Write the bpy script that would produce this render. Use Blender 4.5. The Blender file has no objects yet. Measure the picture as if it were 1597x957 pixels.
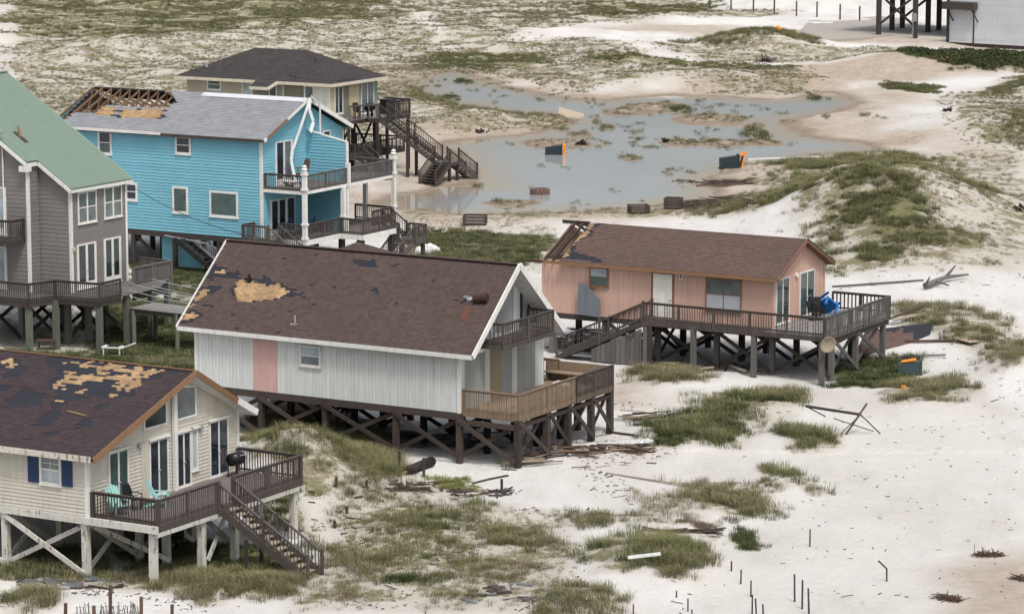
import bpy, math, random
import numpy as np
from mathutils import Vector, Matrix
random.seed(7); RNG = np.random.default_rng(11)
R = math.radians
scene = bpy.context.scene
COL = scene.collection

# ------------------------------------------------------------------ camera, sky, sun, exposure
CAM_H, PITCH, FPX, CX, CY = 31.0, R(9.1), 5045.0, 798.5, 478.5      # FPX: focal length in pixels of a 1597 wide frame
cam = bpy.data.cameras.new('camera'); camo = bpy.data.objects.new('camera', cam); COL.objects.link(camo)
camo.location = (0, 0, CAM_H); camo.rotation_euler = (R(90) - PITCH, 0, 0)
cam.sensor_width = 36; cam.lens = FPX / 1597 * 36; cam.clip_start = 1; cam.clip_end = 9000
scene.camera = camo
SUN_EL, SUN_AZ = 60, 158          # degrees; azimuth clockwise from +Y (the camera looks along +Y)
w = bpy.data.worlds.new('World'); scene.world = w; w.use_nodes = True
nt = w.node_tree; bg = nt.nodes['Background']
sky = nt.nodes.new('ShaderNodeTexSky'); sky.sky_type = 'NISHITA'; sky.sun_disc = False
sky.sun_elevation = R(SUN_EL); sky.sun_rotation = R(SUN_AZ); sky.air_density = 1.3; sky.dust_density = 6; sky.ozone_density = 1.5
hs = nt.nodes.new('ShaderNodeHueSaturation'); hs.inputs['Saturation'].default_value = 0.58
nt.links.new(sky.outputs[0], hs.inputs['Color']); nt.links.new(hs.outputs[0], bg.inputs[0]); bg.inputs[1].default_value = 0.098
sl = bpy.data.lights.new('sun', 'SUN'); sl.energy = 1.5; sl.angle = R(10); sl.color = (1, .975, .945)
so = bpy.data.objects.new('sun', sl); COL.objects.link(so)
_a = R(SUN_AZ); _e = R(SUN_EL)
_d = Vector((math.sin(_a) * math.cos(_e), math.cos(_a) * math.cos(_e), math.sin(_e)))
so.rotation_euler = _d.to_track_quat('Z', 'Y').to_euler(); so.location = _d * 200
scene.view_settings.view_transform = 'Standard'; scene.view_settings.look = 'None'
scene.view_settings.exposure = 0.6; scene.view_settings.gamma = 1
scene.render.resolution_x = 1024; scene.render.resolution_y = 613

# ------------------------------------------------------------------ measuring helpers (photo coordinates -> metres in the place)
_fw = np.array([0, math.cos(PITCH), -math.sin(PITCH)]); _up = np.array([0, math.sin(PITCH), math.cos(PITCH)]); _C = np.array([0, 0, CAM_H])
def ray(px, py): return _fw + np.array([1., 0, 0]) * (px - CX) / FPX - _up * (py - CY) / FPX
def back(px, py, z=0.0):
    d = ray(px, py); return _C + d * ((z - CAM_H) / d[2])
class Frame:
    """local frame of a house: x towards the beach, y along the gable, origin on the ground"""
    def __init__(s, O, rot=-30):
        a = R(rot); s.rot = a; s.O = np.array(O, float)
        s.X = np.array([math.cos(a), math.sin(a), 0]); s.Y = np.array([-math.sin(a), math.cos(a), 0])
    def w(s, x, y, z): return s.O + s.X * x + s.Y * y + np.array([0, 0, z])
    def loc(s, P): v = np.array(P) - s.O; return np.array((v @ s.X, v @ s.Y, v[2]))
    def onx(s, px, py, X=0):
        d = ray(px, py); t = ((s.O - _C) @ s.X + X) / (d @ s.X); return s.loc(_C + d * t)
    def ony(s, px, py, Y=0):
        d = ray(px, py); t = ((s.O - _C) @ s.Y + Y) / (d @ s.Y); return s.loc(_C + d * t)
    def onz(s, px, py, Z=0): return s.loc(back(px, py, Z + s.O[2]))

# ------------------------------------------------------------------ noise
_tab = RNG.random((256, 256))
def vnoise(x, y):
    x = np.asarray(x, float); y = np.asarray(y, float)
    xi = np.floor(x).astype(int); yi = np.floor(y).astype(int); fx = x - xi; fy = y - yi
    fx = fx * fx * (3 - 2 * fx); fy = fy * fy * (3 - 2 * fy)
    a = _tab[xi & 255, yi & 255]; b = _tab[(xi + 1) & 255, yi & 255]; c = _tab[xi & 255, (yi + 1) & 255]; d = _tab[(xi + 1) & 255, (yi + 1) & 255]
    return (a * (1 - fx) + b * fx) * (1 - fy) + (c * (1 - fx) + d * fx) * fy
def fbm(x, y, o=4):
    s = 0; a = .5; t = 0
    for i in range(o):
        s = s + a * vnoise(np.asarray(x) * 2 ** i + 17 * i, np.asarray(y) * 2 ** i + 31 * i); t += a; a *= .5
    return s / t
def sdist(X, Y, poly):
    """signed distance (negative inside) of many points to one polygon"""
    X = np.asarray(X, float); Y = np.asarray(Y, float)
    best = np.full(X.shape, 1e9); ins = np.zeros(X.shape, bool); n = len(poly)
    for i in range(n):
        x1, y1 = poly[i]; x2, y2 = poly[(i + 1) % n]; dx, dy = x2 - x1, y2 - y1
        t = np.clip(((X - x1) * dx + (Y - y1) * dy) / (dx * dx + dy * dy + 1e-12), 0, 1)
        best = np.minimum(best, (X - x1 - t * dx) ** 2 + (Y - y1 - t * dy) ** 2)
        c = (y1 > Y) != (y2 > Y)
        with np.errstate(divide='ignore', invalid='ignore'):
            ins ^= c & (X < (x2 - x1) * (Y - y1) / (y2 - y1 + 1e-12) + x1)
    d = np.sqrt(best); return np.where(ins, -d, d)
def flat(pts, z=0.0): return [tuple(back(a, b, z)[:2]) for a, b in pts]

# ------------------------------------------------------------------ terrain height
POND = [flat(p) for p in (
    [(640,128),(700,112),(760,128),(850,150),(960,158),(1040,148),(1130,152),(1230,158),(1290,145),(1325,158),(1270,172),(1215,190),(1235,212),(1345,222),(1352,230),(1270,234),(1240,243),(1150,252),(1110,262),(1085,272),(1075,292),(1085,300),(1040,308),(960,318),(860,328),(700,328),(615,318),(640,305),(720,292),(770,285),(760,262),(735,250),(730,222),(800,214),(840,208),(880,196),(905,186),(880,178),(760,166),(690,150)],)]
ISL = [(975,172,28,5),(1025,166,38,7),(1110,184,48,7),(1180,204,12,8),(1060,221,22,4),(1120,221,50,4),(1190,220,22,4),(870,222,45,6),(985,245,14,3),(800,314,32,3.5),(905,208,14,3),(948,196,8,2.5)]
BUMPS = [  # photo x, photo y of the foot centre, height, sigma across, sigma in depth
    (455,742,1.9,3.0,6.0),(530,770,.7,2.6,4.0),(1385,352,3.0,6.0,17.0),(1280,345,1.2,4.5,9.0),(1480,330,1.2,5.0,10.),(1060,130,1.1,14,7),(1180,72,1.8,6,7),
    (745,196,1.3,5.0,8.0),(670,160,1.2,4,10.),(1540,205,1.8,7,12),(1400,100,.5,8,8),(1000,885,.75,3.0,4.0),(1085,800,.55,2.6,4.0),(1030,690,.5,3.5,3.0),(1180,645,.45,3.5,4.0),
    (1045,608,.5,2.6,4.0),(1230,760,.45,1.8,2.5),(1440,630,.45,3.0,4.0),(1500,520,.7,4,8),(1590,590,.9,2.5,4),(950,825,.35,2,2.5),(660,835,.35,2.2,2.5),(900,950,.5,2.5,2.5),(640,915,.3,2.0,2.0),
    (200,905,.4,4.5,2.0),(30,905,.4,2.0,2.0),(420,915,.3,2.5,2.0),(350,70,1.2,12,14),(120,90,1.4,10,14),(520,50,1.3,12,14),(800,60,1.0,12,12),(1270,690,.35,2,2),(60,950,.4,1.8,1.6),(760,800,.3,2.5,2.5)]
_B = [(*back(a, b)[:2], h, sx, sy) for a, b, h, sx, sy in BUMPS]
_I = [(*back(a, b)[:2], rx * back(a, b)[1] / FPX, ry / (FPX * CAM_H / back(a, b)[1] ** 2)) for a, b, rx, ry in ISL]
_PADS = []                                   # (x, y, radius, level) flattened pads under the houses
def gh(x, y):
    x = np.asarray(x, float); y = np.asarray(y, float)
    pd = np.full(x.shape, 1e9)
    near = (y > 150) & (y < 480)
    for p in POND: pd = np.where(near, np.minimum(pd, sdist(x, y, p)), pd)
    pd = pd + (fbm(x / 6, y / 9, 3) - .5) * 4.5 + (fbm(x / 1.8 + 3, y / 2.6, 3) - .5) * 1.8 - 1.1
    for ix, iy, rx, ry in _I:
        e = np.sqrt(((x - ix) / rx) ** 2 + ((y - iy) / ry) ** 2) + (fbm(x / 1.3 + 5, y / 3, 2) - .5) * .9
        pd = np.maximum(pd, np.where(e < 1.6, (1.0 - e) * min(rx, ry) * .8, -9))
    h = (fbm(x / 7, y / 7, 4) - .5) * .55 + (fbm(x / 28 + 9, y / 28, 3) - .5) * .5
    # the beach at lower right is smooth, the old dunes far off are lumpy
    beach = 1 / (1 + np.exp(-(x - 8 + (y - 130) * -.22) / 4.0)) * (y < 330)
    far = np.clip((y - 285) / 60, 0, 1) * (1 - beach)
    h = h * (1 - .75 * beach) + far * ((fbm(x / 11 + 3, y / 13, 4) - .5) * 2.6 + .1)
    k = 1 - .8 * np.clip(1 - pd / 22, 0, 1)
    h = h * k
    for bx, by, bh, sx, sy in _B:
        h = h + bh * np.exp(-((x - bx) / sx) ** 2 - ((y - by) / sy) ** 2) * (.75 + .5 * fbm(x / 3, y / 3, 3))
    shore = np.clip(pd * .055, -.45, .5) - .10
    h = np.where(pd < 1e8, np.minimum(h + .12, shore + np.clip(pd - 4, 0, 1e9) * .3) * (pd < 40) + (h + .12) * (pd >= 40), h)
    h = np.where((pd > 12), np.maximum(h, .0), h)
    for qx, qy, qr, ql in _PADS:
        d = np.sqrt((x - qx) ** 2 + (y - qy) ** 2); k = np.clip((qr * 1.5 - d) / (qr * .5), 0, 1); k = k * k * (3 - 2 * k)
        h = h * (1 - k) + (ql + (fbm(x / 4, y / 4, 3) - .5) * .2) * k
    return h
def gz(x, y): return float(gh(np.array([x]), np.array([y]))[0])
def gp(px, py):
    """the point of the ground seen at a photo position"""
    z = 0.0
    for _ in range(6):
        p = back(px, py, z); z = .5 * z + .5 * gz(p[0], p[1])
    p = back(px, py, z); return Vector((p[0], p[1], gz(p[0], p[1])))

# ------------------------------------------------------------------ object helpers
def tag(o, label=None, cat=None, group=None, kind=None):
    if label: o['label'] = label
    if cat: o['category'] = cat
    if group: o['group'] = group
    if kind: o['kind'] = kind
    return o
def thing(name, label, cat, loc=(0, 0, 0), rz=0.0, group=None):
    o = bpy.data.objects.new(name, None); COL.objects.link(o); o.empty_display_size = .3
    o.location = loc; o.rotation_euler = (0, 0, rz); return tag(o, label, cat, group)
class MB:
    def __init__(s): s.v = []; s.f = []; s.m = []; s.t = []
    def poly(s, pts, m=0, t=None):
        n = len(s.v); s.v += [tuple(map(float, p)) for p in pts]; s.f.append(tuple(range(n, n + len(pts)))); s.m.append(m); s.t.append(random.random() if t is None else t); return s
    def prism(s, pts, vec, m=0, t=None):
        a = [np.array(p, float) for p in pts]; vec = np.array(vec, float); b = [p + vec for p in a]; n = len(a); t = random.random() if t is None else t
        nn = np.cross(a[1] - a[0], a[2] - a[1]); out = float(nn @ vec) < 0
        k = len(s.v); s.v += [tuple(p) for p in a + b]
        fs = [tuple(range(k, k + n)), tuple(range(k + 2 * n - 1, k + n - 1, -1))] + [(k + i, k + n + i, k + n + (i + 1) % n, k + (i + 1) % n) for i in range(n)]
        if not out: fs = [f[::-1] for f in fs]
        s.f += fs; s.m += [m] * len(fs); s.t += [t] * len(fs); return s
    def box(s, x0, y0, z0, x1, y1, z1, m=0, t=None):
        return s.prism([(x0, y0, z0), (x1, y0, z0), (x1, y1, z0), (x0, y1, z0)], (0, 0, z1 - z0), m, t)
    def bar(s, p, q, w, h, m=0, t=None, up=(0, 0, 1)):
        """beam from p to q, w across, h in the plane of up"""
        p = np.array(p, float); q = np.array(q, float); d = q - p; d /= np.linalg.norm(d) + 1e-9; up = np.array(up, float)
        a = np.cross(d, up)
        if np.linalg.norm(a) < 1e-4: a = np.cross(d, (1, 0, 0)) if abs(d[0]) < .9 else np.cross(d, (0, 1, 0))
        a /= np.linalg.norm(a); b = np.cross(a, d)
        a = a * w / 2; b = b * h / 2
        return s.prism([p - a - b, p + a - b, p + a + b, p - a + b], q - p, m, t)
    def tube(s, p, q, r, n=8, m=0, r2=None, t=None):
        p = np.array(p, float); q = np.array(q, float); d = q - p; d /= np.linalg.norm(d) + 1e-9
        a = np.cross(d, (0, 0, 1)); a = np.cross(d, (1, 0, 0)) if np.linalg.norm(a) < 1e-3 else a
        a /= np.linalg.norm(a); b = np.cross(d, a); r2 = r if r2 is None else r2; k = len(s.v); t = random.random() if t is None else t
        for c, rr in ((p, r), (q, r2)):
            for i in range(n): s.v.append(tuple(c + rr * (a * math.cos(2 * math.pi * i / n) + b * math.sin(2 * math.pi * i / n))))
        fs = [(k + i, k + (i + 1) % n, k + n + (i + 1) % n, k + n + i) for i in range(n)] + [tuple(range(k + n - 1, k - 1, -1)), tuple(range(k + n, k + 2 * n))]
        s.f += fs; s.m += [m] * len(fs); s.t += [t] * len(fs); return s
    def lathe(s, c, prof, n=16, m=0):
        k = len(s.v)
        for r, z in prof:
            for i in range(n): s.v.append((c[0] + r * math.cos(2 * math.pi * i / n), c[1] + r * math.sin(2 * math.pi * i / n), c[2] + z))
        for j in range(len(prof) - 1):
            for i in range(n):
                s.f.append((k + j * n + i, k + j * n + (i + 1) % n, k + (j + 1) * n + (i + 1) % n, k + (j + 1) * n + i)); s.m.append(m); s.t.append(.5)
        return s
    def build(s, name, mats, parent=None, smooth=False):
        me = bpy.data.meshes.new(name); me.from_pydata(s.v, [], s.f)
        if not isinstance(mats, (list, tuple)): mats = [mats]
        for m in mats: me.materials.append(m)
        me.polygons.foreach_set('material_index', s.m)
        at = me.attributes.new('tone', 'FLOAT', 'FACE'); at.data.foreach_set('value', s.t)
        if smooth: me.polygons.foreach_set('use_smooth', [True] * len(s.f))
        me.update(); o = bpy.data.objects.new(name, me); COL.objects.link(o); o.parent = parent; return o
def clip(poly, ax, lo, hi):
    for sgn, lim in ((1, lo), (-1, -hi)):
        out = []; n = len(poly)
        for i in range(n):
            a = poly[i]; b = poly[(i + 1) % n]; da = sgn * a[ax] - lim; db = sgn * b[ax] - lim
            if da >= 0: out.append(a)
            if (da > 0) != (db > 0) and abs(da - db) > 1e-12:
                t = da / (da - db); out.append((a[0] + (b[0] - a[0]) * t, a[1] + (b[1] - a[1]) * t))
        poly = out
        if len(poly) < 3: return []
    return poly
def clip_half(poly, n, c):
    """keep n.p <= c"""
    out = []; k = len(poly)
    for i in range(k):
        a = poly[i]; b = poly[(i + 1) % k]; da = c - (n[0] * a[0] + n[1] * a[1]); db = c - (n[0] * b[0] + n[1] * b[1])
        if da >= 0: out.append(a)
        if (da > 0) != (db > 0) and abs(da - db) > 1e-12:
            t = da / (da - db); out.append((a[0] + (b[0] - a[0]) * t, a[1] + (b[1] - a[1]) * t))
    return out
# planes of a house: ('y', Y) faces the camera side (-y), ('x', X) faces the beach (+x), 'Y' and 'X' are the hidden opposite faces
def P(pl, u, z, off=0.0):
    k, c = pl
    return {'y': (u, c - off, z), 'Y': (u, c + off, z), 'x': (c + off, u, z), 'X': (c - off, u, z)}[k]
OUT = {'y': (0, -1, 0), 'Y': (0, 1, 0), 'x': (1, 0, 0), 'X': (-1, 0, 0)}

# ------------------------------------------------------------------ materials
def mat(name):
    m = bpy.data.materials.new(name); m.use_nodes = True; return m, m.node_tree, m.node_tree.nodes['Principled BSDF']
def N(nt, t, **k):
    n = nt.nodes.new(t)
    for a, b in k.items():
        if a in n.inputs: n.inputs[a].default_value = b
        else: setattr(n, a, b)
    return n
def ramp(nt, fac, stops):
    r = nt.nodes.new('ShaderNodeValToRGB'); e = r.color_ramp.elements
    while len(e) < len(stops): e.new(.5)
    for i, (p, c) in enumerate(stops): e[i].position = p; e[i].color = (*c, 1)
    nt.links.new(fac, r.inputs[0]); return r.outputs[0]
def mix(nt, fac, a, b, mode='MIX'):
    n = nt.nodes.new('ShaderNodeMix'); n.data_type = 'RGBA'; n.blend_type = mode
    for s, v in ((0, fac), (6, a), (7, b)):
        if isinstance(v, bpy.types.NodeSocket): nt.links.new(v, n.inputs[s])
        else: n.inputs[s].default_value = v if s == 0 else (*v, 1)
    return n.outputs[2]
def noise(nt, vec, scale, detail=4, rough=.6, stretch=None):
    if stretch:
        mp = nt.nodes.new('ShaderNodeMapping'); mp.inputs['Scale'].default_value = stretch; nt.links.new(vec, mp.inputs[0]); vec = mp.outputs[0]
    n = nt.nodes.new('ShaderNodeTexNoise'); n.inputs['Scale'].default_value = scale; n.inputs['Detail'].default_value = detail; n.inputs['Roughness'].default_value = rough
    nt.links.new(vec, n.inputs['Vector']); return n.outputs[0]
def bump(nt, h, bs, dist=.02, st=.5):
    b = nt.nodes.new('ShaderNodeBump'); b.inputs['Distance'].default_value = dist; b.inputs['Strength'].default_value = st
    nt.links.new(h, b.inputs['Height']); nt.links.new(b.outputs[0], bs.inputs['Normal'])
def sc(c, k): return tuple(min(1, x * k) for x in c)
def lit(m, rough=.7, spec=.3):
    b = m.node_tree.nodes['Principled BSDF']; b.inputs['Roughness'].default_value = rough; b.inputs['Specular IOR Level'].default_value = spec
def painted(name, c, dirt=(.25, .22, .18), amt=.25, stretch=(1, 1, .25), rough=.65, tonevar=.08, peel=None, peel_at=.62):
    """paint with streaky weathering, optional bare patches"""
    m, nt, b = mat(name); tc = N(nt, 'ShaderNodeTexCoord').outputs['Object']
    n1 = noise(nt, tc, 1.3, 6, .65, stretch); n2 = noise(nt, tc, 9, 4, .6, stretch)
    f = ramp(nt, n1, [(.42, (0, 0, 0)), (.75, (amt, amt, amt))]); col = mix(nt, f, c, dirt)
    col = mix(nt, .5, col, ramp(nt, n2, [(.3, sc(c, .86)), (.7, sc(c, 1.08))]))
    if stretch[2] < 1:
        stn = noise(nt, tc, 2.4, 5, .75, (2.2, 2.2, .12)); col = mix(nt, ramp(nt, stn, [(.50, (0,) * 3), (.72, (min(.55, .3 + amt * .4),) * 3)]), col, dirt)
        bl = noise(nt, tc, .45, 4, .6); col = mix(nt, ramp(nt, bl, [(.45, (0,) * 3), (.75, (.28,) * 3)]), col, sc(c, .72))
    at = N(nt, 'ShaderNodeAttribute', attribute_name='tone')
    col = mix(nt, .999, col, ramp(nt, at.outputs['Fac'], [(0, (1 - tonevar,) * 3), (1, (1,) * 3)]), 'MULTIPLY')
    if peel:
        pn = noise(nt, tc, 5, 5, .7, (1.5, 1.5, .35)); col = mix(nt, ramp(nt, pn, [(peel_at, (0, 0, 0)), (peel_at + .03, (1, 1, 1))]), col, peel)
    if name == 'bare_sheathing': col = mix(nt, ramp(nt, noise(nt, tc, 3.5, 6, .8, (1, 1.4, 1.4)), [(.44, (0,) * 3), (.60, (.75,) * 3)]), col, (.15, .105, .075))
    nt.links.new(col, b.inputs['Base Color']); bump(nt, n2, b, .004, .4); lit(m, rough, .3); return m
def woodm(name, c, c2=None, amt=.5, tonevar=.35):
    m, nt, b = mat(name); tc = N(nt, 'ShaderNodeTexCoord').outputs['Object']; c2 = c2 or sc(c, .5)
    n1 = noise(nt, tc, 2.2, 5, .7); n2 = noise(nt, tc, 16, 5, .7, (1, 1, .2))
    col = mix(nt, ramp(nt, n1, [(.35, (0,) * 3), (.7, (amt,) * 3)]), c, c2)
    col = mix(nt, .6, col, ramp(nt, n2, [(.3, sc(c, .6)), (.7, sc(c, 1.25))]))
    at = N(nt, 'ShaderNodeAttribute', attribute_name='tone')
    col = mix(nt, .999, col, ramp(nt, at.outputs['Fac'], [(0, (1 - tonevar,) * 3), (1, (1,) * 3)]), 'MULTIPLY')
    nt.links.new(col, b.inputs['Base Color']); bump(nt, n2, b, .006, .6); lit(m, .85, .2); return m
def shingle(name, c, var=.35, stain=None):
    m, nt, b = mat(name); tc = N(nt, 'ShaderNodeTexCoord').outputs['Object']
    at = N(nt, 'ShaderNodeAttribute', attribute_name='tone')
    col = ramp(nt, at.outputs['Fac'], [(0, sc(c, 1 - var)), (.5, c), (1, sc(c, 1 + var))])
    n = noise(nt, tc, .5, 5, .6); col = mix(nt, ramp(nt, n, [(.35, (0,) * 3), (.7, (.5,) * 3)]), col, sc(c, .75))
    g = noise(nt, tc, 40, 3, .7); col = mix(nt, .35, col, ramp(nt, g, [(.35, sc(c, .5)), (.65, sc(c, 1.6))]))
    nt.links.new(col, b.inputs['Base Color']); bump(nt, g, b, .006, .5); lit(m, .95, .15); return m
def glass(name, c=(.03, .04, .045), rough=.06):
    m, nt, b = mat(name); tc = N(nt, 'ShaderNodeTexCoord').outputs['Object']; n = noise(nt, tc, .9, 3, .6)
    nt.links.new(ramp(nt, n, [(.3, sc(c, .6)), (.7, sc(c, 1.5))]), b.inputs['Base Color']); b.inputs['Roughness'].default_value = rough
    b.inputs['Specular IOR Level'].default_value = .5; bump(nt, n, b, .01, .15); return m
M = {}
M['trim'] = painted('white_trim', (.72, .72, .69), amt=.3)
M['trim_dirty'] = painted('dirty_trim', (.62, .6, .55), (.25, .17, .11), .8, (.4, 1, 1), peel=(.22, .15, .1), peel_at=.57)
M['cream'] = painted('cream_vinyl', (.56, .53, .46), (.3, .27, .21), .3)
M['grey_siding'] = painted('grey_siding', (.20, .185, .18), (.13, .13, .12), .3)
M['blue'] = painted('blue_siding', (.18, .45, .56), (.23, .40, .46), .5)
M['white_ply'] = painted('white_panel', (.62, .65, .645), (.40, .40, .34), .8, (3.0, 3.0, .22))
M['grey_ply'] = painted('grey_panel', (.30, .32, .32), (.2, .2, .17), .6, (2.5, 2.5, .3))
M['tan_ply'] = painted('tan_panel', (.33, .27, .18), (.2, .16, .1), .5, (2.5, 2.5, .3))
M['rose'] = painted('rose_panel', (.56, .36, .33), (.4, .24, .22), .5)
M['pink'] = painted('salmon_panel', (.57, .375, .30), (.42, .28, .23), .75, (2.4, 2.4, .25))
M['pink_trim'] = woodm('salmon_trim', (.28, .15, .11))
M['cream_trim'] = painted('cream_trim', (.62, .58, .46), amt=.4)
M['taupe'] = painted('taupe_siding', (.40, .37, .30), (.25, .24, .2), .4)
M['olive'] = painted('olive_siding', (.22, .22, .17), (.15, .15, .12), .4)
M['sage'] = painted('sage_panel', (.24, .30, .24), (.2, .2, .16), .3)
M['sandy'] = painted('sand_siding', (.52, .45, .28), (.3, .27, .2), .3)
M['navy'] = painted('navy_shutter', (.022, .045, .12), (.03, .04, .07), .3)
M['green_metal'] = painted('green_metal', (.20, .27, .22), (.26, .28, .16), .35, (.3, 1, 1), rough=.45, tonevar=.1)
M['white_garage'] = painted('white_garage', (.62, .64, .66), (.45, .45, .45), .2)
M['fasc'] = woodm('raw_fascia', (.26, .15, .085), (.13, .08, .05))
M['rust'] = painted('rust', (.06, .028, .02), (.03, .02, .015), .8)
M['w_dark'] = woodm('dark_wood', (.075, .064, .058))  # tone lowered to help deepen the shade under the houses
M['w_black'] = woodm('black_shade_wood', (.034, .029, .027))  # near-black wood; shade under the houses is put into this colour
M['w_brown'] = woodm('brown_wood', (.074, .058, .050), (.045, .037, .033))
M['w_rail'] = woodm('rail_wood', (.10, .083, .075), (.17, .16, .15))
M['w_grey'] = woodm('grey_wood', (.155, .148, .14), (.10, .095, .09))
M['w_green'] = woodm('greenish_post', (.15, .165, .13), (.09, .10, .085))
M['w_tan'] = woodm('tan_wood', (.275, .205, .145), (.17, .14, .115))
M['w_light'] = woodm('light_plank', (.42, .35, .27), (.25, .2, .16))
M['w_red'] = woodm('reddish_plank', (.12, .078, .058), (.075, .05, .04))
M['deckgrey'] = woodm('deck_boards', (.27, .255, .25), (.17, .15, .14), tonevar=.3)
M['deckpurple'] = woodm('deck_boards_worn', (.20, .17, .165), (.12, .1, .1), tonevar=.3)
M['paintpost'] = painted('peeling_post', (.60, .59, .54), (.3, .25, .2), .4, peel=(.14, .11, .085), peel_at=.585)
M['truss'] = woodm('truss_wood', (.25, .155, .10), (.15, .09, .06))
M['sh_brown'] = shingle('brown_shingle', (.086, .063, .056), .34)
M['sh_plum'] = shingle('plum_shingle', (.058, .043, .046), .35)
M['sh_red'] = shingle('reddish_shingle', (.118, .080, .069), .32)
M['sh_char'] = shingle('charcoal_shingle', (.058, .052, .052), .35)
M['felt'] = painted('roof_felt', (.021, .022, .031), (.035, .035, .045), .6, (1, 1, 1), .8)
M['ply'] = painted('bare_sheathing', (.46, .30, .15), (.19, .125, .08), .95, (1, 2.2, 2.2), .8, tonevar=.35)
M['felt_grey'] = painted('grey_underlay', (.275, .285, .305), (.15, .14, .14), .8, (1, .6, 1), .7, tonevar=.2)
M['ridge_white'] = painted('pale_ridge_tape', (.55, .57, .60), (.3, .3, .32), .5, (1, 1, 1))
M['glass'] = glass('dark_glass')
M['glass_navy'] = glass('navy_glass', (.018, .024, .04))
M['glass_grey'] = glass('grey_glass', (.12, .14, .145), .12)
M['glass_pale'] = glass('pale_glass', (.28, .33, .36), .15)
M['glass_teal'] = glass('teal_glass', (.05, .085, .08), .1)
M['blind'] = painted('blind', (.42, .45, .48), (.3, .3, .3), .3)
M['door_white'] = painted('white_door', (.74, .72, .66), amt=.1)
M['black'] = painted('black_metal', (.012, .012, .014), (.03, .03, .03), .3, rough=.35)
M['dark'] = painted('dark_interior', (.03, .028, .027), (.05, .04, .035), .5)  # near-black boards and floors; attic darkness is put into the colour
M['teal'] = painted('aqua_plastic', (.27, .50, .47), (.2, .35, .33), .4)
M['royal'] = painted('blue_plastic', (.015, .16, .46), (.02, .08, .2), .3)
M['wicker'] = woodm('wicker', (.15, .11, .085))
M['steel'] = painted('grey_metal', (.33, .35, .37), (.2, .18, .16), .4, rough=.45)
M['sheet'] = painted('weathered_sheet', (.155, .18, .20), (.09, .09, .1), .6, rough=.55)
M['pipe'] = painted('white_plastic', (.72, .75, .74), (.4, .38, .33), .3, rough=.4)
M['bin'] = painted('bin_plastic', (.025, .04, .045), (.06, .06, .05), .4, rough=.45)
M['bin2'] = painted('faded_bin', (.06, .09, .095), (.06, .07, .07), .4, rough=.45)
M['orange'] = painted('orange_plastic', (.85, .28, .02), (.5, .2, .03), .3, rough=.5)
M['concrete'] = painted('concrete', (.36, .33, .29), (.25, .22, .18), .5, (1, 1, 1))
M['insul'] = painted('insulation', (.45, .44, .42), (.12, .12, .16), .9, (1, 1, 1))
M['tarblue'] = painted('blue_scrap', (.07, .09, .14), (.2, .2, .22), .5)
M['brick'] = painted('ring_blocks', (.20, .13, .10), (.1, .07, .06), .6)
M['fabric'] = painted('white_fabric', (.72, .78, .76), (.5, .55, .5), .3)

# ------------------------------------------------------------------ house frames (needed for the level pads)
F1 = Frame(back(140, 903)); F3 = Frame(back(717, 720))
_f = Frame(back(1284, 599)); F4 = Frame(_f.w(-3.53, 1.2, 0))
_f = Frame(back(158, 549)); F2 = Frame(_f.w(-3.17, 1.6, 0))
_f = Frame(back(272.5, 419.6)); F5 = Frame(_f.w(6.95, 0, 0))
_p = back(591.5, 191, 4.4); F6 = Frame((_p[0], _p[1], 0)); F7 = Frame(back(1369, 56), -38)
def pad(F, x, y, r, l=0.0): p = F.w(x, y, 0); _PADS.append((p[0], p[1], r, l))
for x in (-2, -8, -13): pad(F3, x, 4, 4.5, -.05)
pad(F3, 3.5, 5, 3.5, -.05)
pad(F1, -3, 5, 6.5, .0); pad(F1, 3.2, 6, 3.5, .0)
for x in (-2, -8, -13): pad(F4, x, 3.5, 4.5, -.03)
pad(F4, 2.8, 2, 4, -.03)
pad(F2, -2, 2, 6, 0); pad(F2, 3, 2, 4, -.1); pad(F2, 8, 2, 4, -.1)
for x in (-3, -11): pad(F5, x, 5, 7, .0)
pad(F6, -8, 1, 8, .2); pad(F7, 5, 5, 9, .3); pad(F7, 16, 5, 9, .3)

# ------------------------------------------------------------------ ground sheet
def axis(parts):
    out = []
    for a, b, n in parts: out += list(np.linspace(a, b, n, endpoint=False))
    return np.array(out + [parts[-1][1]])
ys = np.concatenate([np.linspace(-70, 92, 28, endpoint=False), np.exp(np.linspace(math.log(92), math.log(540), 800, endpoint=False)), np.exp(np.linspace(math.log(540), math.log(6000), 40))])
ks = axis([(-4, -.5, 12), (-.5, -.16, 40), (-.16, .16, 360), (.16, .5, 40), (.5, 4, 12)])
GX = ks[None, :] * (ys[:, None] + 80); GY = np.repeat(ys[:, None], len(ks), 1)
GZ = gh(GX, GY)
fade = np.clip((GY - 560) / 500, 0, 1); GZ = GZ * (1 - fade) + fade * .5
def _bil(x, y):
    j = np.searchsorted(ys, y) - 1; ty = (y - ys[j]) / (ys[j + 1] - ys[j]); k = x / (y + 80); i = np.searchsorted(ks, k) - 1; tx = (k - ks[i]) / (ks[i + 1] - ks[i])
    return float((GZ[j, i] * (1 - tx) + GZ[j, i + 1] * tx) * (1 - ty) + (GZ[j + 1, i] * (1 - tx) + GZ[j + 1, i + 1] * tx) * ty)
gz = _bil
def zone(pts, X, Y, soft=1.5, nz=1.5, ns=3.0, blocks=False):
    d = sdist(X, Y, flat(pts)) + (fbm(X / ns, Y / ns, 3) - .5) * 2 * nz
    return np.clip(.5 - d / soft, 0, 1)
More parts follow.
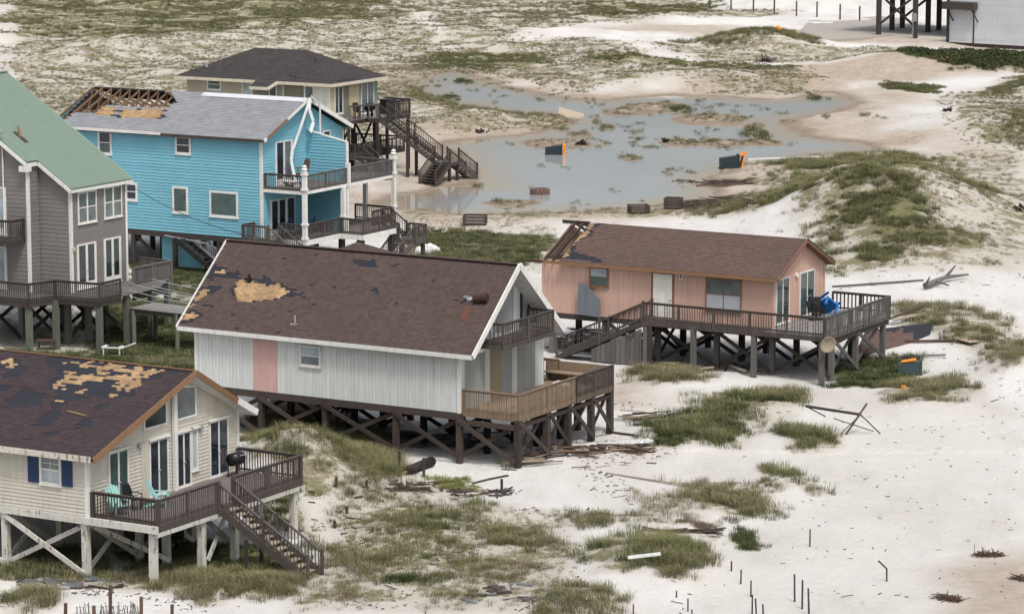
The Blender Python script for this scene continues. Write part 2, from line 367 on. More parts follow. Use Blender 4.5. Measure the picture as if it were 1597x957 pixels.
# vegetation zones: photo outline, tufts per square metre, size, kind, patchiness (0..1), edge raggedness
V = [
 ([(0,0),(1110,0),(1110,16),(900,34),(700,28),(0,26)], 1.0, .85, 'far', .44, 5),
 ([(0,0),(640,0),(600,40),(300,60),(0,70)], .9, .95, 'farg', .50, 6),
 ([(0,12),(640,8),(720,90),(640,140),(620,240),(520,330),(0,330)], 1.35, .62, 'far', .41, 4),
 ([(640,20),(1000,14),(1100,24),(1060,34),(900,40),(760,84),(700,90)], 1.0, .75, 'far', .46, 4),
 ([(900,8),(1110,6),(1120,26),(1000,32),(900,36)], 1.2, .9, 'farg', .42, 4),
 ([(590,92),(700,98),(760,78),(900,62),(1050,95),(1250,108),(1280,146),(1140,150),(1040,132),(900,144),(760,116),(640,110)], 2.2, .55, 'far', .42, 3),
 ([(640,80),(760,84),(860,88),(850,100),(760,110),(660,104)], 2.0, .8, 'farg', .38, 3),
 ([(900,90),(1050,94),(1250,104),(1240,112),(1040,104),(900,100)], 2.0, .7, 'farg', .38, 2),
 ([(600,132),(720,158),(880,175),(900,200),(780,205),(700,215),(620,205),(560,170)], 2.4, .5, 'far', .43, 2),
 ([(640,130),(730,162),(880,178),(840,184),(720,172),(620,150)], 2.4, .7, 'dune', .36, 2),
 ([(1215,262),(1290,243),(1380,236),(1440,243),(1500,292),(1552,330),(1470,330),(1430,350),(1480,400),(1400,430),(1310,426),(1290,372),(1240,346),(1140,345),(1120,332),(1200,318)], 5.2, .85, 'dune', .475, 2.6),
 ([(1250,265),(1380,250),(1450,290),(1440,340),(1330,330),(1250,310)], 3.0, .85, 'turf', .49, 2.5), ([(1290,370),(1420,350),(1470,405),(1330,420)], 3.0, .8, 'turf', .50, 2),
 ([(1190,255),(1320,243),(1380,250),(1440,300),(1400,420),(1310,426),(1240,346),(1100,345),(1000,340),(1100,325),(1160,300)], 2.6, .6, 'mixed', .46, 3),
 ([(1380,240),(1470,250),(1550,300),(1565,335),(1480,345),(1420,300)], 4.0, .7, 'dune', .45, 3), ([(1380,240),(1597,235),(1660,330),(1597,430),(1300,430),(1300,380)], 1.3, .5, 'mixed', .50, 3), ([(1240,345),(1430,350),(1480,412),(1400,432),(1300,430)], 3.0, .7, 'dune', .45, 2),
 ([(640,362),(720,360),(850,370),(858,415),(640,404)], 7, .68, 'turf', .30, 1.6),
 ([(640,358),(850,366),(862,420),(640,410)], 3.5, .7, 'mixed', .42, 2),
 ([(850,345),(870,420),(820,425),(840,360)], 3, .6, 'dry', .42, 1.5),
 ([(960,582),(1000,572),(1090,582),(1112,602),(1040,618),(960,606)], 8, .85, 'mixed', .40, 1.2),
 ([(995,698),(1015,662),(1080,648),(1130,622),(1252,613),(1262,636),(1180,646),(1142,690),(1060,706)], 9, .8, 'turf', .36, 1.3),
 ([(1000,690),(1080,640),(1130,618),(1252,610),(1268,640),(1190,650),(1150,700)], 5, .9, 'dune', .44, 1.5),
 ([(1120,640),(1250,640),(1240,672),(1150,700)], 2.2, .6, 'dry', .47, 1),
 ([(1200,668),(1300,676),(1326,708),(1230,706)], 7.5, .75, 'dune', .42, 1.0),
 ([(1176,740),(1200,722),(1292,772),(1270,778),(1210,752)], 9, .7, 'dune', .36, .6), ([(1150,760),(1200,755),(1240,770),(1190,775)], 5, .6, 'mixed', .42, .6),
 ([(1040,752),(1100,750),(1200,780),(1198,812),(1130,812),(1060,792)], 8, .75, 'mixed', .42, 1.2), ([(1100,765),(1190,780),(1195,805),(1120,795)], 9, .8, 'dune', .38, .7),
 ([(1140,818),(1180,835),(1198,856),(1150,860)], 12, .75, 'turf', .28, .6),
 ([(908,874),(960,840),(1080,838),(1112,878),(1060,915),(1020,908),(920,908)], 9, .8, 'dune', .40, 1.2), ([(908,880),(960,845),(1080,838),(1060,860),(940,900)], 6, .7, 'turf', .46, .9), ([(1020,880),(1112,880),(1062,918),(1020,912)], 9, .8, 'mixed', .36, .6),
 ([(900,800),(980,808),(1000,830),(900,828)], 9, .75, 'mixed', .40, .8),
 ([(1060,775),(1150,765),(1160,800),(1080,800)], 7, .7, 'turf', .46, .9), ([(610,805),(715,812),(700,835),(620,830)], 7, .65, 'turf', .46, .8), ([(1205,675),(1310,685),(1310,700),(1230,700)], 7, .7, 'turf', .46, .8),
 ([(980,765),(1100,770),(1110,830),(985,825)], 5, .65, 'dry', .43, 1.0),
 ([(598,800),(720,808),(720,842),(620,838)], 7, .75, 'dune', .42, 1.0),
 ([(720,780),(860,830),(850,870),(740,840)], 4.2, .75, 'dune', .48, 1.2),
 ([(375,655),(480,658),(580,668),(610,720),(612,760),(560,792),(470,800),(380,760)], 7, .75, 'dune', .45, 1.4), ([(400,648),(500,655),(590,690),(600,740),(520,720),(420,690)], 5, .8, 'turf', .46, 1.2),
 ([(375,655),(480,658),(580,668),(640,720),(612,780),(560,800),(470,800),(380,760)], 4.5, .6, 'dry', .44, 1.4),
 ([(380,640),(480,650),(600,690),(640,740),(600,752),(520,700),(400,676)], 10, .9, 'dune', .30, .8),
 ([(500,850),(600,868),(592,892),(510,890)], 10, .85, 'mixed', .34, .8),
 ([(590,902),(690,900),(684,925),(600,922)], 11, .7, 'turf', .38, .8),
 ([(665,745),(740,747),(745,766),(670,763)], 12, .6, 'bright', .3, .4),
 ([(0,880),(140,868),(185,892),(400,880),(465,900),(462,930),(330,942),(180,922),(60,908),(0,908)], 10, .8, 'mixed', .40, 1.0),
 ([(0,866),(140,856),(170,900),(60,905),(0,900)], 10, .95, 'turf', .35, .6),
 ([(170,840),(460,850),(500,880),(460,900),(200,890)], 9, .65, 'turf', .38, .9), ([(250,890),(420,885),(440,925),(300,930)], 8, .7, 'bright', .46, .8),
 ([(0,930),(90,928),(110,957),(0,975)], 10, .85, 'mixed', .36, .8),
 ([(380,780),(470,790),(500,840),(420,830)], 9, .7, 'turf', .36, .8),
 ([(1362,600),(1400,588),(1500,590),(1530,620),(1482,646),(1372,640)], 6, .8, 'mixed', .45, 1.1), ([(1370,600),(1480,592),(1500,625),(1400,640)], 4, .75, 'dune', .48, 1),
 ([(1290,580),(1340,555),(1440,560),(1445,590),(1400,606),(1300,600)], 8, .85, 'turf', .36, .9),
 ([(1390,478),(1500,480),(1597,520),(1640,560),(1600,600),(1545,600),(1480,545),(1400,522)], 5, .8, 'mixed', .46, 1.5), ([(1430,515),(1540,525),(1560,560),(1480,548)], 6, .8, 'dune', .44, 1.2),
 ([(1440,388),(1560,392),(1565,408),(1450,412)], 4, .7, 'dune', .47, 1.2),
 ([(1408,84),(1560,84),(1650,100),(1650,116),(1500,112),(1416,102)], 2.2, 1.15, 'shrub', .34, 2.5), ([(1408,82),(1560,82),(1650,98),(1650,118),(1500,114),(1416,104)], 2.5, 1.0, 'farg', .40, 2.5),
 ([(1375,131),(1462,134),(1452,146),(1380,144)], 4, .9, 'farg', .3, 2),
 ([(1478,152),(1600,118),(1660,118),(1660,235),(1560,240),(1480,220)], 2.4, .6, 'far', .43, 3),
 ([(1560,215),(1597,190),(1650,190),(1650,245),(1580,240)], 3, .8, 'dune', .38, 2), ([(1500,150),(1600,118),(1650,120),(1650,140),(1560,150)], 2, .8, 'farg', .4, 2),
 ([(1046,66),(1150,55),(1240,54),(1285,74),(1180,78),(1100,80)], 3.2, .85, 'dune', .36, 2.5),
 ([(1000,76),(1400,74),(1420,98),(1100,100)], 1.4, .6, 'far', .47, 3),
 ([(780,25),(1000,18),(1240,18),(1240,30),(1000,34),(800,48)], .9, .7, 'far', .46, 3),
 ([(150,470),(330,470),(330,600),(200,585),(0,570),(0,545),(140,555)], 9, .75, 'turf', .27, 1.2), ([(150,470),(330,470),(330,600),(200,585)], 4, .8, 'mixed', .45, 1.2),
 ([(200,408),(345,416),(320,470),(200,440)], 7, .65, 'turf', .25, .8), ([(200,435),(340,440),(330,480),(190,478)], 3, .6, 'dry', .4, .8),
 ([(0,470),(150,470),(150,560),(0,560)], 2, .6, 'dry', .42, .8),
 ([(480,700),(640,740),(760,790),(900,800),(900,957),(460,957),(470,900),(560,860),(480,800)], 5.0, .48, 'dry', .45, 1.5), ([(480,760),(620,780),(820,800),(900,860),(880,940),(470,940),(520,860)], 2.6, .6, 'mixed', .49, 1.5), ([(480,790),(640,800),(760,830),(700,880),(520,860)], 3.0, .55, 'bright', .52, 1.5),
 ([(560,780),(680,800),(900,860),(880,930),(700,895),(560,880)], 3.0, .55, 'mixed', .50, 1.2), ([(500,870),(640,830),(800,830),(860,870),(620,885)], 3.0, .4, 'bright', .50, 1.2),
 ([(860,905),(960,930),(985,975),(820,975)], 9, .75, 'mixed', .36, .8),
 ([(520,905),(560,905),(560,940),(525,940)], 10, .7, 'dry', .3, .4),
 ([(780,880),(825,880),(825,905),(785,905)], 10, .7, 'dry', .3, .4), ([(830,840),(900,850),(890,880),(820,870)], 5, .6, 'dry', .42, .6),
 ([(610,330),(840,345),(840,365),(640,358)], 3.0, .42, 'dry', .45, 1.2),
 ([(640,318),(1180,318),(1240,340),(900,345),(620,335)], 1.6, .45, 'mixed', .50, 1.5),
 ([(900,640),(1300,600),(1597,640),(1597,957),(1100,957),(900,760)], .06, .4, 'dry', .5, 1),
]
veg = np.zeros_like(GX); turfm = np.zeros_like(GX)
vis = (GY > 95) & (GY < 620)
iy = np.where((ys > 95) & (ys < 620))[0]; sl_ = slice(iy[0], iy[-1] + 1)
SX, SY = GX[sl_], GY[sl_]
for pts, dens, size, kind, patch, rag in V:
    f = zone(pts, SX, SY, rag, rag * .6, rag * 1.5)
    s_ = {'far': .64, 'farg': .76, 'dune': .66, 'turf': .8, 'dry': .50, 'mixed': .62, 'shrub': .8, 'bright': .55}[kind] * (.35 if dens < .1 else 1)
    veg[sl_] = np.maximum(veg[sl_], f * s_); 
    if kind in ('turf', 'shrub'): turfm[sl_] = np.maximum(turfm[sl_], f * .36)
veg = np.where(GY > 600, .5, veg)
pd = np.full_like(SX, 1e9)
for p in POND: pd = np.minimum(pd, sdist(SX, SY, p))
wet = np.zeros_like(GX)
wz = np.clip(1 - (pd + (fbm(SX / 5, SY / 7, 3) - .5) * 14) / 12, 0, 1) * (SX + (SY - 180) * .0 < 60)
PATHS = [[(600,205),(760,195),(770,230),(640,235)],[(600,230),(800,220),(700,290),(600,300)],[(1180,108),(1400,96),(1597,96),(1597,112),(1330,135),(1290,160),(1180,130)],[(600,300),(1100,300),(1090,335),(850,345),(610,350)],[(1240,150),(1400,150),(1380,240),(1080,300),(1080,250),(1240,250)],[(1000,36),(1597,70),(1597,84),(1260,62),(900,50)],[(1480,890),(1597,850),(1650,850),(1650,990),(1480,990)],[(880,620),(1000,600),(1010,640),(880,640)]]
for i, p in enumerate(PATHS): wz = np.maximum(wz, zone(p, SX, SY, 5 if i < 6 else 2.5, 3 if i < 6 else 1, 8 if i < 6 else 3) * (.75 if i != 2 else .9))
SH = np.clip(1 - np.abs(GZ[sl_] + .10) / .09, 0, 1) * (pd < 14)
wet[sl_] = np.maximum(wz, SH)
shore_ = np.zeros_like(GX); shore_[sl_] = SH
dirt = np.zeros_like(GX)
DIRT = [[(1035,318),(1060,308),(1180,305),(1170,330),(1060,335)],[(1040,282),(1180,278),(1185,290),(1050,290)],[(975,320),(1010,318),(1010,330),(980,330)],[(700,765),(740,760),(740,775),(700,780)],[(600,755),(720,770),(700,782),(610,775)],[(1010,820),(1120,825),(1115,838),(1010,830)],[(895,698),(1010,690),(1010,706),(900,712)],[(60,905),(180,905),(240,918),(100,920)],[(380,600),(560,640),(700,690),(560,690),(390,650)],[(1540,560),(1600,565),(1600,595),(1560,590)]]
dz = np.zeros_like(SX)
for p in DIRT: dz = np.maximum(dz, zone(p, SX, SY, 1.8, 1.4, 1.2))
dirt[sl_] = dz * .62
nv = GX.shape; V3 = np.stack([GX, GY, GZ], -1).reshape(-1, 3)
me = bpy.data.meshes.new('ground'); r_, c_ = nv
idx = np.arange(r_ * c_).reshape(r_, c_); q = np.stack([idx[:-1, :-1], idx[:-1, 1:], idx[1:, 1:], idx[1:, :-1]], -1).reshape(-1, 4)
me.vertices.add(len(V3)); me.vertices.foreach_set('co', V3.ravel()); me.loops.add(q.size); me.loops.foreach_set('vertex_index', q.ravel())
me.polygons.add(len(q)); me.polygons.foreach_set('loop_start', np.arange(len(q)) * 4); me.polygons.foreach_set('loop_total', np.full(len(q), 4)); me.polygons.foreach_set('use_smooth', np.ones(len(q), bool))
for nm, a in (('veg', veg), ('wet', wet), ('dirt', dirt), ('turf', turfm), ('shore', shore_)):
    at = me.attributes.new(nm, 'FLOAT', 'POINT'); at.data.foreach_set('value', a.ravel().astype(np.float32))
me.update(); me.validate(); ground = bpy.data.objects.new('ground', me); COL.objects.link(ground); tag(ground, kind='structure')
def math_(op, a, c=None, clampv=False):
    n = nt.nodes.new('ShaderNodeMath'); n.operation = op; n.use_clamp = clampv
    for i, v in enumerate((a, c)):
        if v is None: continue
        if isinstance(v, bpy.types.NodeSocket): nt.links.new(v, n.inputs[i])
        else: n.inputs[i].default_value = v
    return n.outputs[0]
def thr(attr, nz, k=1.0, width=.16, sh=0.0):
    """attr as coverage: where the noise falls below the coverage the cover shows"""
    s = math_('SUBTRACT', math_('MULTIPLY', attr, k), math_('ADD', nz, sh)); return math_('ADD', math_('DIVIDE', s, width), .5, True)
m, nt, b = mat('sand'); tc = N(nt, 'ShaderNodeTexCoord').outputs['Object']
A = {k: N(nt, 'ShaderNodeAttribute', attribute_name=k).outputs['Fac'] for k in ('veg', 'wet', 'dirt', 'turf', 'shore')}
nA = noise(nt, tc, .12, 5, .6); nB = noise(nt, tc, 1.1, 6, .7); nC = noise(nt, tc, 5.5, 6, .75); nD = noise(nt, tc, 2.6, 8, .82, (1, .7, 1)); nE = noise(nt, tc, 22, 4, .7)
base = mix(nt, ramp(nt, nA, [(.35, (0,) * 3), (.65, (1,) * 3)]), (.69, .68, .66), (.64, .622, .595))
base = mix(nt, ramp(nt, nC, [(.35, (0,) * 3), (.75, (.35,) * 3)]), base, (.50, .46, .41))
drift = noise(nt, tc, .22, 5, .6, (1, .35, 1)); base = mix(nt, ramp(nt, drift, [(.47, (0,) * 3), (.68, (.6,) * 3)]), base, (.50, .475, .44))
base = mix(nt, math_('MULTIPLY', A['veg'], 1.15, True), base, (.43, .395, .325))
wetc = mix(nt, ramp(nt, nB, [(.3, (0,) * 3), (.7, (1,) * 3)]), (.42, .34, .255), (.30, .235, .175))
col = mix(nt, math_('MULTIPLY', A['wet'], ramp(nt, nB, [(.2, (.75,) * 3), (.6, (1,) * 3)])), base, wetc)
col = mix(nt, math_('MULTIPLY', A['shore'], .8), col, (.19, .155, .12))
litter = mix(nt, ramp(nt, nC, [(.4, (0,) * 3), (.62, (1,) * 3)]), (.30, .26, .18), (.16, .145, .09))
nL = noise(nt, tc, .33, 5, .65)
vegp = math_('MULTIPLY', A['veg'], ramp(nt, nL, [(.33, (.62,) * 3), (.62, (1.12,) * 3)]))
col = mix(nt, thr(vegp, nD, .84, .10), col, litter)
grn = mix(nt, ramp(nt, nE, [(.35, (0,) * 3), (.65, (1,) * 3)]), (.12, .14, .055), (.21, .195, .11))
col = mix(nt, thr(vegp, noise(nt, tc, 5.5, 6, .8, (1, .8, 1)), .70, .10), col, grn)
col = mix(nt, thr(A['turf'], nC, 1.1, .2), col, (.07, .088, .032))
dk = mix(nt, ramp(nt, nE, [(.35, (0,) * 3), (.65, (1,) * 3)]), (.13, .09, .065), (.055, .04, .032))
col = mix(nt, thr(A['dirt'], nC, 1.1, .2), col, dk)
spk = noise(nt, tc, 7, 3, .8, (.6, 1.3, 1)); col = mix(nt, ramp(nt, spk, [(.72, (0,) * 3), (.78, (.6,) * 3)]), col, (.2, .16, .12))
nt.links.new(col, b.inputs['Base Color']); lit(m, .95, .1)
hb = math_('ADD', nC, math_('ADD', math_('MULTIPLY', nB, 1.6), math_('MULTIPLY', noise(nt, tc, .35, 3, .5, (1, .5, 1)), 4.0))); bump(nt, hb, b, .16, .75)
M['sand'] = m; me.materials.append(m)

# ------------------------------------------------------------------ pond
wp = MB(); c0 = back(980, 240)
n_ = 150
wxs = np.linspace(-50, 75, n_); wys = np.linspace(178, 420, n_)
for i in range(n_ - 1):
    for j in range(n_ - 1): wp.poly([(wxs[i], wys[j], -.14), (wxs[i + 1], wys[j], -.14), (wxs[i + 1], wys[j + 1], -.14), (wxs[i], wys[j + 1], -.14)])
m, nt, b = mat('pond_water'); tc = N(nt, 'ShaderNodeTexCoord').outputs['Object']
n1 = noise(nt, tc, .08, 3, .5, (1, .5, 1)); dpt = N(nt, 'ShaderNodeAttribute', attribute_name='tone').outputs['Fac']
nt.links.new(mix(nt, ramp(nt, dpt, [(.0, (0,) * 3), (.55, (1,) * 3)]), (.34, .27, .19), ramp(nt, n1, [(.3, (.26, .285, .30)), (.7, (.32, .33, .325))])), b.inputs['Base Color'])
b.inputs['Roughness'].default_value = .13; b.inputs['IOR'].default_value = 1.33; b.inputs['Specular IOR Level'].default_value = .5
bump(nt, noise(nt, tc, .7, 2, .5, (1, .6, 1)), b, .012, .10); M['water'] = m
b.inputs['Roughness'].default_value = .065
# cut the water sheet to where the ground is low, so it stays inside the pond; tone = depth of the water
fc = np.array([[wp.v[k][:2] for k in f] for f in wp.f]); cz = gh(fc[:, :, 0].ravel(), fc[:, :, 1].ravel()).reshape(-1, 4)
pdw = np.full(len(fc), 1e9)
for q_ in POND: pdw = np.minimum(pdw, sdist(fc[:, 0, 0], fc[:, 0, 1], q_))
keep = np.where((cz.min(1) < -.06) & (pdw < 9))[0]
wp.t = [float(np.clip((-.14 - cz[i].mean()) / .4, 0, 1)) for i in keep]; wp.f = [wp.f[i] for i in keep]; wp.m = [0] * len(keep)
tag(wp.build('water', M['water']), kind='structure')

# ------------------------------------------------------------------ vegetation
def leafmat(name, cols, rough=.7):
    m, nt, b = mat(name); oi = N(nt, 'ShaderNodeObjectInfo'); at = N(nt, 'ShaderNodeAttribute', attribute_name='tone')
    cols = [sc(c, 1.22 if name != 'shrub' else 1) for c in cols]; st = [(i / (len(cols) - 1), c) for i, c in enumerate(cols)]
    c = ramp(nt, oi.outputs['Random'], st); c = mix(nt, .999, c, ramp(nt, at.outputs['Fac'], [(0, (.55,) * 3), (1, (1, 1, 1))]), 'MULTIPLY')
    sp = nt.nodes.new('ShaderNodeSeparateXYZ'); nt.links.new(N(nt, 'ShaderNodeTexCoord').outputs['Object'], sp.inputs[0])
    if name != 'shrub': c = mix(nt, ramp(nt, sp.outputs['Z'], [(.15, (0,) * 3), (.55, ((.22 if name in ('turf_grass', 'bright_grass', 'far_green') else .5),) * 3)]), c, (.30, .27, .15))
    nt.links.new(c, b.inputs['Base Color']); b.inputs['Roughness'].default_value = rough; b.inputs['Specular IOR Level'].default_value = .15; return m
G = {'dune': leafmat('dune_grass', [(.065, .085, .03), (.11, .13, .045), (.16, .165, .07), (.22, .195, .11), (.085, .11, .038)]),
     'bright': leafmat('bright_grass', [(.14, .19, .045), (.19, .22, .06), (.22, .21, .08)]), 'farg': leafmat('far_green', [(.085, .10, .04), (.12, .13, .055), (.15, .15, .07)]),
     'turf': leafmat('turf_grass', [(.04, .058, .022), (.06, .08, .03), (.085, .105, .042), (.10, .105, .05)]),
     'dry': leafmat('dry_grass', [(.20, .17, .10), (.15, .12, .075), (.12, .13, .05), (.26, .21, .14)]),
     'mixed': leafmat('mixed_grass', [(.09, .11, .045), (.20, .18, .10), (.12, .13, .055), (.26, .21, .135), (.08, .10, .04)]),
     'far': leafmat('far_grass', [(.15, .15, .08), (.20, .185, .11), (.12, .125, .06), (.25, .215, .145), (.14, .12, .085)]),
     'shrub': leafmat('shrub', [(.035, .06, .028), (.055, .08, .035), (.09, .10, .045), (.12, .12, .05)])}
def tuft(kind, blades, h, spread, wd, lean, seed):
    r = random.Random(seed); mb = MB()
    for _ in range(blades):
        a = r.uniform(0, 2 * math.pi); rr = spread * math.sqrt(r.random()); bx, by = rr * math.cos(a), rr * math.sin(a)
        d = a + r.uniform(-.8, .8); L = h * r.uniform(.45, 1); ln = lean * r.uniform(.3, 1.2); ca, sa = math.cos(d), math.sin(d)
        px, py = -sa * wd / 2, ca * wd / 2; wx = r.uniform(.2, .5)
        p0 = (bx, by, -.05); mid = (bx + ca * L * ln * .35, by + sa * L * ln * .35, L * .6); tip = (bx + ca * L * ln, by + sa * L * ln, L * (1 - .35 * ln)); t = r.random()
        mb.poly([(p0[0] - px, p0[1] - py, p0[2]), (p0[0] + px, p0[1] + py, p0[2]), (mid[0] + px * .8, mid[1] + py * .8, mid[2]), (mid[0] - px * .8, mid[1] - py * .8, mid[2])], 0, t)
        mb.poly([(mid[0] - px * .8, mid[1] - py * .8, mid[2]), (mid[0] + px * .8, mid[1] + py * .8, mid[2]), tip], 0, t)
    o = mb.build('tuft_' + kind, G[kind]); me = o.data; bpy.data.objects.remove(o); return me
def shrub_mesh(seed):
    r = random.Random(seed); mb = MB()
    for _ in range(170):
        a = r.uniform(0, 6.28); rr = .6 * math.sqrt(r.random()); z = r.uniform(0, .65) * (1 - (rr / .75) ** 2)
        c = Vector((rr * math.cos(a), rr * math.sin(a), z)); n = Vector((r.gauss(0, 1), r.gauss(0, 1), r.gauss(0, 1))).normalized(); t1 = n.orthogonal().normalized() * .09; t2 = n.cross(t1)
        mb.poly([c - t1, c - t2 * .6, c + t1, c + t2 * .6], 0, r.random())
    o = mb.build('leafy', G['shrub']); me = o.data; bpy.data.objects.remove(o); return me
SPEC = {'dune': (38, .72, .34, .017, .95), 'turf': (54, .42, .38, .019, .75), 'dry': (20, .55, .30, .014, .85), 'mixed': (36, .60, .36, .017, .9), 'far': (26, .40, .34, .030, .7), 'farg': (40, .40, .40, .030, .7), 'bright': (50, .36, .3, .022, .6)}
stuff_label = {'bright': ('green_grass', 'fresh bright green grass patches on the near sand', 'grass'), 'farg': ('green_scrub', 'darker green scrub bands on the far dunes and pond banks', 'dune scrub'), 'dune': ('dune_grass', 'long green sea oats and dune grass bending over the sand hummocks', 'dune grass'), 'turf': ('turf_grass', 'short dark green grass growing thick between the houses', 'grass'),
 'dry': ('dry_grass', 'thin dry tan grass stalks scattered over the pale sand', 'dry grass'), 'mixed': ('mixed_grass', 'green and straw coloured grass mixed in clumps near the decks', 'grass'),
 'far': ('dune_scrub', 'speckled olive and tan scrub covering the old dunes beyond the pond', 'dune scrub'), 'shrub': ('shrub_cover', 'low dark green leafy shrubs spreading in front of the white garage', 'shrubs')}
def scatter(kind, pts):
    """one mesh of points, each point carrying a random tuft (geometry nodes)"""
    src = []
    for k in range(3):
        me = shrub_mesh(50 + k) if kind == 'shrub' else tuft(kind, *SPEC[kind], seed=10 * k + len(kind))
        src.append(me)
    pts = np.array(pts); nm, lab, cat = stuff_label[kind]
    which = RNG.integers(0, 3, len(pts))
    me = bpy.data.meshes.new(nm); me.vertices.add(len(pts)); me.vertices.foreach_set('co', pts[:, :3].astype(np.float32).ravel())
    for n, a in (('size', pts[:, 3]), ('spin', RNG.uniform(0, 6.28, len(pts))), ('which', which)):
        at = me.attributes.new(n, 'FLOAT', 'POINT'); at.data.foreach_set('value', np.asarray(a, np.float32))
    o = bpy.data.objects.new(nm, me); COL.objects.link(o); tag(o, lab, cat, kind='stuff')
    ng = bpy.data.node_groups.new(nm + '_nodes', 'GeometryNodeTree'); ng.interface.new_socket('Geometry', in_out='INPUT', socket_type='NodeSocketGeometry'); ng.interface.new_socket('Geometry', in_out='OUTPUT', socket_type='NodeSocketGeometry')
    gi = ng.nodes.new('NodeGroupInput'); go = ng.nodes.new('NodeGroupOutput'); join = ng.nodes.new('GeometryNodeJoinGeometry')
    def attr(n):
        a = ng.nodes.new('GeometryNodeInputNamedAttribute'); a.data_type = 'FLOAT'; a.inputs[0].default_value = n; return a.outputs[0]
    comb = ng.nodes.new('ShaderNodeCombineXYZ'); ng.links.new(attr('spin'), comb.inputs[2])
    for k in range(3):
        tmp = bpy.data.objects.new(nm + '_clump', src[k])            # source mesh, not linked into the scene
        oi = ng.nodes.new('GeometryNodeObjectInfo'); oi.inputs['Object'].default_value = tmp; oi.inputs['As Instance'].default_value = True
        cmp = ng.nodes.new('FunctionNodeCompare'); cmp.data_type = 'FLOAT'; cmp.operation = 'EQUAL'; ng.links.new(attr('which'), cmp.inputs[0]); cmp.inputs[1].default_value = k; cmp.inputs['Epsilon'].default_value = .1
        ins = ng.nodes.new('GeometryNodeInstanceOnPoints'); ng.links.new(gi.outputs[0], ins.inputs['Points']); ng.links.new(cmp.outputs[0], ins.inputs['Selection'])
        ng.links.new(oi.outputs['Geometry'], ins.inputs['Instance']); ng.links.new(comb.outputs[0], ins.inputs['Rotation']); ng.links.new(attr('size'), ins.inputs['Scale'])
        ng.links.new(ins.outputs[0], join.inputs[0])
    ng.links.new(join.outputs[0], go.inputs[0]); mod = o.modifiers.new('scatter', 'NODES'); mod.node_group = ng
PTS = {}
FOOT = []                                  # rectangles where nothing may grow (floors, stairs)
for pts, dens, size, kind, patch, rag in V:
    w_ = flat(pts); xs_ = [p[0] for p in w_]; ys_ = [p[1] for p in w_]; A0 = (max(xs_) - min(xs_) + 2 * rag) * (max(ys_) - min(ys_) + 2 * rag)
    n = int(A0 * dens * 1.7); X = RNG.uniform(min(xs_) - rag, max(xs_) + rag, n); Y = RNG.uniform(min(ys_) - rag, max(ys_) + rag, n)
    d = sdist(X, Y, w_) + (fbm(X / (rag * 1.5), Y / (rag * 1.5), 3) - .5) * 2 * rag
    q_ = 1.0 if kind not in ('far', 'farg') else 1.7; pn = fbm(X / (2.2 * q_) + 40, Y / (3.4 * q_), 4) * .6 + fbm(X / (.7 * q_) + 4, Y / (.9 * q_), 2) * .4
    ok = (d < RNG.uniform(-rag * .8, rag * .25, n)) & (pn > patch + RNG.normal(0, .035, n) + .02)
    X, Y = X[ok], Y[ok]; Z = gh(X, Y); ok = Z > -.16; X, Y, Z = X[ok], Y[ok], Z[ok]
    S = size * RNG.uniform(.55, 1.25, len(X)); PTS.setdefault(kind, []).extend(np.stack([X, Y, Z, S], -1).tolist())
# rushes standing round the islands and the shores of the pond
for ix, iy_, rx, ry in _I:
    for _ in range(int(9 * rx + 8)):
        a = random.uniform(0, 6.28); r0 = math.sqrt(random.random()) * 1.15; x, y = ix + rx * r0 * math.cos(a), iy_ + ry * r0 * math.sin(a); PTS['mixed'].append((x, y, max(gz(x, y), -.16), random.uniform(.4, .95)))
for pp, n, s in (((1178,208), 14, 1.5), ((745,288), 10, .6), ((1270,150), 16, 1.0), ((990,205), 5, .8), ((970,240), 4, .6), ((1063,170), 26, 1.2), ((930,190), 8, .7), ((1350,185), 7, .9), ((1290,185), 6, .8), ((1370,190), 6, .7), ((1545,422), 10, .6), ((1090,640), 8, .7), ((700,150), 30, .9), ((720,125), 30, .9), ((775,190), 10, .6), ((880,200), 12, .7), ((1040,665), 6, 1.1), ((785,728), 6, .6)):
    p = back(*pp)
    for _ in range(n):
        x = p[0] + random.gauss(0, .5 * s); y = p[1] + random.gauss(0, 1.6 * s); PTS['turf' if n > 13 else 'dune'].append((x, y, max(gz(x, y), -.16), s * random.uniform(.6, 1.2)))
PW = [back(a_, b_) for a_, b_ in [(random.uniform(920, 1250), random.uniform(150, 232)) for _ in range(70)] + [(random.uniform(650, 900), random.uniform(120, 160)) for _ in range(45)] + [(random.uniform(760, 1150), random.uniform(215, 330)) for _ in range(18)]]
for p in PW:
    for _ in range(random.randint(2, 7)):
        x, y = p[0] + random.gauss(0, .35), p[1] + random.gauss(0, .9); PTS['turf' if random.random() < .4 else 'mixed'].append((x, y, max(gz(x, y), -.17), random.uniform(.35, .8)))
for k, v in PTS.items(): scatter(k, v); print('tufts', k, len(v))

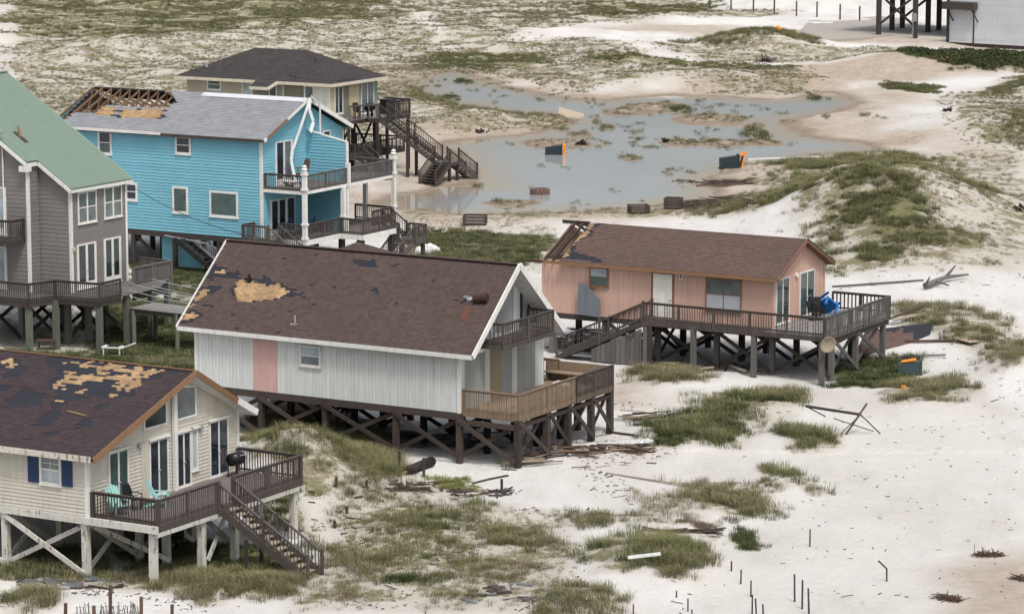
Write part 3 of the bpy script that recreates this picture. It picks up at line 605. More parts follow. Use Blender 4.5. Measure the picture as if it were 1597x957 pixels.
# ------------------------------------------------------------------ house building blocks
def siding(name, root, pl, poly, mt, kind='lap', pitch=.19, label=None, mb=None):
    """a wall of clapboards (lap) or grooved panels (groove); poly in (u, z)"""
    ld = .034 if mt is M['blue'] else (.018 if mt is M['grey_siding'] else .032); own = mb is None; mb = mb or MB()
    if kind == 'lap':
        z = min(p[1] for p in poly); top = max(p[1] for p in poly)
        while z < top:
            c = clip(poly, 1, z, min(z + pitch, top))
            if len(c) >= 3:
                t = random.random(); mb.poly([P(pl, u, zz, ld * (1 - (zz - z) / pitch)) for u, zz in c], 0, t)
                us = [u for u, zz in c if abs(zz - z) < 1e-6]
                if len(us) >= 2: mb.poly([P(pl, min(us), z, 0), P(pl, max(us), z, 0), P(pl, max(us), z, ld), P(pl, min(us), z, ld)], 0, t)
            z += pitch
    else:
        mb.poly([P(pl, u, z, -.012) for u, z in poly]); u = min(p[0] for p in poly); e = max(p[0] for p in poly)
        while u < e:
            c = clip(poly, 0, u + .008, min(u + pitch - .008, e))
            if len(c) >= 3:
                o = OUT[pl[0]]; mb.prism([P(pl, a, b_, -.012) for a, b_ in c], (o[0] * .012, o[1] * .012, 0), 0)
            u += pitch
    if own:
        o = mb.build(name, mt, root)
        if label: o['label'] = label
        return o
def slab(name, root, pl, u0, u1, z0, z1, off0, off1, mt, parent=None):
    """a box standing on a wall plane between two offsets"""
    mb = MB(); o = OUT[pl[0]]; d = off1 - off0
    mb.prism([P(pl, u0, z0, off0), P(pl, u1, z0, off0), P(pl, u1, z1, off0), P(pl, u0, z1, off0)], (o[0] * d, o[1] * d, 0)); return mb.build(name, mt, parent or root)
def bx(mb, pl, u0, u1, z0, z1, o0, o1, m=0):
    o = OUT[pl[0]]; d = o1 - o0; mb.prism([P(pl, u0, z0, o0), P(pl, u1, z0, o0), P(pl, u1, z1, o0), P(pl, u0, z1, o0)], (o[0] * d, o[1] * d, 0), m)
def window(root, pl, u0, u1, z0, z1, kind='hung', name='window', fr='trim', gl='glass', fw=.09, gl2=None, label=None, sill=True, hood=False):
    mb = MB(); bx(mb, pl, u0, u0 + fw, z0, z1, .0, .065); bx(mb, pl, u1 - fw, u1, z0, z1, .0, .065)
    bx(mb, pl, u0 + fw, u1 - fw, z1 - fw, z1, .0, .062); bx(mb, pl, u0 + fw, u1 - fw, z0, z0 + fw, .0, .07)
    if sill: bx(mb, pl, u0 - .04, u1 + .04, z0 - .05, z0 - .001, .0, .10)
    if hood: bx(mb, pl, u0 - .06, u1 + .06, z1 + .001, z1 + .07, .0, .16)
    a, b_, c, d = u0 + fw, u1 - fw, z0 + fw, z1 - fw; zm = (c + d) / 2; um = (a + b_) / 2; panes = []
    if kind == 'hung': bx(mb, pl, a, b_, zm - .025, zm + .025, .0, .052); panes = [(a, b_, c, zm - .025), (a, b_, zm + .025, d)]
    elif kind == 'double': bx(mb, pl, um - .045, um + .045, c, d, .0, .055); panes = [(a, um - .045, c, d), (um + .045, b_, c, d)]
    elif kind == 'doublehung':
        bx(mb, pl, um - .06, um + .06, c, d, .0, .06)
        for p, q in ((a, um - .06), (um + .06, b_)): bx(mb, pl, p, q, zm - .03, zm + .03, .0, .05); panes += [(p, q, c, zm - .03), (p, q, zm + .03, d)]
    elif kind == 'slide':
        bx(mb, pl, um - .03, um + .03, c, d, .0, .055); bx(mb, pl, a, um - .03, zm - .02, zm + .02, .0, .05); bx(mb, pl, um + .03, b_, zm - .02, zm + .02, .0, .05)
        panes = [(a, um - .03, c, zm - .02), (a, um - .03, zm + .02, d), (um + .03, b_, c, zm - .02), (um + .03, b_, zm + .02, d)]
    elif kind == 'grid':
        bx(mb, pl, a, b_, zm - .03, zm + .03, .0, .055); bx(mb, pl, um - .012, um + .012, c, zm - .03, .0, .046); bx(mb, pl, um - .012, um + .012, zm + .03, d, .0, .046)
        zq = (zm + d) / 2; bx(mb, pl, a, um - .012, zq - .012, zq + .012, 0, .046); bx(mb, pl, um + .012, b_, zq - .012, zq + .012, 0, .046)
        panes = [(a, b_, c, zm - .03), (a, b_, zm + .03, d)]
    elif kind == 'french':
        bx(mb, pl, um - .10, um + .10, c, d, .0, .055); bx(mb, pl, a, um - .10, c, c + .28, 0, .05); bx(mb, pl, um + .10, b_, c, c + .28, 0, .05)
        for p, q in ((a, a + .09), (b_ - .09, b_)): bx(mb, pl, p, q, c + .28, d, 0, .05)
        panes = [(a + .09, um - .10, c + .28, d), (um + .10, b_ - .09, c + .28, d)]
    else: panes = [(a, b_, c, d)]
    f = mb.build(name, M[fr] if isinstance(fr, str) else fr, root)
    for i, (p, q, r, s) in enumerate(panes):
        g = MB(); g.poly([P(pl, p, r, .037), P(pl, q, r, .037), P(pl, q, s, .037), P(pl, p, s, .037)], 0, .5)
        gm = gl if (gl2 is None or i % 2 == 0) else gl2; g.build('pane', M[gm], f)
    if kind in ('double', 'french') and 'door' in name:
        h = MB(); h.tube(P(pl, um - .02, z0 + 1.02, .06), P(pl, um + .05, z0 + 1.02, .1), .03, 8); h.build('handle', M['steel'], f)
    if label: f['label'] = label
    return f
def rails(root, pts, z0, h, mt, zb=-.25, sp=.135, post_sp=1.9, posts=True, bw=.036, missing=0, lean=0, cap=True, fascia=None, postw=.1, post_mt=None):
    """railing along points (x, y[, z]); balusters run from below the floor edge to the top rail"""
    mb = MB(); out = None
    P3 = [(p[0], p[1], p[2] if len(p) > 2 else z0) for p in pts]
    for a, b_ in zip(P3[:-1], P3[1:]):
        a = Vector(a); b_ = Vector(b_); L = (b_ - a).length; d = (b_ - a) / L
        mb.bar(a + Vector((0, 0, h - .02)), b_ + Vector((0, 0, h - .02)), .14 if cap else .06, .04)
        mb.bar(a + Vector((0, 0, h - .085)), b_ + Vector((0, 0, h - .085)), .045, .085)
        mb.bar(a + Vector((0, 0, .1)), b_ + Vector((0, 0, .1)), .045, .08)
        n = max(2, int(L / sp)); sd = Vector((d.y, -d.x, 0)) * .04
        for i in range(1, n):
            if random.random() < missing: continue
            p = a + d * (L * i / n); o = Vector((random.gauss(0, lean), random.gauss(0, lean), 0)); mb.bar(p + sd + Vector((0, 0, zb)) + o, p + sd + Vector((0, 0, h - .09)), bw, bw)
    r = mb.build('railing', mt, root)
    if posts:
        for i, (a, b_) in enumerate(zip(P3[:-1], P3[1:])):
            L = (Vector(b_) - Vector(a)).length; n = max(1, round(L / post_sp))
            for k in range(0 if i == 0 else 1, n + 1):
                p = Vector(a).lerp(Vector(b_), k / n); q = MB(); q.box(p.x - postw / 2, p.y - postw / 2, p.z + zb - .03, p.x + postw / 2, p.y + postw / 2, p.z + h - .041); q.build('railing_post', post_mt or mt, r)
    return r
def deck(root, x0, y0, x1, y1, z, mt, rim_mt, bw=.14, along='y', rim=.26):
    mb = MB()
    if along == 'y':
        n = max(1, round((x1 - x0) / bw)); s = (x1 - x0) / n
        for i in range(n): mb.box(x0 + i * s + .004, y0, z - .035, x0 + (i + 1) * s - .004, y1, z - random.uniform(0, .004))
    else:
        n = max(1, round((y1 - y0) / bw)); s = (y1 - y0) / n
        for i in range(n): mb.box(x0, y0 + i * s + .004, z - .035, x1, y0 + (i + 1) * s - .004, z - random.uniform(0, .004))
    d = mb.build('deck_floor', mt, root); r = MB(); t = z - .037
    r.box(x0, y0, t - rim, x1, y0 + .05, t); r.box(x0, y1 - .05, t - rim, x1, y1, t); r.box(x1 - .05, y0 + .052, t - rim, x1, y1 - .052, t); r.box(x0, y0 + .052, t - rim, x0 + .05, y1 - .052, t)
    n = int((y1 - y0) / .6)
    for i in range(1, n): y = y0 + (y1 - y0) * i / n; r.box(x0 + .055, y - .02, t - rim * .85, x1 - .055, y + .02, t - .002)
    r.build('joists', rim_mt, d); return d
def stilt(root, F, x, y, ztop, mt, w_=.28, rnd=False, base=None, name='stilt'):
    g = gz(*F.w(x, y, 0)[:2]) - F.O[2]; mb = MB(); b0 = (g - .4) if base is None else base
    if rnd: mb.tube((x, y, b0), (x + random.gauss(0, .02), y, ztop), w_ / 2, 10, r2=w_ / 2 * .93)
    else: mb.bar((x, y, b0), (x + random.gauss(0, .012), y + random.gauss(0, .012), ztop), w_, w_, up=(0, 1, 0))
    return mb.build(name, mt, root)
def brace(root, p, q, mt, w_=.07, h=.2):
    mb = MB(); mb.bar(p, q, w_, h); return mb.build('brace', mt, root)
def xbrace(root, x0, y0, x1, y1, z0, z1, mt, off=.16, both=True):
    d = Vector((x1 - x0, y1 - y0, 0)).normalized(); s = Vector((d.y, -d.x, 0)) * off
    brace(root, (x0 + s.x, y0 + s.y, z1), (x1 + s.x, y1 + s.y, z0), mt)
    if both: brace(root, (x0 - s.x, y0 - s.y, z0), (x1 - s.x, y1 - s.y, z1), mt)
def stairs(root, top, bot, wvec, n, mt, tread_mt, rail=(1, 1), h=.95, sp=.16, rail_mt=None, posts=2, closed=False):
    """flight from the middle of its top edge to the middle of its foot; wvec is half the width"""
    T, B, W = Vector(top), Vector(bot), Vector(wvec); d = B - T; hd = Vector((d.x, d.y, 0)); L = hd.length; hd.normalize()
    mb = MB()
    for s in (-1, 1): mb.bar(T + W * s - Vector((0, 0, .16)), B + W * s - Vector((0, 0, .10)), .05, .30)
    st = mb.build('staircase', mt, root)
    tr = MB(); run = L / n
    for i in range(n):
        p = T + d * ((i + .5) / n); a = W.normalized() * (W.length - .03)
        z = T.z + d.z * (i + 1) / n
        tr.prism([p - a - hd * run * .5 + Vector((0, 0, z - p.z)), p + a - hd * run * .5 + Vector((0, 0, z - p.z)), p + a + hd * (run * .5 + .03) + Vector((0, 0, z - p.z)), p - a + hd * (run * .5 + .03) + Vector((0, 0, z - p.z))], (0, 0, -.045))
        if closed: tr.prism([p - a - hd * (run * .5 - .0) + Vector((0, 0, z - p.z - .046)), p + a - hd * run * .5 + Vector((0, 0, z - p.z - .046)), p + a - hd * (run * .5 - .03) + Vector((0, 0, z - p.z - .046)), p - a - hd * (run * .5 - .03) + Vector((0, 0, z - p.z - .046))], (0, 0, -abs(d.z) / n))
    tr.build('steps', tread_mt, st)
    for s, on in zip((-1, 1), rail):
        if not on: continue
        m2 = MB(); a, b_ = T + W * s, B + W * s
        m2.bar(a + Vector((0, 0, h)), b_ + Vector((0, 0, h)), .12, .05); m2.bar(a + Vector((0, 0, .16)), b_ + Vector((0, 0, .16)), .04, .08)
        k = int(L / sp)
        for i in range(1, k): p = a.lerp(b_, i / k); m2.bar(p + Vector((0, 0, -.1)), p + Vector((0, 0, h - .03)), .034, .034)
        hr = m2.build('handrail', rail_mt or mt, st)
        for i in range(posts + 1):
            p = a.lerp(b_, i / max(1, posts)); m3 = MB(); m3.box(p.x - .055, p.y - .055, p.z - (.35 if i < posts else .25), p.x + .055, p.y + .055, p.z + h + .12); m3.build('newel_post', rail_mt or mt, st)
    return st
def roof_uv(F, O, U, S):
    """photo position -> (u, s) on a roof plane, O on the ridge, U along it, S down the slope (unit vectors in the house frame)"""
    O, U, S = (np.array(v, float) for v in (O, U, S)); n = np.cross(U, S)
    Ow = F.w(*O); nw = F.X * n[0] + F.Y * n[1] + np.array([0, 0, n[2]])
    def f(px, py):
        d = ray(px, py); t = ((Ow - _C) @ nw) / (d @ nw); l = F.loc(_C + d * t) - O; return float(l @ U), float(l @ S)
    return f
def roof_face(root, name, O, U, S, outline, mats, mask=None, cw=.22, ch=.135, thick=.13, slab_mt=None, board=True, tone2=True, parent=None):
    """courses of shingles clipped to the outline (u, s); mask(u, s) -> material index, or -1 for a hole. mats[0] shingle, [1] felt, [2] sheathing"""
    O, U, S = (np.array(v, float) for v in (O, U, S)); n = np.cross(U, S); n /= np.linalg.norm(n)
    if n[2] < 0: n = -n
    mb = MB(); s0 = min(p[1] for p in outline); s1 = max(p[1] for p in outline); row = 0; s = s0
    pt = lambda u, s, o: tuple(O + U * u + S * s + n * o)
    ucs, scs = [], []
    cells = []
    while s < s1 - 1e-6:
        strip = clip(outline, 1, s, min(s + ch, s1))
        if strip:
            ua = min(p[0] for p in strip); ub = max(p[0] for p in strip); u = math.floor(ua / cw) * cw - (row % 2) * cw / 2
            while u < ub:
                c = clip(strip, 0, u, u + cw)
                if len(c) >= 3: cells.append((u + cw / 2, s + ch / 2, c, s, row, u))
                u += cw
        s += ch; row += 1
    A = np.array([(c[0], c[1]) for c in cells]); ids = mask(A[:, 0], A[:, 1]) if mask is not None else np.zeros(len(cells), int)
    rt = random.Random(5)
    for (uc, sc_, c, s, row, u), k in zip(cells, ids):
        if k < 0: continue
        e = ch
        if k == 0:
            t = rt.random() * .8 + .1
            mb.poly([pt(a, b_, .004 + .015 * (b_ - s) / e) for a, b_ in c], 0, t)
            us = [a for a, b_ in c if abs(b_ - (s + ch)) < 1e-6]
            if len(us) >= 2: mb.poly([pt(min(us), s + ch, .019), pt(max(us), s + ch, .019), pt(max(us), s + ch, .001), pt(min(us), s + ch, .001)], 0, t)
        else:
            t = rt.random() if k != 2 else (.15 + .85 * ((math.floor(uc / 1.22) * 7 + math.floor(sc_ / 1.2 * .999) * 3) % 5) / 4)
            mb.poly([pt(a, b_, .0015 * (3 - k)) for a, b_ in c], k, t)
    o = mb.build(name, mats, parent or root)
    if board:
        b2 = MB(); up = -n * thick
        b2.prism([pt(a, b_, -.004) for a, b_ in outline], up); b2.build('roof_boards', slab_mt or M['trim'], o)
    return o
def fascia(parent, p, q, mt, w_=.04, h=.2, name='fascia'):
    mb = MB(); mb.bar(p, q, w_, h); return mb.build(name, mt, parent)
def px_mask(uv, T, plys=(), felts=(), holes=(), ring=.32, seed=0, specks=0.0, rag=.30):
    """mask from photo outlines; T turns the outline coordinates into photo pixels"""
    conv = lambda L: [[uv(*T(*p)) for p in poly] for poly in L]
    pl_, fe_, ho_ = conv(plys), conv(felts), conv(holes)
    def f(u, s):
        k = np.zeros(u.shape, int); nz = (fbm(u * 1.3 + seed, s * 2.6 + 3, 3) - .5) * .55; nz2 = (fbm(u * 2.5 + 7 + seed, s * 3.5, 2) - .5) * rag
        for poly in pl_: k[sdist(u, s, poly) + nz < ring] = 1
        for poly in fe_: k[sdist(u, s, poly) + nz < 0] = 1
        for poly in pl_: k[sdist(u, s, poly) + nz2 < 0] = 2
        if rag > .5: k[(k == 2) & (fbm(u * 2.2 + 9, s * 7 + 2, 3) > .585)] = 1
        for poly in ho_: k[sdist(u, s, poly) < 0] = -1
        if specks: k[(k == 0) & (_tab[(u * 7 + 300).astype(int) & 255, (s * 9 + 300).astype(int) & 255] < specks) & (fbm(u * .5 + 3, s * .5, 2) > .5)] = 1
        return k
    return f
def gable_walls(root, x0, x1, y0, y1, zf, ze, yr, zr, mts, kinds, pitch=.19, zfL=None):
    """four walls: long near, beach gable, long far, rear gable"""
    gab = [(y0, zf), (y1, zf), (y1, ze[1]), (yr, zr), (y0, ze[0])]
    a = siding('wall', root, ('y', y0), [(x0, zf), (x1, zf), (x1, ze[0]), (x0, ze[0])], mts[0], kinds[0], pitch)
    b_ = siding('gable_wall', root, ('x', x1), gab, mts[1], kinds[1], pitch)
    c = siding('wall', root, ('Y', y1), [(x0, zf), (x1, zf), (x1, ze[1]), (x0, ze[1])], mts[0], kinds[0], pitch)
    d = siding('gable_wall', root, ('X', x0), gab, mts[0], kinds[0], pitch)
    fl = MB(); fl.box(x0 + .03, y0 + .03, zf - .3, x1 - .03, y1 - .03, zf - .004); fl.build('floor_frame', M['w_dark'], root); return a, b_, c, d
def corner(root, x, y, z0, z1, mt, w_=.13, sx=1, sy=-1):
    mb = MB(); mb.box(x - w_ if sx > 0 else x - .036, y + sy * .036 if sy < 0 else y - w_, z0, x + .036 if sx > 0 else x + w_, y + w_ if sy < 0 else y + .036, z1); return mb.build('corner_board', mt, root)
def house(F, label): return thing('beach_house', label, 'house', tuple(F.O), F.rot)

# ================================================================== house 1: cream house, front left
F = F1; H1 = house(F, 'cream house with torn purplish shingle roof and navy shutters on peeling white posts')
zf, x0, W = 2.55, -15.0, 10.4; yr, zr = 6.55, 7.42
slope_z = lambda y: 5.06 + (zr - 5.10) * (y - 0) / yr if y < yr else zr - (zr - 5.28) * (y - yr) / (W - yr)
gable_walls(H1, x0, 0, 0, W, zf, (5.02, 5.22), yr, zr - .12, (M['cream'], M['cream']), ('lap', 'lap'), .15)
for c in ((0, 0, zf - .02, 5.0, 1, -1), (0, W, zf, 5.2, 1, 1)): corner(H1, c[0], c[1], c[2], c[3], M['trim'], .14, c[4], c[5])
# roof: front slope O on ridge at the beach end, U towards -x
L = 15.9
def two_slopes(root, F, xr, xl, yr, zr, ya, za, yb, zb, mats, mask, outline_a=None, slab_mt=None, cw=.22, ch=.135, thick=.13):
    S = np.array([0, ya - yr, za - zr]); la = np.linalg.norm(S); S = S / la
    S2 = np.array([0, yb - yr, zb - zr]); lb = np.linalg.norm(S2); S2 = S2 / lb; Lr = xr - xl
    O = (xr, yr, zr); U = (-1, 0, 0); uv = roof_uv(F, O, U, S)
    a = roof_face(root, 'roof', O, U, S, outline_a or [(0, 0), (Lr, 0), (Lr, la), (0, la)], mats, mask(uv) if mask else None, cw, ch, thick, slab_mt or M['dark'])  # boards below the holes coloured near black to read as unlit attic
    b_ = roof_face(root, 'roof', O, U, S2, [(0, 0), (Lr, 0), (Lr, lb), (0, lb)], mats, None, cw * 2, ch * 2, thick, slab_mt); return a, b_, uv, la
z1 = lambda x, y: (x / 3.9875, y / 3.9875 + 520)
ply1 = [[(375,148),(500,170),(640,175),(760,195),(770,215),(660,205),(560,215),(470,190)],[(370,240),(420,222),(480,240),(600,212),(680,215),(760,225),(900,205),(1000,245),(970,262),(880,270),(850,320),(790,345),(805,380),(690,378),(690,345),(640,300),(560,275),(500,290),(460,310),(420,290),(400,262)],
        [(320,330),(340,290),(420,282),(510,290),(460,330),(440,362),(380,355)],[(392,398),(405,370),(470,358),(512,378),(490,400)],[(0,180),(60,172),(105,190),(90,222),(30,220),(0,205)]]
felt1 = [[(290,155),(400,150),(470,190),(480,235),(380,230),(300,200)],[(500,290),(640,300),(690,345),(690,400),(560,400),(490,370)],[(100,195),(180,215),(120,260),(60,290),(20,270),(60,235)],[(60,400),(160,335),(290,370),(270,430),(150,450),(40,465)],[(300,480),(400,490),(330,530),(280,580),(200,580),(230,530)],[(590,450),(700,420),(660,460),(600,480)],[(520,540),(590,520),(550,570),(470,600),(490,570)],[(255,620),(350,615),(320,650),(280,650)],[(880,262),(985,270),(960,292),(890,290)],[(985,205),(1210,235),(1190,245),(1010,240)],[(340,420),(420,410),(360,470),(310,470)],[(130,650),(180,655),(160,665)],[(0,320),(70,330),(40,350),(0,370)],[(0,440),(50,455),(20,475),(0,475)],[(860,300),(900,310),(870,325)]]
hole1 = [[(410,378),(430,362),(475,362),(465,390),(430,392)],[(15,195),(45,185),(75,192),(40,205)]]
ra, rb, uv1, la1 = two_slopes(H1, F, .6, -15.3, yr, zr, -.42, 5.00, W + .45, 5.02, [M['sh_plum'], M['felt'], M['ply']], lambda uv: px_mask(uv, z1, ply1, felt1, hole1, .2, 3, .02, .95))
# ridge strip of bare wood, torn fascia, barge boards
fascia(ra, (.62, yr, zr + .03), (-15.3, yr, zr + .03), M['fasc'], .16, .03, 'ridge_board')
fascia(ra, (.5, -.46, 4.97), (-5.3, -.46, 4.95), M['trim_dirty'], .05, .24, 'gutter')
fascia(ra, (-5.35, -.46, 4.95), (-15.3, -.46, 4.95), M['trim_dirty'], .05, .24, 'gutter')
fascia(ra, (.64, -.44, 4.93), (.64, yr, zr - .07), M['fasc'], .04, .27, 'barge_board')
ymid = yr + 2.95; zmid = zr - (zr - 5.02) * 2.95 / (W + .45 - yr)
fascia(rb, (.64, yr, zr - .07), (.64, ymid, zmid - .08), M['fasc'], .04, .26, 'barge_board')
fascia(rb, (.66, ymid, zmid - .06), (.66, W + .5, 4.99), M['trim'], .05, .27, 'barge_board')
fascia(rb, (.6, W + .47, 4.95), (-15, W + .47, 4.95), M['trim'], .05, .2)
so_ = MB()
so_.prism([(.04, yr + .1, zr - .42), (.58, yr + .1, zr - .24), (.58, W + .3, 4.98), (.04, W + .3, 4.92)], (0, 0, .03)); so_.build('soffit', M['trim'], H1)
# stray broken board lying on the roof
def on_roof(F, uv, O, U, S, px, py, off=.03):
    u, s = uv(px, py); l = np.array(O) + np.array(U) * u + np.array(S) * s; return l
S1v = np.array([0, -.42 - yr, 5.0 - zr]); S1v /= np.linalg.norm(S1v)
def roofpt(F, O, S, px, py, off=.04):
    uv = roof_uv(F, O, (-1, 0, 0), S); u, s = uv(px, py); n = np.cross((-1, 0, 0), S); n = n if n[2] > 0 else -n; l = np.array(O) + np.array((-u, 0, 0)) + np.array(S) * s + n * off; return Vector(F.w(*l))
a = roofpt(F, (.6, yr, zr), S1v, 106, 642); b_ = roofpt(F, (.6, yr, zr), S1v, 134, 649)
mb = MB(); mb.bar(a, b_, .10, .04); tag(mb.build('board_scrap', M['ply']), 'short splintered board lying on the purplish shingle roof at lower left', 'board')
# openings on the gable
G1 = ('x', 0.0)
def gu(F, px, py, X=0.0): p = F.onx(px, py, X); return p[1], p[2]
def lu(F, px, py, Y=0.0): p = F.ony(px, py, Y); return p[0], p[2]
u0, z1_ = gu(F, 167.5, 705.6); u1 = gu(F, 199, 700)[0]; window(H1, G1, u0, u1, zf, z1_, 'double', 'sliding_door', gl='glass_teal', hood=True)
u0, z1_ = gu(F, 219.5, 691); u1 = gu(F, 261, 680)[0]; um = u0 + (u1 - u0) * .27
slab('door_panel', H1, G1, u0, um, zf, z1_, .0, .05, M['cream']); window(H1, G1, um + .01, u1, zf, z1_, 'double', 'sliding_door', gl='glass_navy', gl2='glass', hood=True)
u2, z1b = gu(F, 273.5, 676); u3 = gu(F, 307, 668)[0]; um = u2 + (u3 - u2) * .68
window(H1, G1, u2, um, zf, z1b, 'double', 'sliding_door', gl='glass_navy', hood=True); window(H1, G1, um + .01, u3, zf + .55, z1b, 'fixed', gl='glass_pale', hood=True)
u4, z1c = gu(F, 324.8, 657.4); u5 = gu(F, 354.5, 650)[0]; window(H1, G1, u4, u5, zf, z1c, 'double', 'sliding_door', gl='glass_navy', gl2='glass', hood=True)
uc = (gu(F, 268, 650)[0]); slab('centre_post', H1, G1, uc - .1, uc + .1, zf, slope_z(uc) - .26, .075, .22, M['trim'])
def trapez(root, pl, ua, ub, zlo, ztop, gl):
    f = .09; mb = MB(); o = OUT[pl[0]]
    def pr(pts): mb.prism([P(pl, a_, b2, 0) for a_, b2 in pts], (o[0] * .06, o[1] * .06, 0))
    pr([(ua, zlo), (ub, zlo), (ub, zlo + f), (ua, zlo + f)]); pr([(ua, zlo + f), (ua + f, zlo + f), (ua + f, ztop(ua + f)), (ua, ztop(ua))]); pr([(ub - f, zlo + f), (ub, zlo + f), (ub, ztop(ub)), (ub - f, ztop(ub - f))])
    pr([(ua + f, ztop(ua + f) - f), (ub - f, ztop(ub - f) - f), (ub - f, ztop(ub - f)), (ua + f, ztop(ua + f))]); w2 = mb.build('gable_window', M['trim'], root)
    g = MB(); g.poly([P(pl, a_, b2, .037) for a_, b2 in ((ua + f, zlo + f), (ub - f, zlo + f), (ub - f, ztop(ub - f) - f), (ua + f, ztop(ua + f) - f))], 0, .5); g.build('pane', M[gl], w2)
ua, zl = gu(F, 223, 671.5); ub = gu(F, 259.5, 660)[0]; trapez(H1, G1, ua, ub, zl, lambda u: slope_z(u) - .30, 'glass')
ua, zl = gu(F, 273.5, 657); ub = gu(F, 305, 645)[0]; trapez(H1, G1, ua, ub, zl, lambda u: min(slope_z(u), zr - .02) - .34, 'glass_grey')
L1 = ('y', 0.0)
u0, zt = lu(F, 62, 706); u1 = lu(F, 95.5, 706)[0]; zb_ = lu(F, 62, 753)[1]; window(H1, L1, u0, u1, zb_, zt, 'grid', gl='glass_pale', gl2='glass_grey', fw=.1)
for a_, b2 in ((44, 60.5), (97, 113)):
    ua = lu(F, a_, 700)[0]; ub = lu(F, b2, 700)[0]; o = slab('shutter', H1, L1, ua, ub, zb_ + .02, zt + .06, .035, .07, M['navy'])
    mb = MB(); k = zb_ + .12
    while k < zt - .05: bx(mb, L1, ua + .05, ub - .05, k, k + .035, .071, .085); k += .09
    mb.build('louvre', M['navy'], o)
for px_, py_ in ((215, 694), (310.5, 666)):
    u, z = gu(F, px_, py_); mb = MB(); mb.tube(P(G1, u, z - .12, .12), P(G1, u, z + .08, .12), .06, 8, r2=.09); mb.tube(P(G1, u, z, .0), P(G1, u, z, .12), .025, 6); mb.build('wall_lamp', M['steel'], H1)
# deck and posts
dx1, dy0, dy1, dz_ = 3.35, .1, 10.25, 2.55
deck(H1, .04, dy0, dx1, dy1, dz_, M['deckpurple'], M['w_rail'])
o = rails(H1, [(.12, dy0 + .03), (dx1 - .05, dy0 + .03)], dz_, 1.02, M['w_brown'], post_sp=3.2, postw=.14)
rails(H1, [(dx1 - .05, dy0 + .03), (dx1 - .05, 4.15)], dz_, 1.02, M['w_rail'], post_sp=2.1, postw=.13); rails(H1, [(dx1 - .05, 5.25), (dx1 - .05, dy1 - .05), (.12, dy1 - .05)], dz_, 1.02, M['w_rail'], post_sp=2.4, postw=.13)
mb = MB(); mb.box(x0, -.14, zf - .3, dx1 + .05, .02, zf - .02); mb.box(dx1 - .15, .03, zf - .48, dx1, dy1, zf - .301); mb.box(x0, W - .1, zf - .6, dx1, W, zf - .31); mb.build('girder', M['paintpost'], H1)
for x in (-13.5, -9.4, -4.25, -.2): 
    for y in (.1, 3.6, 7.2, 10.2): stilt(H1, F, x, y, zf - .3, M['paintpost'], .27)
for x, y in ((2.95, .25), (3.1, 3.3), (3.1, 5.6), (3.1, 9.9), (1.3, 3.4), (1.3, 9.9)): stilt(H1, F, x, y, zf - .3, M['paintpost'], .27)
for a_, b2 in ((-13.5, -9.4), (-9.4, -4.25), (-4.25, -.2)):
    for y in (.1, 7.2): xbrace(H1, a_, y, b2, y, .2, 2.2, M['paintpost'])
for x in (-4.25, -.2): xbrace(H1, x, .2, x, 3.5, .15, 2.2, M['paintpost']); xbrace(H1, x, 3.7, x, 7.1, .15, 2.2, M['paintpost'])
brace(H1, (3.1, 3.45, 2.2), (3.1, 5.2, .9), M['w_grey']); brace(H1, (2.9, 5.5, 2.2), (2.9, 4.0, .3), M['paintpost']); brace(H1, (.1, .3, 2.1), (1.6, 3.2, .3), M['paintpost'])
g = gz(*F.w(7.0, 4.7, 0)[:2]); stairs(H1, (3.38, 4.7, dz_ - .02), (7.6, 4.7, g + .0), (0, .52, 0), 13, M['w_rail'], M['w_light'], posts=2, h=.92)
for y_ in (4.1, 5.18): mb = MB(); mb.box(4.6, y_, g - .2, 4.72, y_ + .12, 1.3); mb.build('stair_prop', M['w_dark'], H1)

# ================================================================== house 3: pale panel house in the middle
F = F3; H3 = house(F, 'pale panel house with steep brown shingle roof and one pink panel in its long wall')
zf, W, x0 = 2.32, 7.85, -15.0; yr, zr = 3.92, 8.86
gable_walls(H3, x0, 0, 0, W, zf, (5.35, 5.35), yr, zr - .2, (M['white_ply'], M['white_ply']), ('groove', 'groove'), .2)
corner(H3, 0, 0, zf - .02, 5.2, M['trim'], .12); corner(H3, x0, 0, zf, 5.2, M['trim'], .1, -1, -1); corner(H3, 0, W, zf, 5.2, M['trim'], .12, 1, 1)
L3 = ('y', 0.0); G3 = ('x', 0.0)
ua = lu(F, 394.5, 560)[0]; ub = lu(F, 433, 560)[0]; o = slab('wall_panel', H3, L3, ua, ub, zf, 5.1, .002, .014, M['rose']); o['label'] = 'unpainted pink panel in the pale wall'
u0, zt = lu(F, 468, 537); u1 = lu(F, 500.5, 540)[0]; zb_ = lu(F, 468, 569.5)[1]; window(H3, L3, u0, u1, zb_, zt, 'hung', gl='glass_grey', gl2='glass_pale', fr='trim')
z3 = lambda x, y: (x / 3.68 + 260, y / 3.68 + 360)
ply3 = [[(380,340),(415,282),(470,290),(510,300),(560,318),(630,300),(650,325),(700,352),(665,380),(560,385),(500,405),(420,400),(390,365)],[(135,432),(200,335),(265,328),(245,352),(200,380),(165,420)],[(98,480),(140,468),(182,482),(160,500),(100,500)],[(262,230),(330,228),(335,245),(275,246)]]
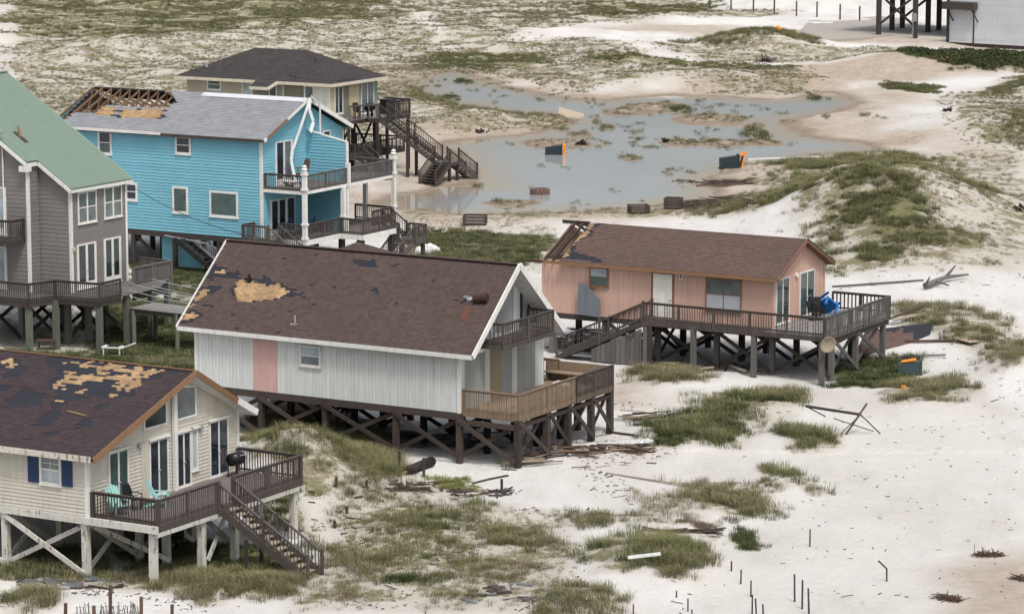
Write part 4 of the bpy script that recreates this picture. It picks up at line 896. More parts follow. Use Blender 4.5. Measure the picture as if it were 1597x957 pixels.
felt3 = [[(225,250),(275,190),(350,210),(345,238),(400,245),(410,275),(340,265),(220,280)],[(500,278),(612,280),(600,300),(510,300)],[(690,343),(782,355),(770,375),(700,378)],[(75,540),(105,455),(150,460),(225,485),(190,510),(95,538)],[(1075,168),(1195,165),(1208,205),(1110,195)],[(570,218),(632,236),(600,246)],[(180,415),(270,420),(260,440),(190,435)],[(1310,180),(1335,195),(1325,210)],[(265,320),(320,325),(260,345)],[(490,120),(512,135),(500,150)],[(1195,340),(1220,350),(1210,358)],[(805,250),(820,262),(810,270)],[(970,335),(990,342),(980,350)],[(700,262),(715,275),(705,282)]]
za, ya = 5.16, -.42
ra, rb, uv3, la3 = two_slopes(H3, F, .95, -15.75, yr, zr, ya, za, W + .42, za, [M['sh_brown'], M['felt'], M['ply']], lambda uv: px_mask(uv, z3, ply3, felt3, [], .10, 11, .008))
fascia(ra, (.95, ya - .03, za - .09), (-15.75, ya - .03, za - .09), M['trim'], .05, .2); fascia(rb, (.95, W + .45, za - .09), (-15.75, W + .45, za - .09), M['trim'], .05, .2)
for r_2, yy in ((ra, ya - .02), (rb, W + .44)):
    fascia(r_2, (.99, yy, za - .06), (.99, yr, zr - .03), M['trim'], .06, .30, 'barge_board'); fascia(r_2, (-15.78, yy, za - .06), (-15.78, yr, zr - .03), M['trim'], .06, .22, 'barge_board')
fascia(ra, (.95, yr, zr + .035), (-15.75, yr, zr + .035), M['sh_brown'], .3, .03, 'ridge_cap')
# grey board cladding on the gable, doors behind it
def panel_poly(root, pl, pts, mt, o0=.002, o1=.03, name='wall_panel', kind='groove'):
    mb = MB(); o = OUT[pl[0]]; u = min(p[0] for p in pts); e = max(p[0] for p in pts)
    while u < e:
        c = clip(pts, 0, u, min(u + .22, e))
        if len(c) >= 3: mb.prism([P(pl, a_, b2, o0) for a_, b2 in c], (o[0] * (o1 - o0), o[1] * (o1 - o0), 0), 0)
        u += .23
    return mb.build(name, mt, root)
def gpoly(pxs, X=0.0): return [gu(F3, *p, X) for p in pxs]
ru = lambda u: (5.3 + (zr - .25 - 5.3) * min(u, 2 * yr - u) / yr) - .05
def gpanel(px0, px1, z0, z1, mt): a_, b2 = gu(F3, px0, 560)[0], gu(F3, px1, 560)[0]; return panel_poly(H3, G3, [(a_, z0), (b2, z0), (b2, min(z1, ru(b2))), (a_, min(z1, ru(a_)))], mt)
for a_, b2, z0_, z1_, m_ in ((725, 755.5, zf, 5.3, 'grey_ply'), (764, 781, zf, 5.2, 'tan_ply'), (781, 798, zf, 5.2, 'grey_ply'), (807, 834, zf, 5.2, 'grey_ply'), (781, 800, 5.62, 8.2, 'grey_ply'), (773, 781, 5.62, 8.2, 'grey_ply')): gpanel(a_, b2, z0_, z1_, M[m_])
for a_ in (798.5, 806): pass
u0 = gu(F3, 811, 490)[0]; u1 = gu(F3, 836, 490)[0]; window(H3, G3, u0, u1, 5.65, 7.25, 'french', 'balcony_door', fr='w_brown', gl='glass_pale')
mb = MB(); mb.tube(P(G3, 1.0, 4.75, .12), P(G3, 1.0, 4.95, .12), .10, 8, r2=.07); mb.tube(P(G3, 1.0, 4.85, 0), P(G3, 1.0, 4.85, .12), .03, 6); mb.build('wall_lamp', M['steel'], H3)
# porch ceiling strip under the balcony, balcony
by0, by1, bz, bx1 = 2.85, 6.9, 5.42, 1.5
deck(H3, .04, by0 - 1.4, bx1, by1 - .6, bz, M['w_dark'], M['w_rail'], rim=.2)
mb = MB(); mb.box(.04, .3, 5.0, .35, by1, 5.17); mb.build('ledge_trim', M['trim'], H3)
rails(H3, [(.1, by0 - 1.35), (bx1 - .04, by0 - 1.35), (bx1 - .04, by1 - .64), (.1, by1 - .64)], bz, 1.02, M['w_rail'], sp=.2, post_sp=2.5, bw=.05, zb=-.2)
dz_, dx1, dy0, dy1 = 2.45, 3.12, .12, 9.35
deck(H3, .04, dy0, dx1, dy1, dz_, M['w_tan'], M['w_tan']); 
rails(H3, [(.1, dy0 + .03), (dx1 - .04, dy0 + .03), (dx1 - .04, 5.6)], dz_, 1.0, M['w_tan'], sp=.12, post_sp=2.8); rails(H3, [(dx1 - .04, 5.6), (dx1 - .04, dy1 - .04)], dz_, 1.0, M['w_rail'], sp=.12, post_sp=1.9)
mb = MB(); mb.box(-.6, dy1 - .09, dz_ - .1, dx1 - .12, dy1 - .05, dz_ + .93); mb.build('screen_board', M['w_tan'], H3)
mb = MB(); mb.box(-.4, dy1 - .75, dz_ + .42, 2.4, dy1 - .15, dz_ + .47); 
for x in (-.3, 1.0, 2.3): mb.box(x, dy1 - .7, dz_, x + .07, dy1 - .2, dz_ + .418)
mb.build('deck_bench', M['w_tan'], H3)
rails(H3, [(.1, 9.31), (-1.4, 9.31)], dz_, 1.0, M['w_tan'], sp=.12, post_sp=1.5); deck(H3, -2.0, 7.95, .03, 9.35, dz_, M['w_tan'], M['w_tan'])
mb = MB(); mb.box(x0 + .1, -.02, zf - .34, .1, .16, zf - .03); mb.box(x0 + .1, W - .2, zf - .34, .1, W, zf - .03); mb.box(dx1 - .22, .1, zf - .5, dx1 - .05, dy1 - .1, zf - .31); mb.box(.15, .0, zf - .55, dx1 - .25, .12, zf - .31); mb.build('girder', M['w_brown'], H3)
for x in (-14.6, -11.2, -7.5, -3.55, -.05):
    for y in (.08, 2.6, 5.2, 7.75): stilt(H3, F, x, y, zf - .1, M['w_brown'] if y < 1 else M['w_black'], .26)  # inner rows use the blacker wood, under-house shade painted in
for x, y, m_ in ((3.0, .2, 'w_brown'), (3.0, 2.95, 'w_brown'), (3.0, 4.95, 'w_dark'), (3.0, 7.3, 'w_dark'), (3.0, 9.2, 'w_dark'), (1.2, 9.2, 'w_dark'), (1.3, 5, 'w_black'), (1.3, 7.3, 'w_black')): stilt(H3, F, x, y, zf - .1, M[m_], .28)
for a_, b2 in ((-14.6, -11.2), (-11.2, -7.5), (-7.5, -3.55), (-3.55, -.05), (-.05, 3.0)):
    xbrace(H3, a_, .08, b2, .08, .25, 2.0, M['w_brown'])
    if b2 < 1: xbrace(H3, a_, 5.2, b2, 5.2, .2, 2.0, M['w_black'])
for a_, b2 in ((.2, 2.95), (2.95, 4.95), (4.95, 7.3), (7.3, 9.2)): xbrace(H3, 3.0, a_, 3.0, b2, .2, 2.1, M['w_dark'])
for x in (-.05, -7.5): xbrace(H3, x, .2, x, 2.6, .2, 2.0, M['w_black']); xbrace(H3, x, 5.2, x, 7.7, .2, 2.0, M['w_black'])
# roof vents on house 3
S3v = np.array([0, ya - yr, za - zr]); S3v /= np.linalg.norm(S3v); O3 = (.95, yr, zr)
def roofloc(F, O, S, px, py, off=.0):
    uv = roof_uv(F, O, (-1, 0, 0), S); u, s = uv(px, py); n = np.cross((-1, 0, 0), S); n = n if n[2] > 0 else -n; return Vector(np.array(O) + np.array((-u, 0, 0)) + np.array(S) * s + n * off)
v = roofloc(F, O3, S3v, 460, 502); mb = MB(); mb.tube(v - Vector((0, 0, .1)), v + Vector((0, 0, .32)), .05, 10); mb.box(v.x - .18, v.y - .16, v.z - .12, v.x + .18, v.y - .1, v.z - .05); mb.build('vent_pipe', M['steel'], ra)
v = roofloc(F, O3, S3v, 752, 470); mb = MB(); mb.tube(v + Vector((-.35, -.1, .12)), v + Vector((.3, -.05, .2)), .2, 14, r2=.23); mb.build('roof_turbine', M['rust'], ra)
v = roofloc(F, O3, S3v, 731, 469); mb = MB(); mb.tube(v + Vector((0, 0, -.05)), v + Vector((.1, -.1, .15)), .13, 10); mb.box(v.x - .2, v.y - .15, v.z + .16, v.x + .1, v.y - .05, v.z + .24); mb.build('vent_cap', M['steel'], ra)
mb = MB(); a2 = roofloc(F, O3, S3v, 722, 478, .024); b3 = roofloc(F, O3, S3v, 737, 478, .024); c3 = roofloc(F, O3, S3v, 728, 505, .024); d3 = roofloc(F, O3, S3v, 720, 498, .024); mb.poly([a2, b3, c3, d3]); 
m, nt_, b5 = mat('rust_stain'); tc_ = N(nt_, 'ShaderNodeTexCoord').outputs['Object']; nt_.links.new(mix(nt_, ramp(nt_, noise(nt_, tc_, 3, 4), [(.35, (0,) * 3), (.65, (1,) * 3)]), (.085, .058, .05), (.13, .055, .035)), b5.inputs['Base Color']); lit(m, .95, .1); mb.build('rust_stain', m, ra)
v = roofloc(F, O3, S3v, 388, 440); mb = MB(); mb.bar(v + Vector((0, 0, -.05)), v + Vector((.03, 0, .38)), .1, .1); mb.box(v.x - .18, v.y - .1, v.z + .1, v.x + .18, v.y + .05, v.z + .22, 0); mb.build('broken_vent', M['black'], ra)

# ================================================================== house 4: salmon house
F = F4; H4 = house(F, 'salmon pink house with white door and reddish roof stripped to rafters at one end')
zf, W, x0, ze = 2.30, 6.5, -14.15, 5.28; yr, zr = 3.25, 6.98
gable_walls(H4, x0, 0, 0, W, zf, (ze, ze), yr, zr - .15, (M['pink'], M['pink']), ('groove', 'groove'), .3)
for c in ((0, 0, 1, -1), (0, W, 1, 1), (x0, 0, -1, -1)): corner(H4, c[0], c[1], zf, ze - .08, M['pink'], .1, c[2], c[3])
ya, za = -.42, 5.26; z4 = lambda x, y: (x / 3.419 + 820, y / 3.419 + 320)
S = np.array([0, ya - yr, za - zr]); la4 = np.linalg.norm(S); S4v = S / la4; O4 = (.42, yr, zr); Lr = 14.95; uv4 = roof_uv(F, O4, (-1, 0, 0), S4v)
ply4 = [[(190,275),(235,185),(290,160),(330,120),(345,90),(372,92),(340,125),(330,160),(250,205),(230,240),(222,280)]]
felt4 = [[(215,280),(235,205),(270,195),(335,130),(370,92),(460,86),(455,98),(400,105),(350,125),(355,150),(290,185),(270,200),(262,240),(300,265),(405,288),(395,300),(230,285)]]
cut = [uv4(*z4(190, 283)), uv4(*z4(350, 85))]                       # where the sheathing ends
ul, ut = cut[0][0], cut[1][0]
outl = [(0, 0), (ut, 0), (ul, la4), (0, la4)]
ra = roof_face(H4, 'roof', O4, (-1, 0, 0), S4v, outl, [M['sh_red'], M['felt'], M['ply']], px_mask(uv4, z4, ply4, felt4, [], 0, 5, .0), slab_mt=M['fasc'], cw=.24, ch=.14)
S4b = np.array([0, W + .42 - yr, za - zr]); lb = np.linalg.norm(S4b); S4b = S4b / lb
rb = roof_face(H4, 'roof', O4, (-1, 0, 0), S4b, [(0, 0), (ut, 0), (ut, lb), (0, lb)], [M['sh_red'], M['felt'], M['ply']], None, slab_mt=M['fasc'], cw=.4, ch=.28)
x = .42 - ut + .1
while x > -14.25:
    for yy, ss in ((ya, ra), (W + .42, rb)):
        mb = MB(); mb.bar((x, yr, zr - .09), (x, yy, za - .09), .05, .16); mb.build('rafter', M['w_brown'], ss)
    x -= .52
mb = MB(); mb.bar((.42 - ut, yr, zr - .05), (-14.7, yr, zr - .05), .05, .2); mb.build('ridge_board', M['w_brown'], ra)
mb = MB(); mb.box(-14.1, .05, ze - .2, -9.5, W - .05, ze - .05); mb.build('ceiling', M['dark'], H4)
fascia(ra, (.42, ya - .02, za - .09), (-14.2, ya - .02, za - .09), M['fasc'], .04, .17); fascia(rb, (.42, W + .44, za - .09), (-14.2, W + .44, za - .09), M['fasc'], .04, .17)
fascia(ra, (.45, ya, za - .09), (.45, yr, zr - .08), M['pink_trim'], .04, .2, 'barge_board'); fascia(rb, (.45, W + .42, za - .09), (.45, yr, zr - .08), M['fasc'], .04, .2, 'barge_board'); fascia(rb, (.47, W + .46, za + .0), (.47, yr, zr + .02), M['black'], .04, .04, 'drip_edge')
mb = MB(); mb.bar((-13.9, ya - .05, za - .1), (-14.9, ya - .05, za - .1), .06, .12); mb.build('loose_board', M['rust'], ra)
L4 = ('y', 0.0); G4 = ('x', 0.0)
u0 = lu(F, 1019, 430)[0]; u1 = lu(F, 1049, 430)[0]; zt = lu(F, 1021, 426)[1]
mb = MB(); bx(mb, L4, u0 - .1, u0, zf + .3, zt + .06, 0, .06); bx(mb, L4, u1, u1 + .1, zf + .3, zt + .06, 0, .06); bx(mb, L4, u0, u1, zt, zt + .06, 0, .06); dr = mb.build('door', M['pink_trim'], H4)
mb = MB(); bx(mb, L4, u0 + .01, u1 - .01, zf + .3, zt - .005, 0, .046)
for i in range(2):
    for a_, b2 in ((.1, .7), (.8, 1.35), (1.5, 1.9)): w2 = (u1 - u0) / 2; bx(mb, L4, u0 + w2 * i + .09, u0 + w2 * (i + 1) - .09, zf + .35 + a_, zf + .35 + b2, .041, .052)
mb.build('door_leaf', M['door_white'], dr); mb = MB(); mb.tube(P(L4, u1 - .1, zf + 1.25, .04), P(L4, u1 - .1, zf + 1.25, .1), .035, 8); mb.build('handle', M['black'], dr)
u0, zt = lu(F, 1101, 432); u1 = lu(F, 1157, 436)[0]; zb_ = lu(F, 1101, 482)[1]; window(H4, L4, u0, u1, zb_, zt, 'slide', fr='pink_trim', gl='blind', fw=.07, gl2='glass_grey')
u0, zt = lu(F, 919.5, 415); u1 = lu(F, 949, 418)[0]; zb_ = lu(F, 920, 446)[1]; window(H4, L4, u0, u1, zb_, zt, 'hung', fr='pink_trim', gl='glass_teal', gl2='glass_pale')
for a_, b2, c_, in ((1210, 1230.5, 436.5), (1247, 1269.5, 425.5)): u0, zt = gu(F, a_, c_); u1 = gu(F, b2, c_)[0]; window(H4, G4, u0, u1, zf + .35, zt, 'double', 'sliding_door', gl='glass_teal', gl2='glass', fw=.07)
u, z = lu(F, 1062, 431); slab('number_plate', H4, L4, u - .11, u + .11, z - .16, z + .16, .0, .05, M['trim']); mb = MB(); bx(mb, L4, u - .03, u + .05, z - .09, z + .09, .051, .065); mb.build('porch_light', M['black'], H4)
u, z = gu(F, 1241.5, 429); mb = MB(); mb.tube(P(G4, u, z, 0), P(G4, u, z, .12), .13, 10); mb.build('wall_lamp', M['door_white'], H4)
dz_, dx1, dy0, dy1 = 2.55, 3.55, -1.22, 7.5; dxl = -7.25
deck(H4, dxl, dy0, -.01, -.06, dz_, M['w_rail'], M['w_rail'], along='x'); deck(H4, .04, dy0, dx1, dy1, dz_, M['deckgrey'], M['w_rail'])
rails(H4, [(dxl, dy0 + .03), (dx1 - .04, dy0 + .03)], dz_, 1.0, M['w_rail'], sp=.15, post_sp=2.0, missing=.06, lean=.015)
rails(H4, [(dx1 - .04, dy0 + .03), (dx1 - .04, dy1 - .05)], dz_, 1.0, M['w_grey'], sp=.17, post_sp=1.9, missing=.06, lean=.03, bw=.05); rails(H4, [(dx1 - .04, dy1 - .05), (.1, dy1 - .05)], dz_, 1.0, M['w_dark'], sp=.22, post_sp=1.6, bw=.06)
mb = MB(); mb.box(x0, -.02, zf - .3, 0, .12, zf - .02); mb.box(dx1 - .2, dy0 + .1, dz_ - .56, dx1 - .05, dy1 - .1, dz_ - .31); mb.build('girder', M['w_dark'], H4)
for x in (-13.6, -10.2, -7.0, -3.4, -.1):
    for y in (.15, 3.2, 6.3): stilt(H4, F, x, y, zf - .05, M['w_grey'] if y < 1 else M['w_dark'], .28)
for x, y in ((3.35, dy0 + .15), (3.35, .2), (3.35, 3.3), (3.35, 6.9), (-.6, dy0 + .15), (-4.2, dy0 + .15), (-7.1, dy0 + .15), (1.6, 3.2), (1.6, 6.6)): stilt(H4, F, x, y, dz_ - .1, M['w_grey'], .26)
for a_, b2 in ((-10.2, -7.0), (-7.0, -3.4), (-3.4, -.1), (-.1, 3.35)):
    for y in (.15, 3.2): xbrace(H4, a_, y, b2, y, .15, 2.1, M['w_dark'])
for a_, b2 in ((.2, 3.3), (3.3, 6.9)): xbrace(H4, 3.35, a_, 3.35, b2, .15, 2.1, M['w_grey'])
xbrace(H4, -7.0, .3, -7.0, 3.1, .15, 2.1, M['w_dark'])
# stairs to the left of the landing and the grey board shed beneath
stairs(H4, (dxl, -.62, dz_ - .02), (-12.6, -.62, .1), (0, .55, 0), 13, M['w_dark'], M['w_dark'], posts=2, sp=.34, rail_mt=M['w_rail'])
mb = MB(); xs0, xs1 = -10.4, -7.3
u = xs0
while u < xs1: 
    e = min(u + .29, xs1); tz = lambda q: min(dz_ - .36, dz_ - .45 - (dxl - q) * .455)
    mb.prism([(u, dy0 + .02, .02), (e - .015, dy0 + .02, .02), (e - .015, dy0 + .02, tz(e)), (u, dy0 + .02, tz(u))], (0, .035, 0)); u += .3
sh = mb.build('shed_wall', M['w_grey'], H4); mb = MB(); mb.box(xs1 + .05, dy0 + .06, .02, xs1 + .4, dy0 + .1, dz_ - .35); mb.box(xs1 + .42, dy0 + .0, .0, xs1 + .6, dy0 + .16, dz_ - .3); mb.build('shed_board', M['w_dark'], sh)
mb = MB(); n = 22
for i in range(n):
    a1, a2 = 2 * math.pi * i / n, 2 * math.pi * (i + 1) / n; c_ = (-8.0, dy0 - .03, 1.75); mb.bar((c_[0] + .24 * math.cos(a1), c_[1], c_[2] + .24 * math.sin(a1)), (c_[0] + .24 * math.cos(a2), c_[1], c_[2] + .24 * math.sin(a2)), .02, .02)
mb.build('hose_ring', M['black'], sh)

# ================================================================== house 2: grey house with green metal roof, left edge
F = F2; H2 = house(F, 'grey sided two storey house with green ribbed metal roof at the left edge')
zf, W, x0 = 2.85, 5.2, -12.0; k2 = .635; zt = lambda x: 8.85 + k2 * (.3 - x); xr = -8.75; zr = zt(xr)
L2a, G2 = ('y', 0.0), ('x', 0.0)
siding('gable_wall', H2, ('y', 0.0), [(-2.2, zf), (0, zf), (0, zt(0) - .2), (-2.2, zt(-2.2) - .2)], M['grey_siding'], 'lap', .24)
siding('gable_wall', H2, ('y', -1.0), [(x0, zf), (-2.2, zf), (-2.2, zt(-2.2) - .2), (xr, zr - .2), (x0, zr - 2.2)], M['grey_siding'], 'lap', .24)
siding('wall', H2, ('x', -2.2), [(-1.0, zf), (-.04, zf), (-.04, zt(-2.2) - .2), (-1.0, zt(-2.2) - .2)], M['grey_siding'], 'lap', .24)
siding('wall', H2, G2, [(0, zf), (W, zf), (W, 8.75), (0, 8.75)], M['grey_siding'], 'lap', .17)
siding('gable_wall', H2, ('Y', W), [(x0, zf), (0, zf), (0, zt(0) - .2), (xr, zr - .2), (x0, zr - 2.2)], M['grey_siding'], 'lap', .24)
siding('wall', H2, ('X', x0), [(-1, zf), (W, zf), (W, zr - 2.2), (-1, zr - 2.2)], M['grey_siding'], 'lap', .24)
for x, y, a_, b2, zt_ in ((0, 0, 1, -1, 8.7), (-2.2, -1.0, 1, -1, zt(-2.2) - .35), (0, W, 1, 1, 8.7)): corner(H2, x, y, zf, zt_, M['trim'], .13, a_, b2)
fl = MB(); fl.box(x0, -.95, zf - .32, -.03, W - .03, zf - .004); fl.build('floor_frame', M['w_dark'], H2)
for px_ in (53.5, 8):
    x = lu(F, px_, 350, -1.0 if px_ < 44 else 0)[0]; yy = -1.05 if px_ < 44 else -.05; mb = MB(); mb.tube((x, yy - .03, zf), (x, yy - .03, zt(x) - .5), .045, 8); mb.build('downpipe', M['trim'], H2)
# metal roof: sheet with standing ribs down the slope
def metal_roof(root, name, O, U, S, outline, mt, rib=.23, thick=.1):
    O, U, S = (np.array(v, float) for v in (O, U, S)); n = np.cross(U, S); n /= np.linalg.norm(n); n = n if n[2] > 0 else -n
    pt = lambda u, s, o: O + U * u + S * s + n * o; mb = MB(); mb.prism([pt(a_, b2, 0) for a_, b2 in outline], -n * thick, 0, .8)
    u = min(p[0] for p in outline) + .05; e = max(p[0] for p in outline)
    while u < e - .05:
        c = clip(outline, 0, u - .001, u + .001)
        if c: s0, s1 = min(p[1] for p in c), max(p[1] for p in c); mb.bar(pt(u, s0 + .01, .018), pt(u, s1 - .01, .018), .045, .034, 0, random.uniform(.2, .9), up=n)
        u += rib
    return mb.build(name, mt, root)
S = np.array([1, 0, -k2]); S = S / np.linalg.norm(S); O = (xr, -1.3, zr); U = (0, 1, 0); ls = (.3 - xr) * math.sqrt(1 + k2 * k2); lm = (-2.05 - xr) * math.sqrt(1 + k2 * k2)
r2a = metal_roof(H2, 'roof', O, U, S, [(1.0, 0), (6.8, 0), (6.8, ls), (1.0, ls)], M['green_metal']); metal_roof(r2a, 'roof_wing', O, U, S, [(-.0, 0), (.999, 0), (.999, lm), (-.0, lm)], M['green_metal'])
S_b = np.array([-1, 0, -k2]); S_b = S_b / np.linalg.norm(S_b); metal_roof(H2, 'roof', O, U, S_b, [(0, 0), (6.8, 0), (6.8, 4.2), (0, 4.2)], M['green_metal'])
mb = MB(); mb.bar((xr, -1.3, zr + .03), (xr, 5.5, zr + .03), .3, .05); mb.build('ridge_cap', M['green_metal'], r2a)
fascia(r2a, (.3, -.32, zt(.3) - .2), (-2.0, -.32, zt(-2.0) - .2), M['trim'], .05, .2, 'barge_board'); fascia(r2a, (-2.03, -1.32, zt(-2.03) - .2), (xr, -1.32, zr - .2), M['trim'], .05, .2, 'barge_board')
fascia(r2a, (.27, -.3, zt(.3) - .19), (.27, 5.5, zt(.3) - .19), M['trim'], .05, .17); fascia(r2a, (-2.05, -1.3, zt(-2.05) - .22), (-2.05, -.34, zt(-2.05) - .22), M['trim'], .05, .22)
mb = MB(); mb.box(-2.5, -1.42, zt(-2.1) - .62, -2.0, -.9, zt(-2.1) - .3); mb.build('eave_return', M['trim'], H2)
o = metal_roof(H2, 'roof', (-12.6, -1.9, 11.72), (1, 0, 0), (0, -.85, -.35), [(0, -1.4), (9.0, -.7), (8.7, .0), (0, .0)], M['green_metal'])
def roof2(px, py, off): 
    uv = roof_uv(F2, O2, (0, 1, 0), S2v); u, s = uv(px, py); n = np.array([k2, 0, 1]) / math.sqrt(1 + k2 * k2); return Vector(np.array(O2) + np.array((0, u, 0)) + S2v * s + n * off)
O2 = (xr, -1.3, zr); S2v = S
v = roof2(31, 214, .03); mb = MB(); mb.bar(v + Vector((-.45, 0, .25)), v + Vector((.45, 0, -.3)), .3, .06, 0); mb.build('roof_tear', M['rust'], r2a)
mb = MB(); mb.tube(v, v + Vector((-.1, 0, .6)), .09, 8); mb.build('broken_vent', M['ply'], r2a)
for a_, b2, c_, d_ in ((121, 148.5, 300, 350), (162, 188, 292, 341.5)):
    u0, zt_ = gu(F, a_, c_); u1 = gu(F, b2, c_)[0]; zb_ = gu(F, a_, d_)[1]; window(H2, G2, u0 - .05, u1 + .05, zb_, zt_, 'doublehung', gl='glass_grey', gl2='glass_teal')
for a_, b2, c_ in ((119, 149, 382), (161, 187.5, 373)):
    u0, zt_ = gu(F, a_, c_); u1 = gu(F, b2, c_)[0]; window(H2, G2, u0, u1, zf + .15, zt_, 'french', 'french_door', gl='glass')
u, z = gu(F, 117, 388); mb = MB(); mb.tube(P(G2, .12, z - .1, .1), P(G2, .12, z + .12, .1), .08, 8); mb.build('wall_lamp', M['sandy'], H2)
Lw = ('y', -1.0); x = lu(F, 2, 300, -1)[0]; window(H2, Lw, x - 1.6, x + .35, 6.05, 8.75, 'french', 'balcony_door', gl='glass_pale'); window(H2, Lw, x - 1.6, x + .3, zf + .1, zf + 2.5, 'french', 'french_door', gl='glass_pale')
deck(H2, -9, -2.3, -2.45, -1.04, 5.98, M['w_grey'], M['w_dark']); rails(H2, [(-9, -2.27), (-2.5, -2.27), (-2.5, -1.1)], 5.98, 1.1, M['w_dark'], sp=.15, zb=-.2)
# angled deck
D2 = [(-9.0, -3.85), (-.15, -3.75), (.3, -1.95), (3.15, -1.65), (3.1, .35)]
mb = MB(); z_ = 2.88; poly = [(-9.0, -3.85), (-.15, -3.75), (.3, -1.95), (3.15, -1.65), (3.1, 4.1), (1.2, 7.7), (.04, 7.7), (.04, -1.04), (-9, -1.04)]
def strip_floor(mb, outline, z, step=.145):
    y = min(p[1] for p in outline); e = max(p[1] for p in outline)
    while y < e:
        c = clip(outline, 1, y, y + step - .008)
        if len(c) >= 3: mb.prism([(a_, b2, z - .035) for a_, b2 in c], (0, 0, .035))
        y += step
strip_floor(mb, [(-9.0, -3.85), (-.15, -3.75), (.3, -1.95), (.3, -1.04), (-9, -1.04)], z_); strip_floor(mb, [(.04, -1.95), (3.15, -1.65), (3.1, 4.1), (1.2, 7.7), (.04, 7.7)], z_); dk_ = mb.build('deck_floor', M['w_grey'], H2)
mb = MB()
for a_, b2 in zip(D2[:-1], D2[1:]): mb.bar((a_[0], a_[1], z_ - .19), (b2[0], b2[1], z_ - .19), .05, .3)
mb.build('rim_joist', M['w_dark'], dk_)
rails(H2, D2, z_, 1.02, M['w_dark'], sp=.13, post_sp=2.2, zb=-.1, post_mt=M['w_dark']); rails(H2, [(-1.0, 7.7), (1.3, 7.7), (1.2, 4.1)], z_, 1.0, M['w_grey'], sp=.1, bw=.07, zb=-.9)
for x, y in ((-.35, -3.5), (.36, -2.0), (3.0, -1.5), (-3.3, -3.5), (-6, -3.5), (-.2, -.2), (.5, .8), (2.9, 1.2), (2.7, 3.8), (1.2, 7.4), (-3, -.8), (-6, -.8), (-3, 3), (-6, 3), (0, 3), (0, 5), (-3, 5)): stilt(H2, F, x, y, z_ - .1, M['w_green'], .3)
for a_, b2, y in ((-3, 0, -.8), (-6, -3, -.8), (-3, 0, 3.), (-6, -3, 3.)): xbrace(H2, a_, y, b2, y, .2, 2.5, M['w_black'])
xbrace(H2, 0, -.2, 0, 3, .2, 2.5, M['w_dark']); brace(H2, (.5, .8, 2.6), (3.0, 1.2, .6), M['w_black'])
# boardwalk with sagging rope rails
B2 = thing('boardwalk', 'weathered grey boardwalk with sagging white rope rails leading from the grey house', 'boardwalk', tuple(F.w(3.2, 1.4, 0)), F.rot)
mb = MB(); x = .02
while x < 7.2: mb.box(x, -.35, 2.1 - .012 * x, x + .135, 1.9, 2.14 - .012 * x); x += .145
bf = mb.build('walkway', M['deckgrey'], B2); mb = MB(); mb.bar((0, -.3, 1.98), (7.2, -.3, 1.9), .05, .22); mb.bar((0, 1.85, 1.98), (7.2, 1.85, 1.9), .05, .22); mb.build('rim_joist', M['w_black'], bf)
for x in (.2, 3.2, 6.3):
    for y in (-.25, 1.8):
        mb = MB(); mb.tube((x, y, -.5), (x, y, 3.35 if x > 1 and not (x > 3 and x < 4) else 2.0), .13, 10); mb.build('post', M['w_green'], B2)
def rope(root, a_, b2, sag, r=.022, mt='steel', n=12, name='rope'):
    a_, b2 = Vector(a_), Vector(b2); mb = MB(); pr = None
    for i in range(n + 1):
        t = i / n; p = a_.lerp(b2, t) - Vector((0, 0, sag * 4 * t * (1 - t)))
        if pr is not None: mb.tube(pr, p, r, 6, t=.5)
        pr = p
    return mb.build(name, M[mt], root)
for h_ in (3.2, 2.8, 2.45):
    rope(B2, (-.1, -.25, h_ + .35), (6.3, -.25, h_ - .1), .18); rope(B2, (.0, 1.8, h_ + .3), (6.3, 1.8, h_), .16); rope(B2, (6.3, -.25, h_ - .1), (9.5, -.25, h_ - .15), .1)

# ================================================================== house 5: blue house
F = F5; H5 = house(F, 'bright blue clapboard house with grey torn roof showing rafters and white porch columns')
zf, W, x0, ze = 2.45, 9.6, -17.2, 8.78; yr, zr = 4.8, 11.12
L5, G5 = ('y', -.006), ('x', .006)
gable_walls(H5, x0, 0, 0, W, zf, (ze, ze), yr, zr - .2, (M['blue'], M['blue']), ('lap', 'lap'), .2)
for c in ((0, 0, 1, -1), (0, W, 1, 1)): corner(H5, c[0], c[1], zf, ze - .1, M['trim'], .13, c[2], c[3])
ya, za = -.35, 8.9; z5 = lambda x, y: (x / 6.943 + 70, y / 6.943 + 110)
S = np.array([0, ya - yr, za - zr]); la5 = float(np.linalg.norm(S)); S5v = S / la5; O5 = (.45, yr, zr); uv5 = roof_uv(F, O5, (-1, 0, 0), S5v); Lr = 18.1
q = {k: uv5(*z5(*v)) for k, v in dict(a=(1305, 190), b=(1430, 320), c=(1300, 410), d=(640, 380), e=(550, 460), f=(330, 450), g=(250, 515)).items()}
hole5 = [[(1305, 100), (1305, 205), (1430, 320), (1310, 405), (640, 372), (550, 460), (330, 452), (235, 520), (150, 640), (-300, 640), (-300, 20)]]
ply5 = [[(550,455),(640,385),(760,405),(765,490),(620,488)],[(780,512),(850,425),(1310,418),(1255,515)],[(1370,320),(1440,322),(1380,360)]]
mk = px_mask(uv5, z5, ply5, [], hole5, 0, 9)
r5 = roof_face(H5, 'roof', O5, (-1, 0, 0), S5v, [(0, 0), (Lr, 0), (Lr, la5), (0, la5)], [M['felt_grey'], M['felt'], M['ply']], mk, cw=.42, ch=.2, board=False)
nn = np.cross((-1, 0, 0), S5v); nn = nn if nn[2] > 0 else -nn
def board5(poly):
    mb = MB(); mb.prism([tuple(np.array(O5) + np.array((-a_, 0, 0)) + S5v * b2 - nn * .004) for a_, b2 in poly], -nn * .1); return mb.build('roof_boards', M['truss'], r5)
board5([(0, 0), (q['a'][0], 0), (q['a'][0], q['a'][1]), (q['b'][0], q['b'][1]), (q['b'][0], la5), (0, la5)])
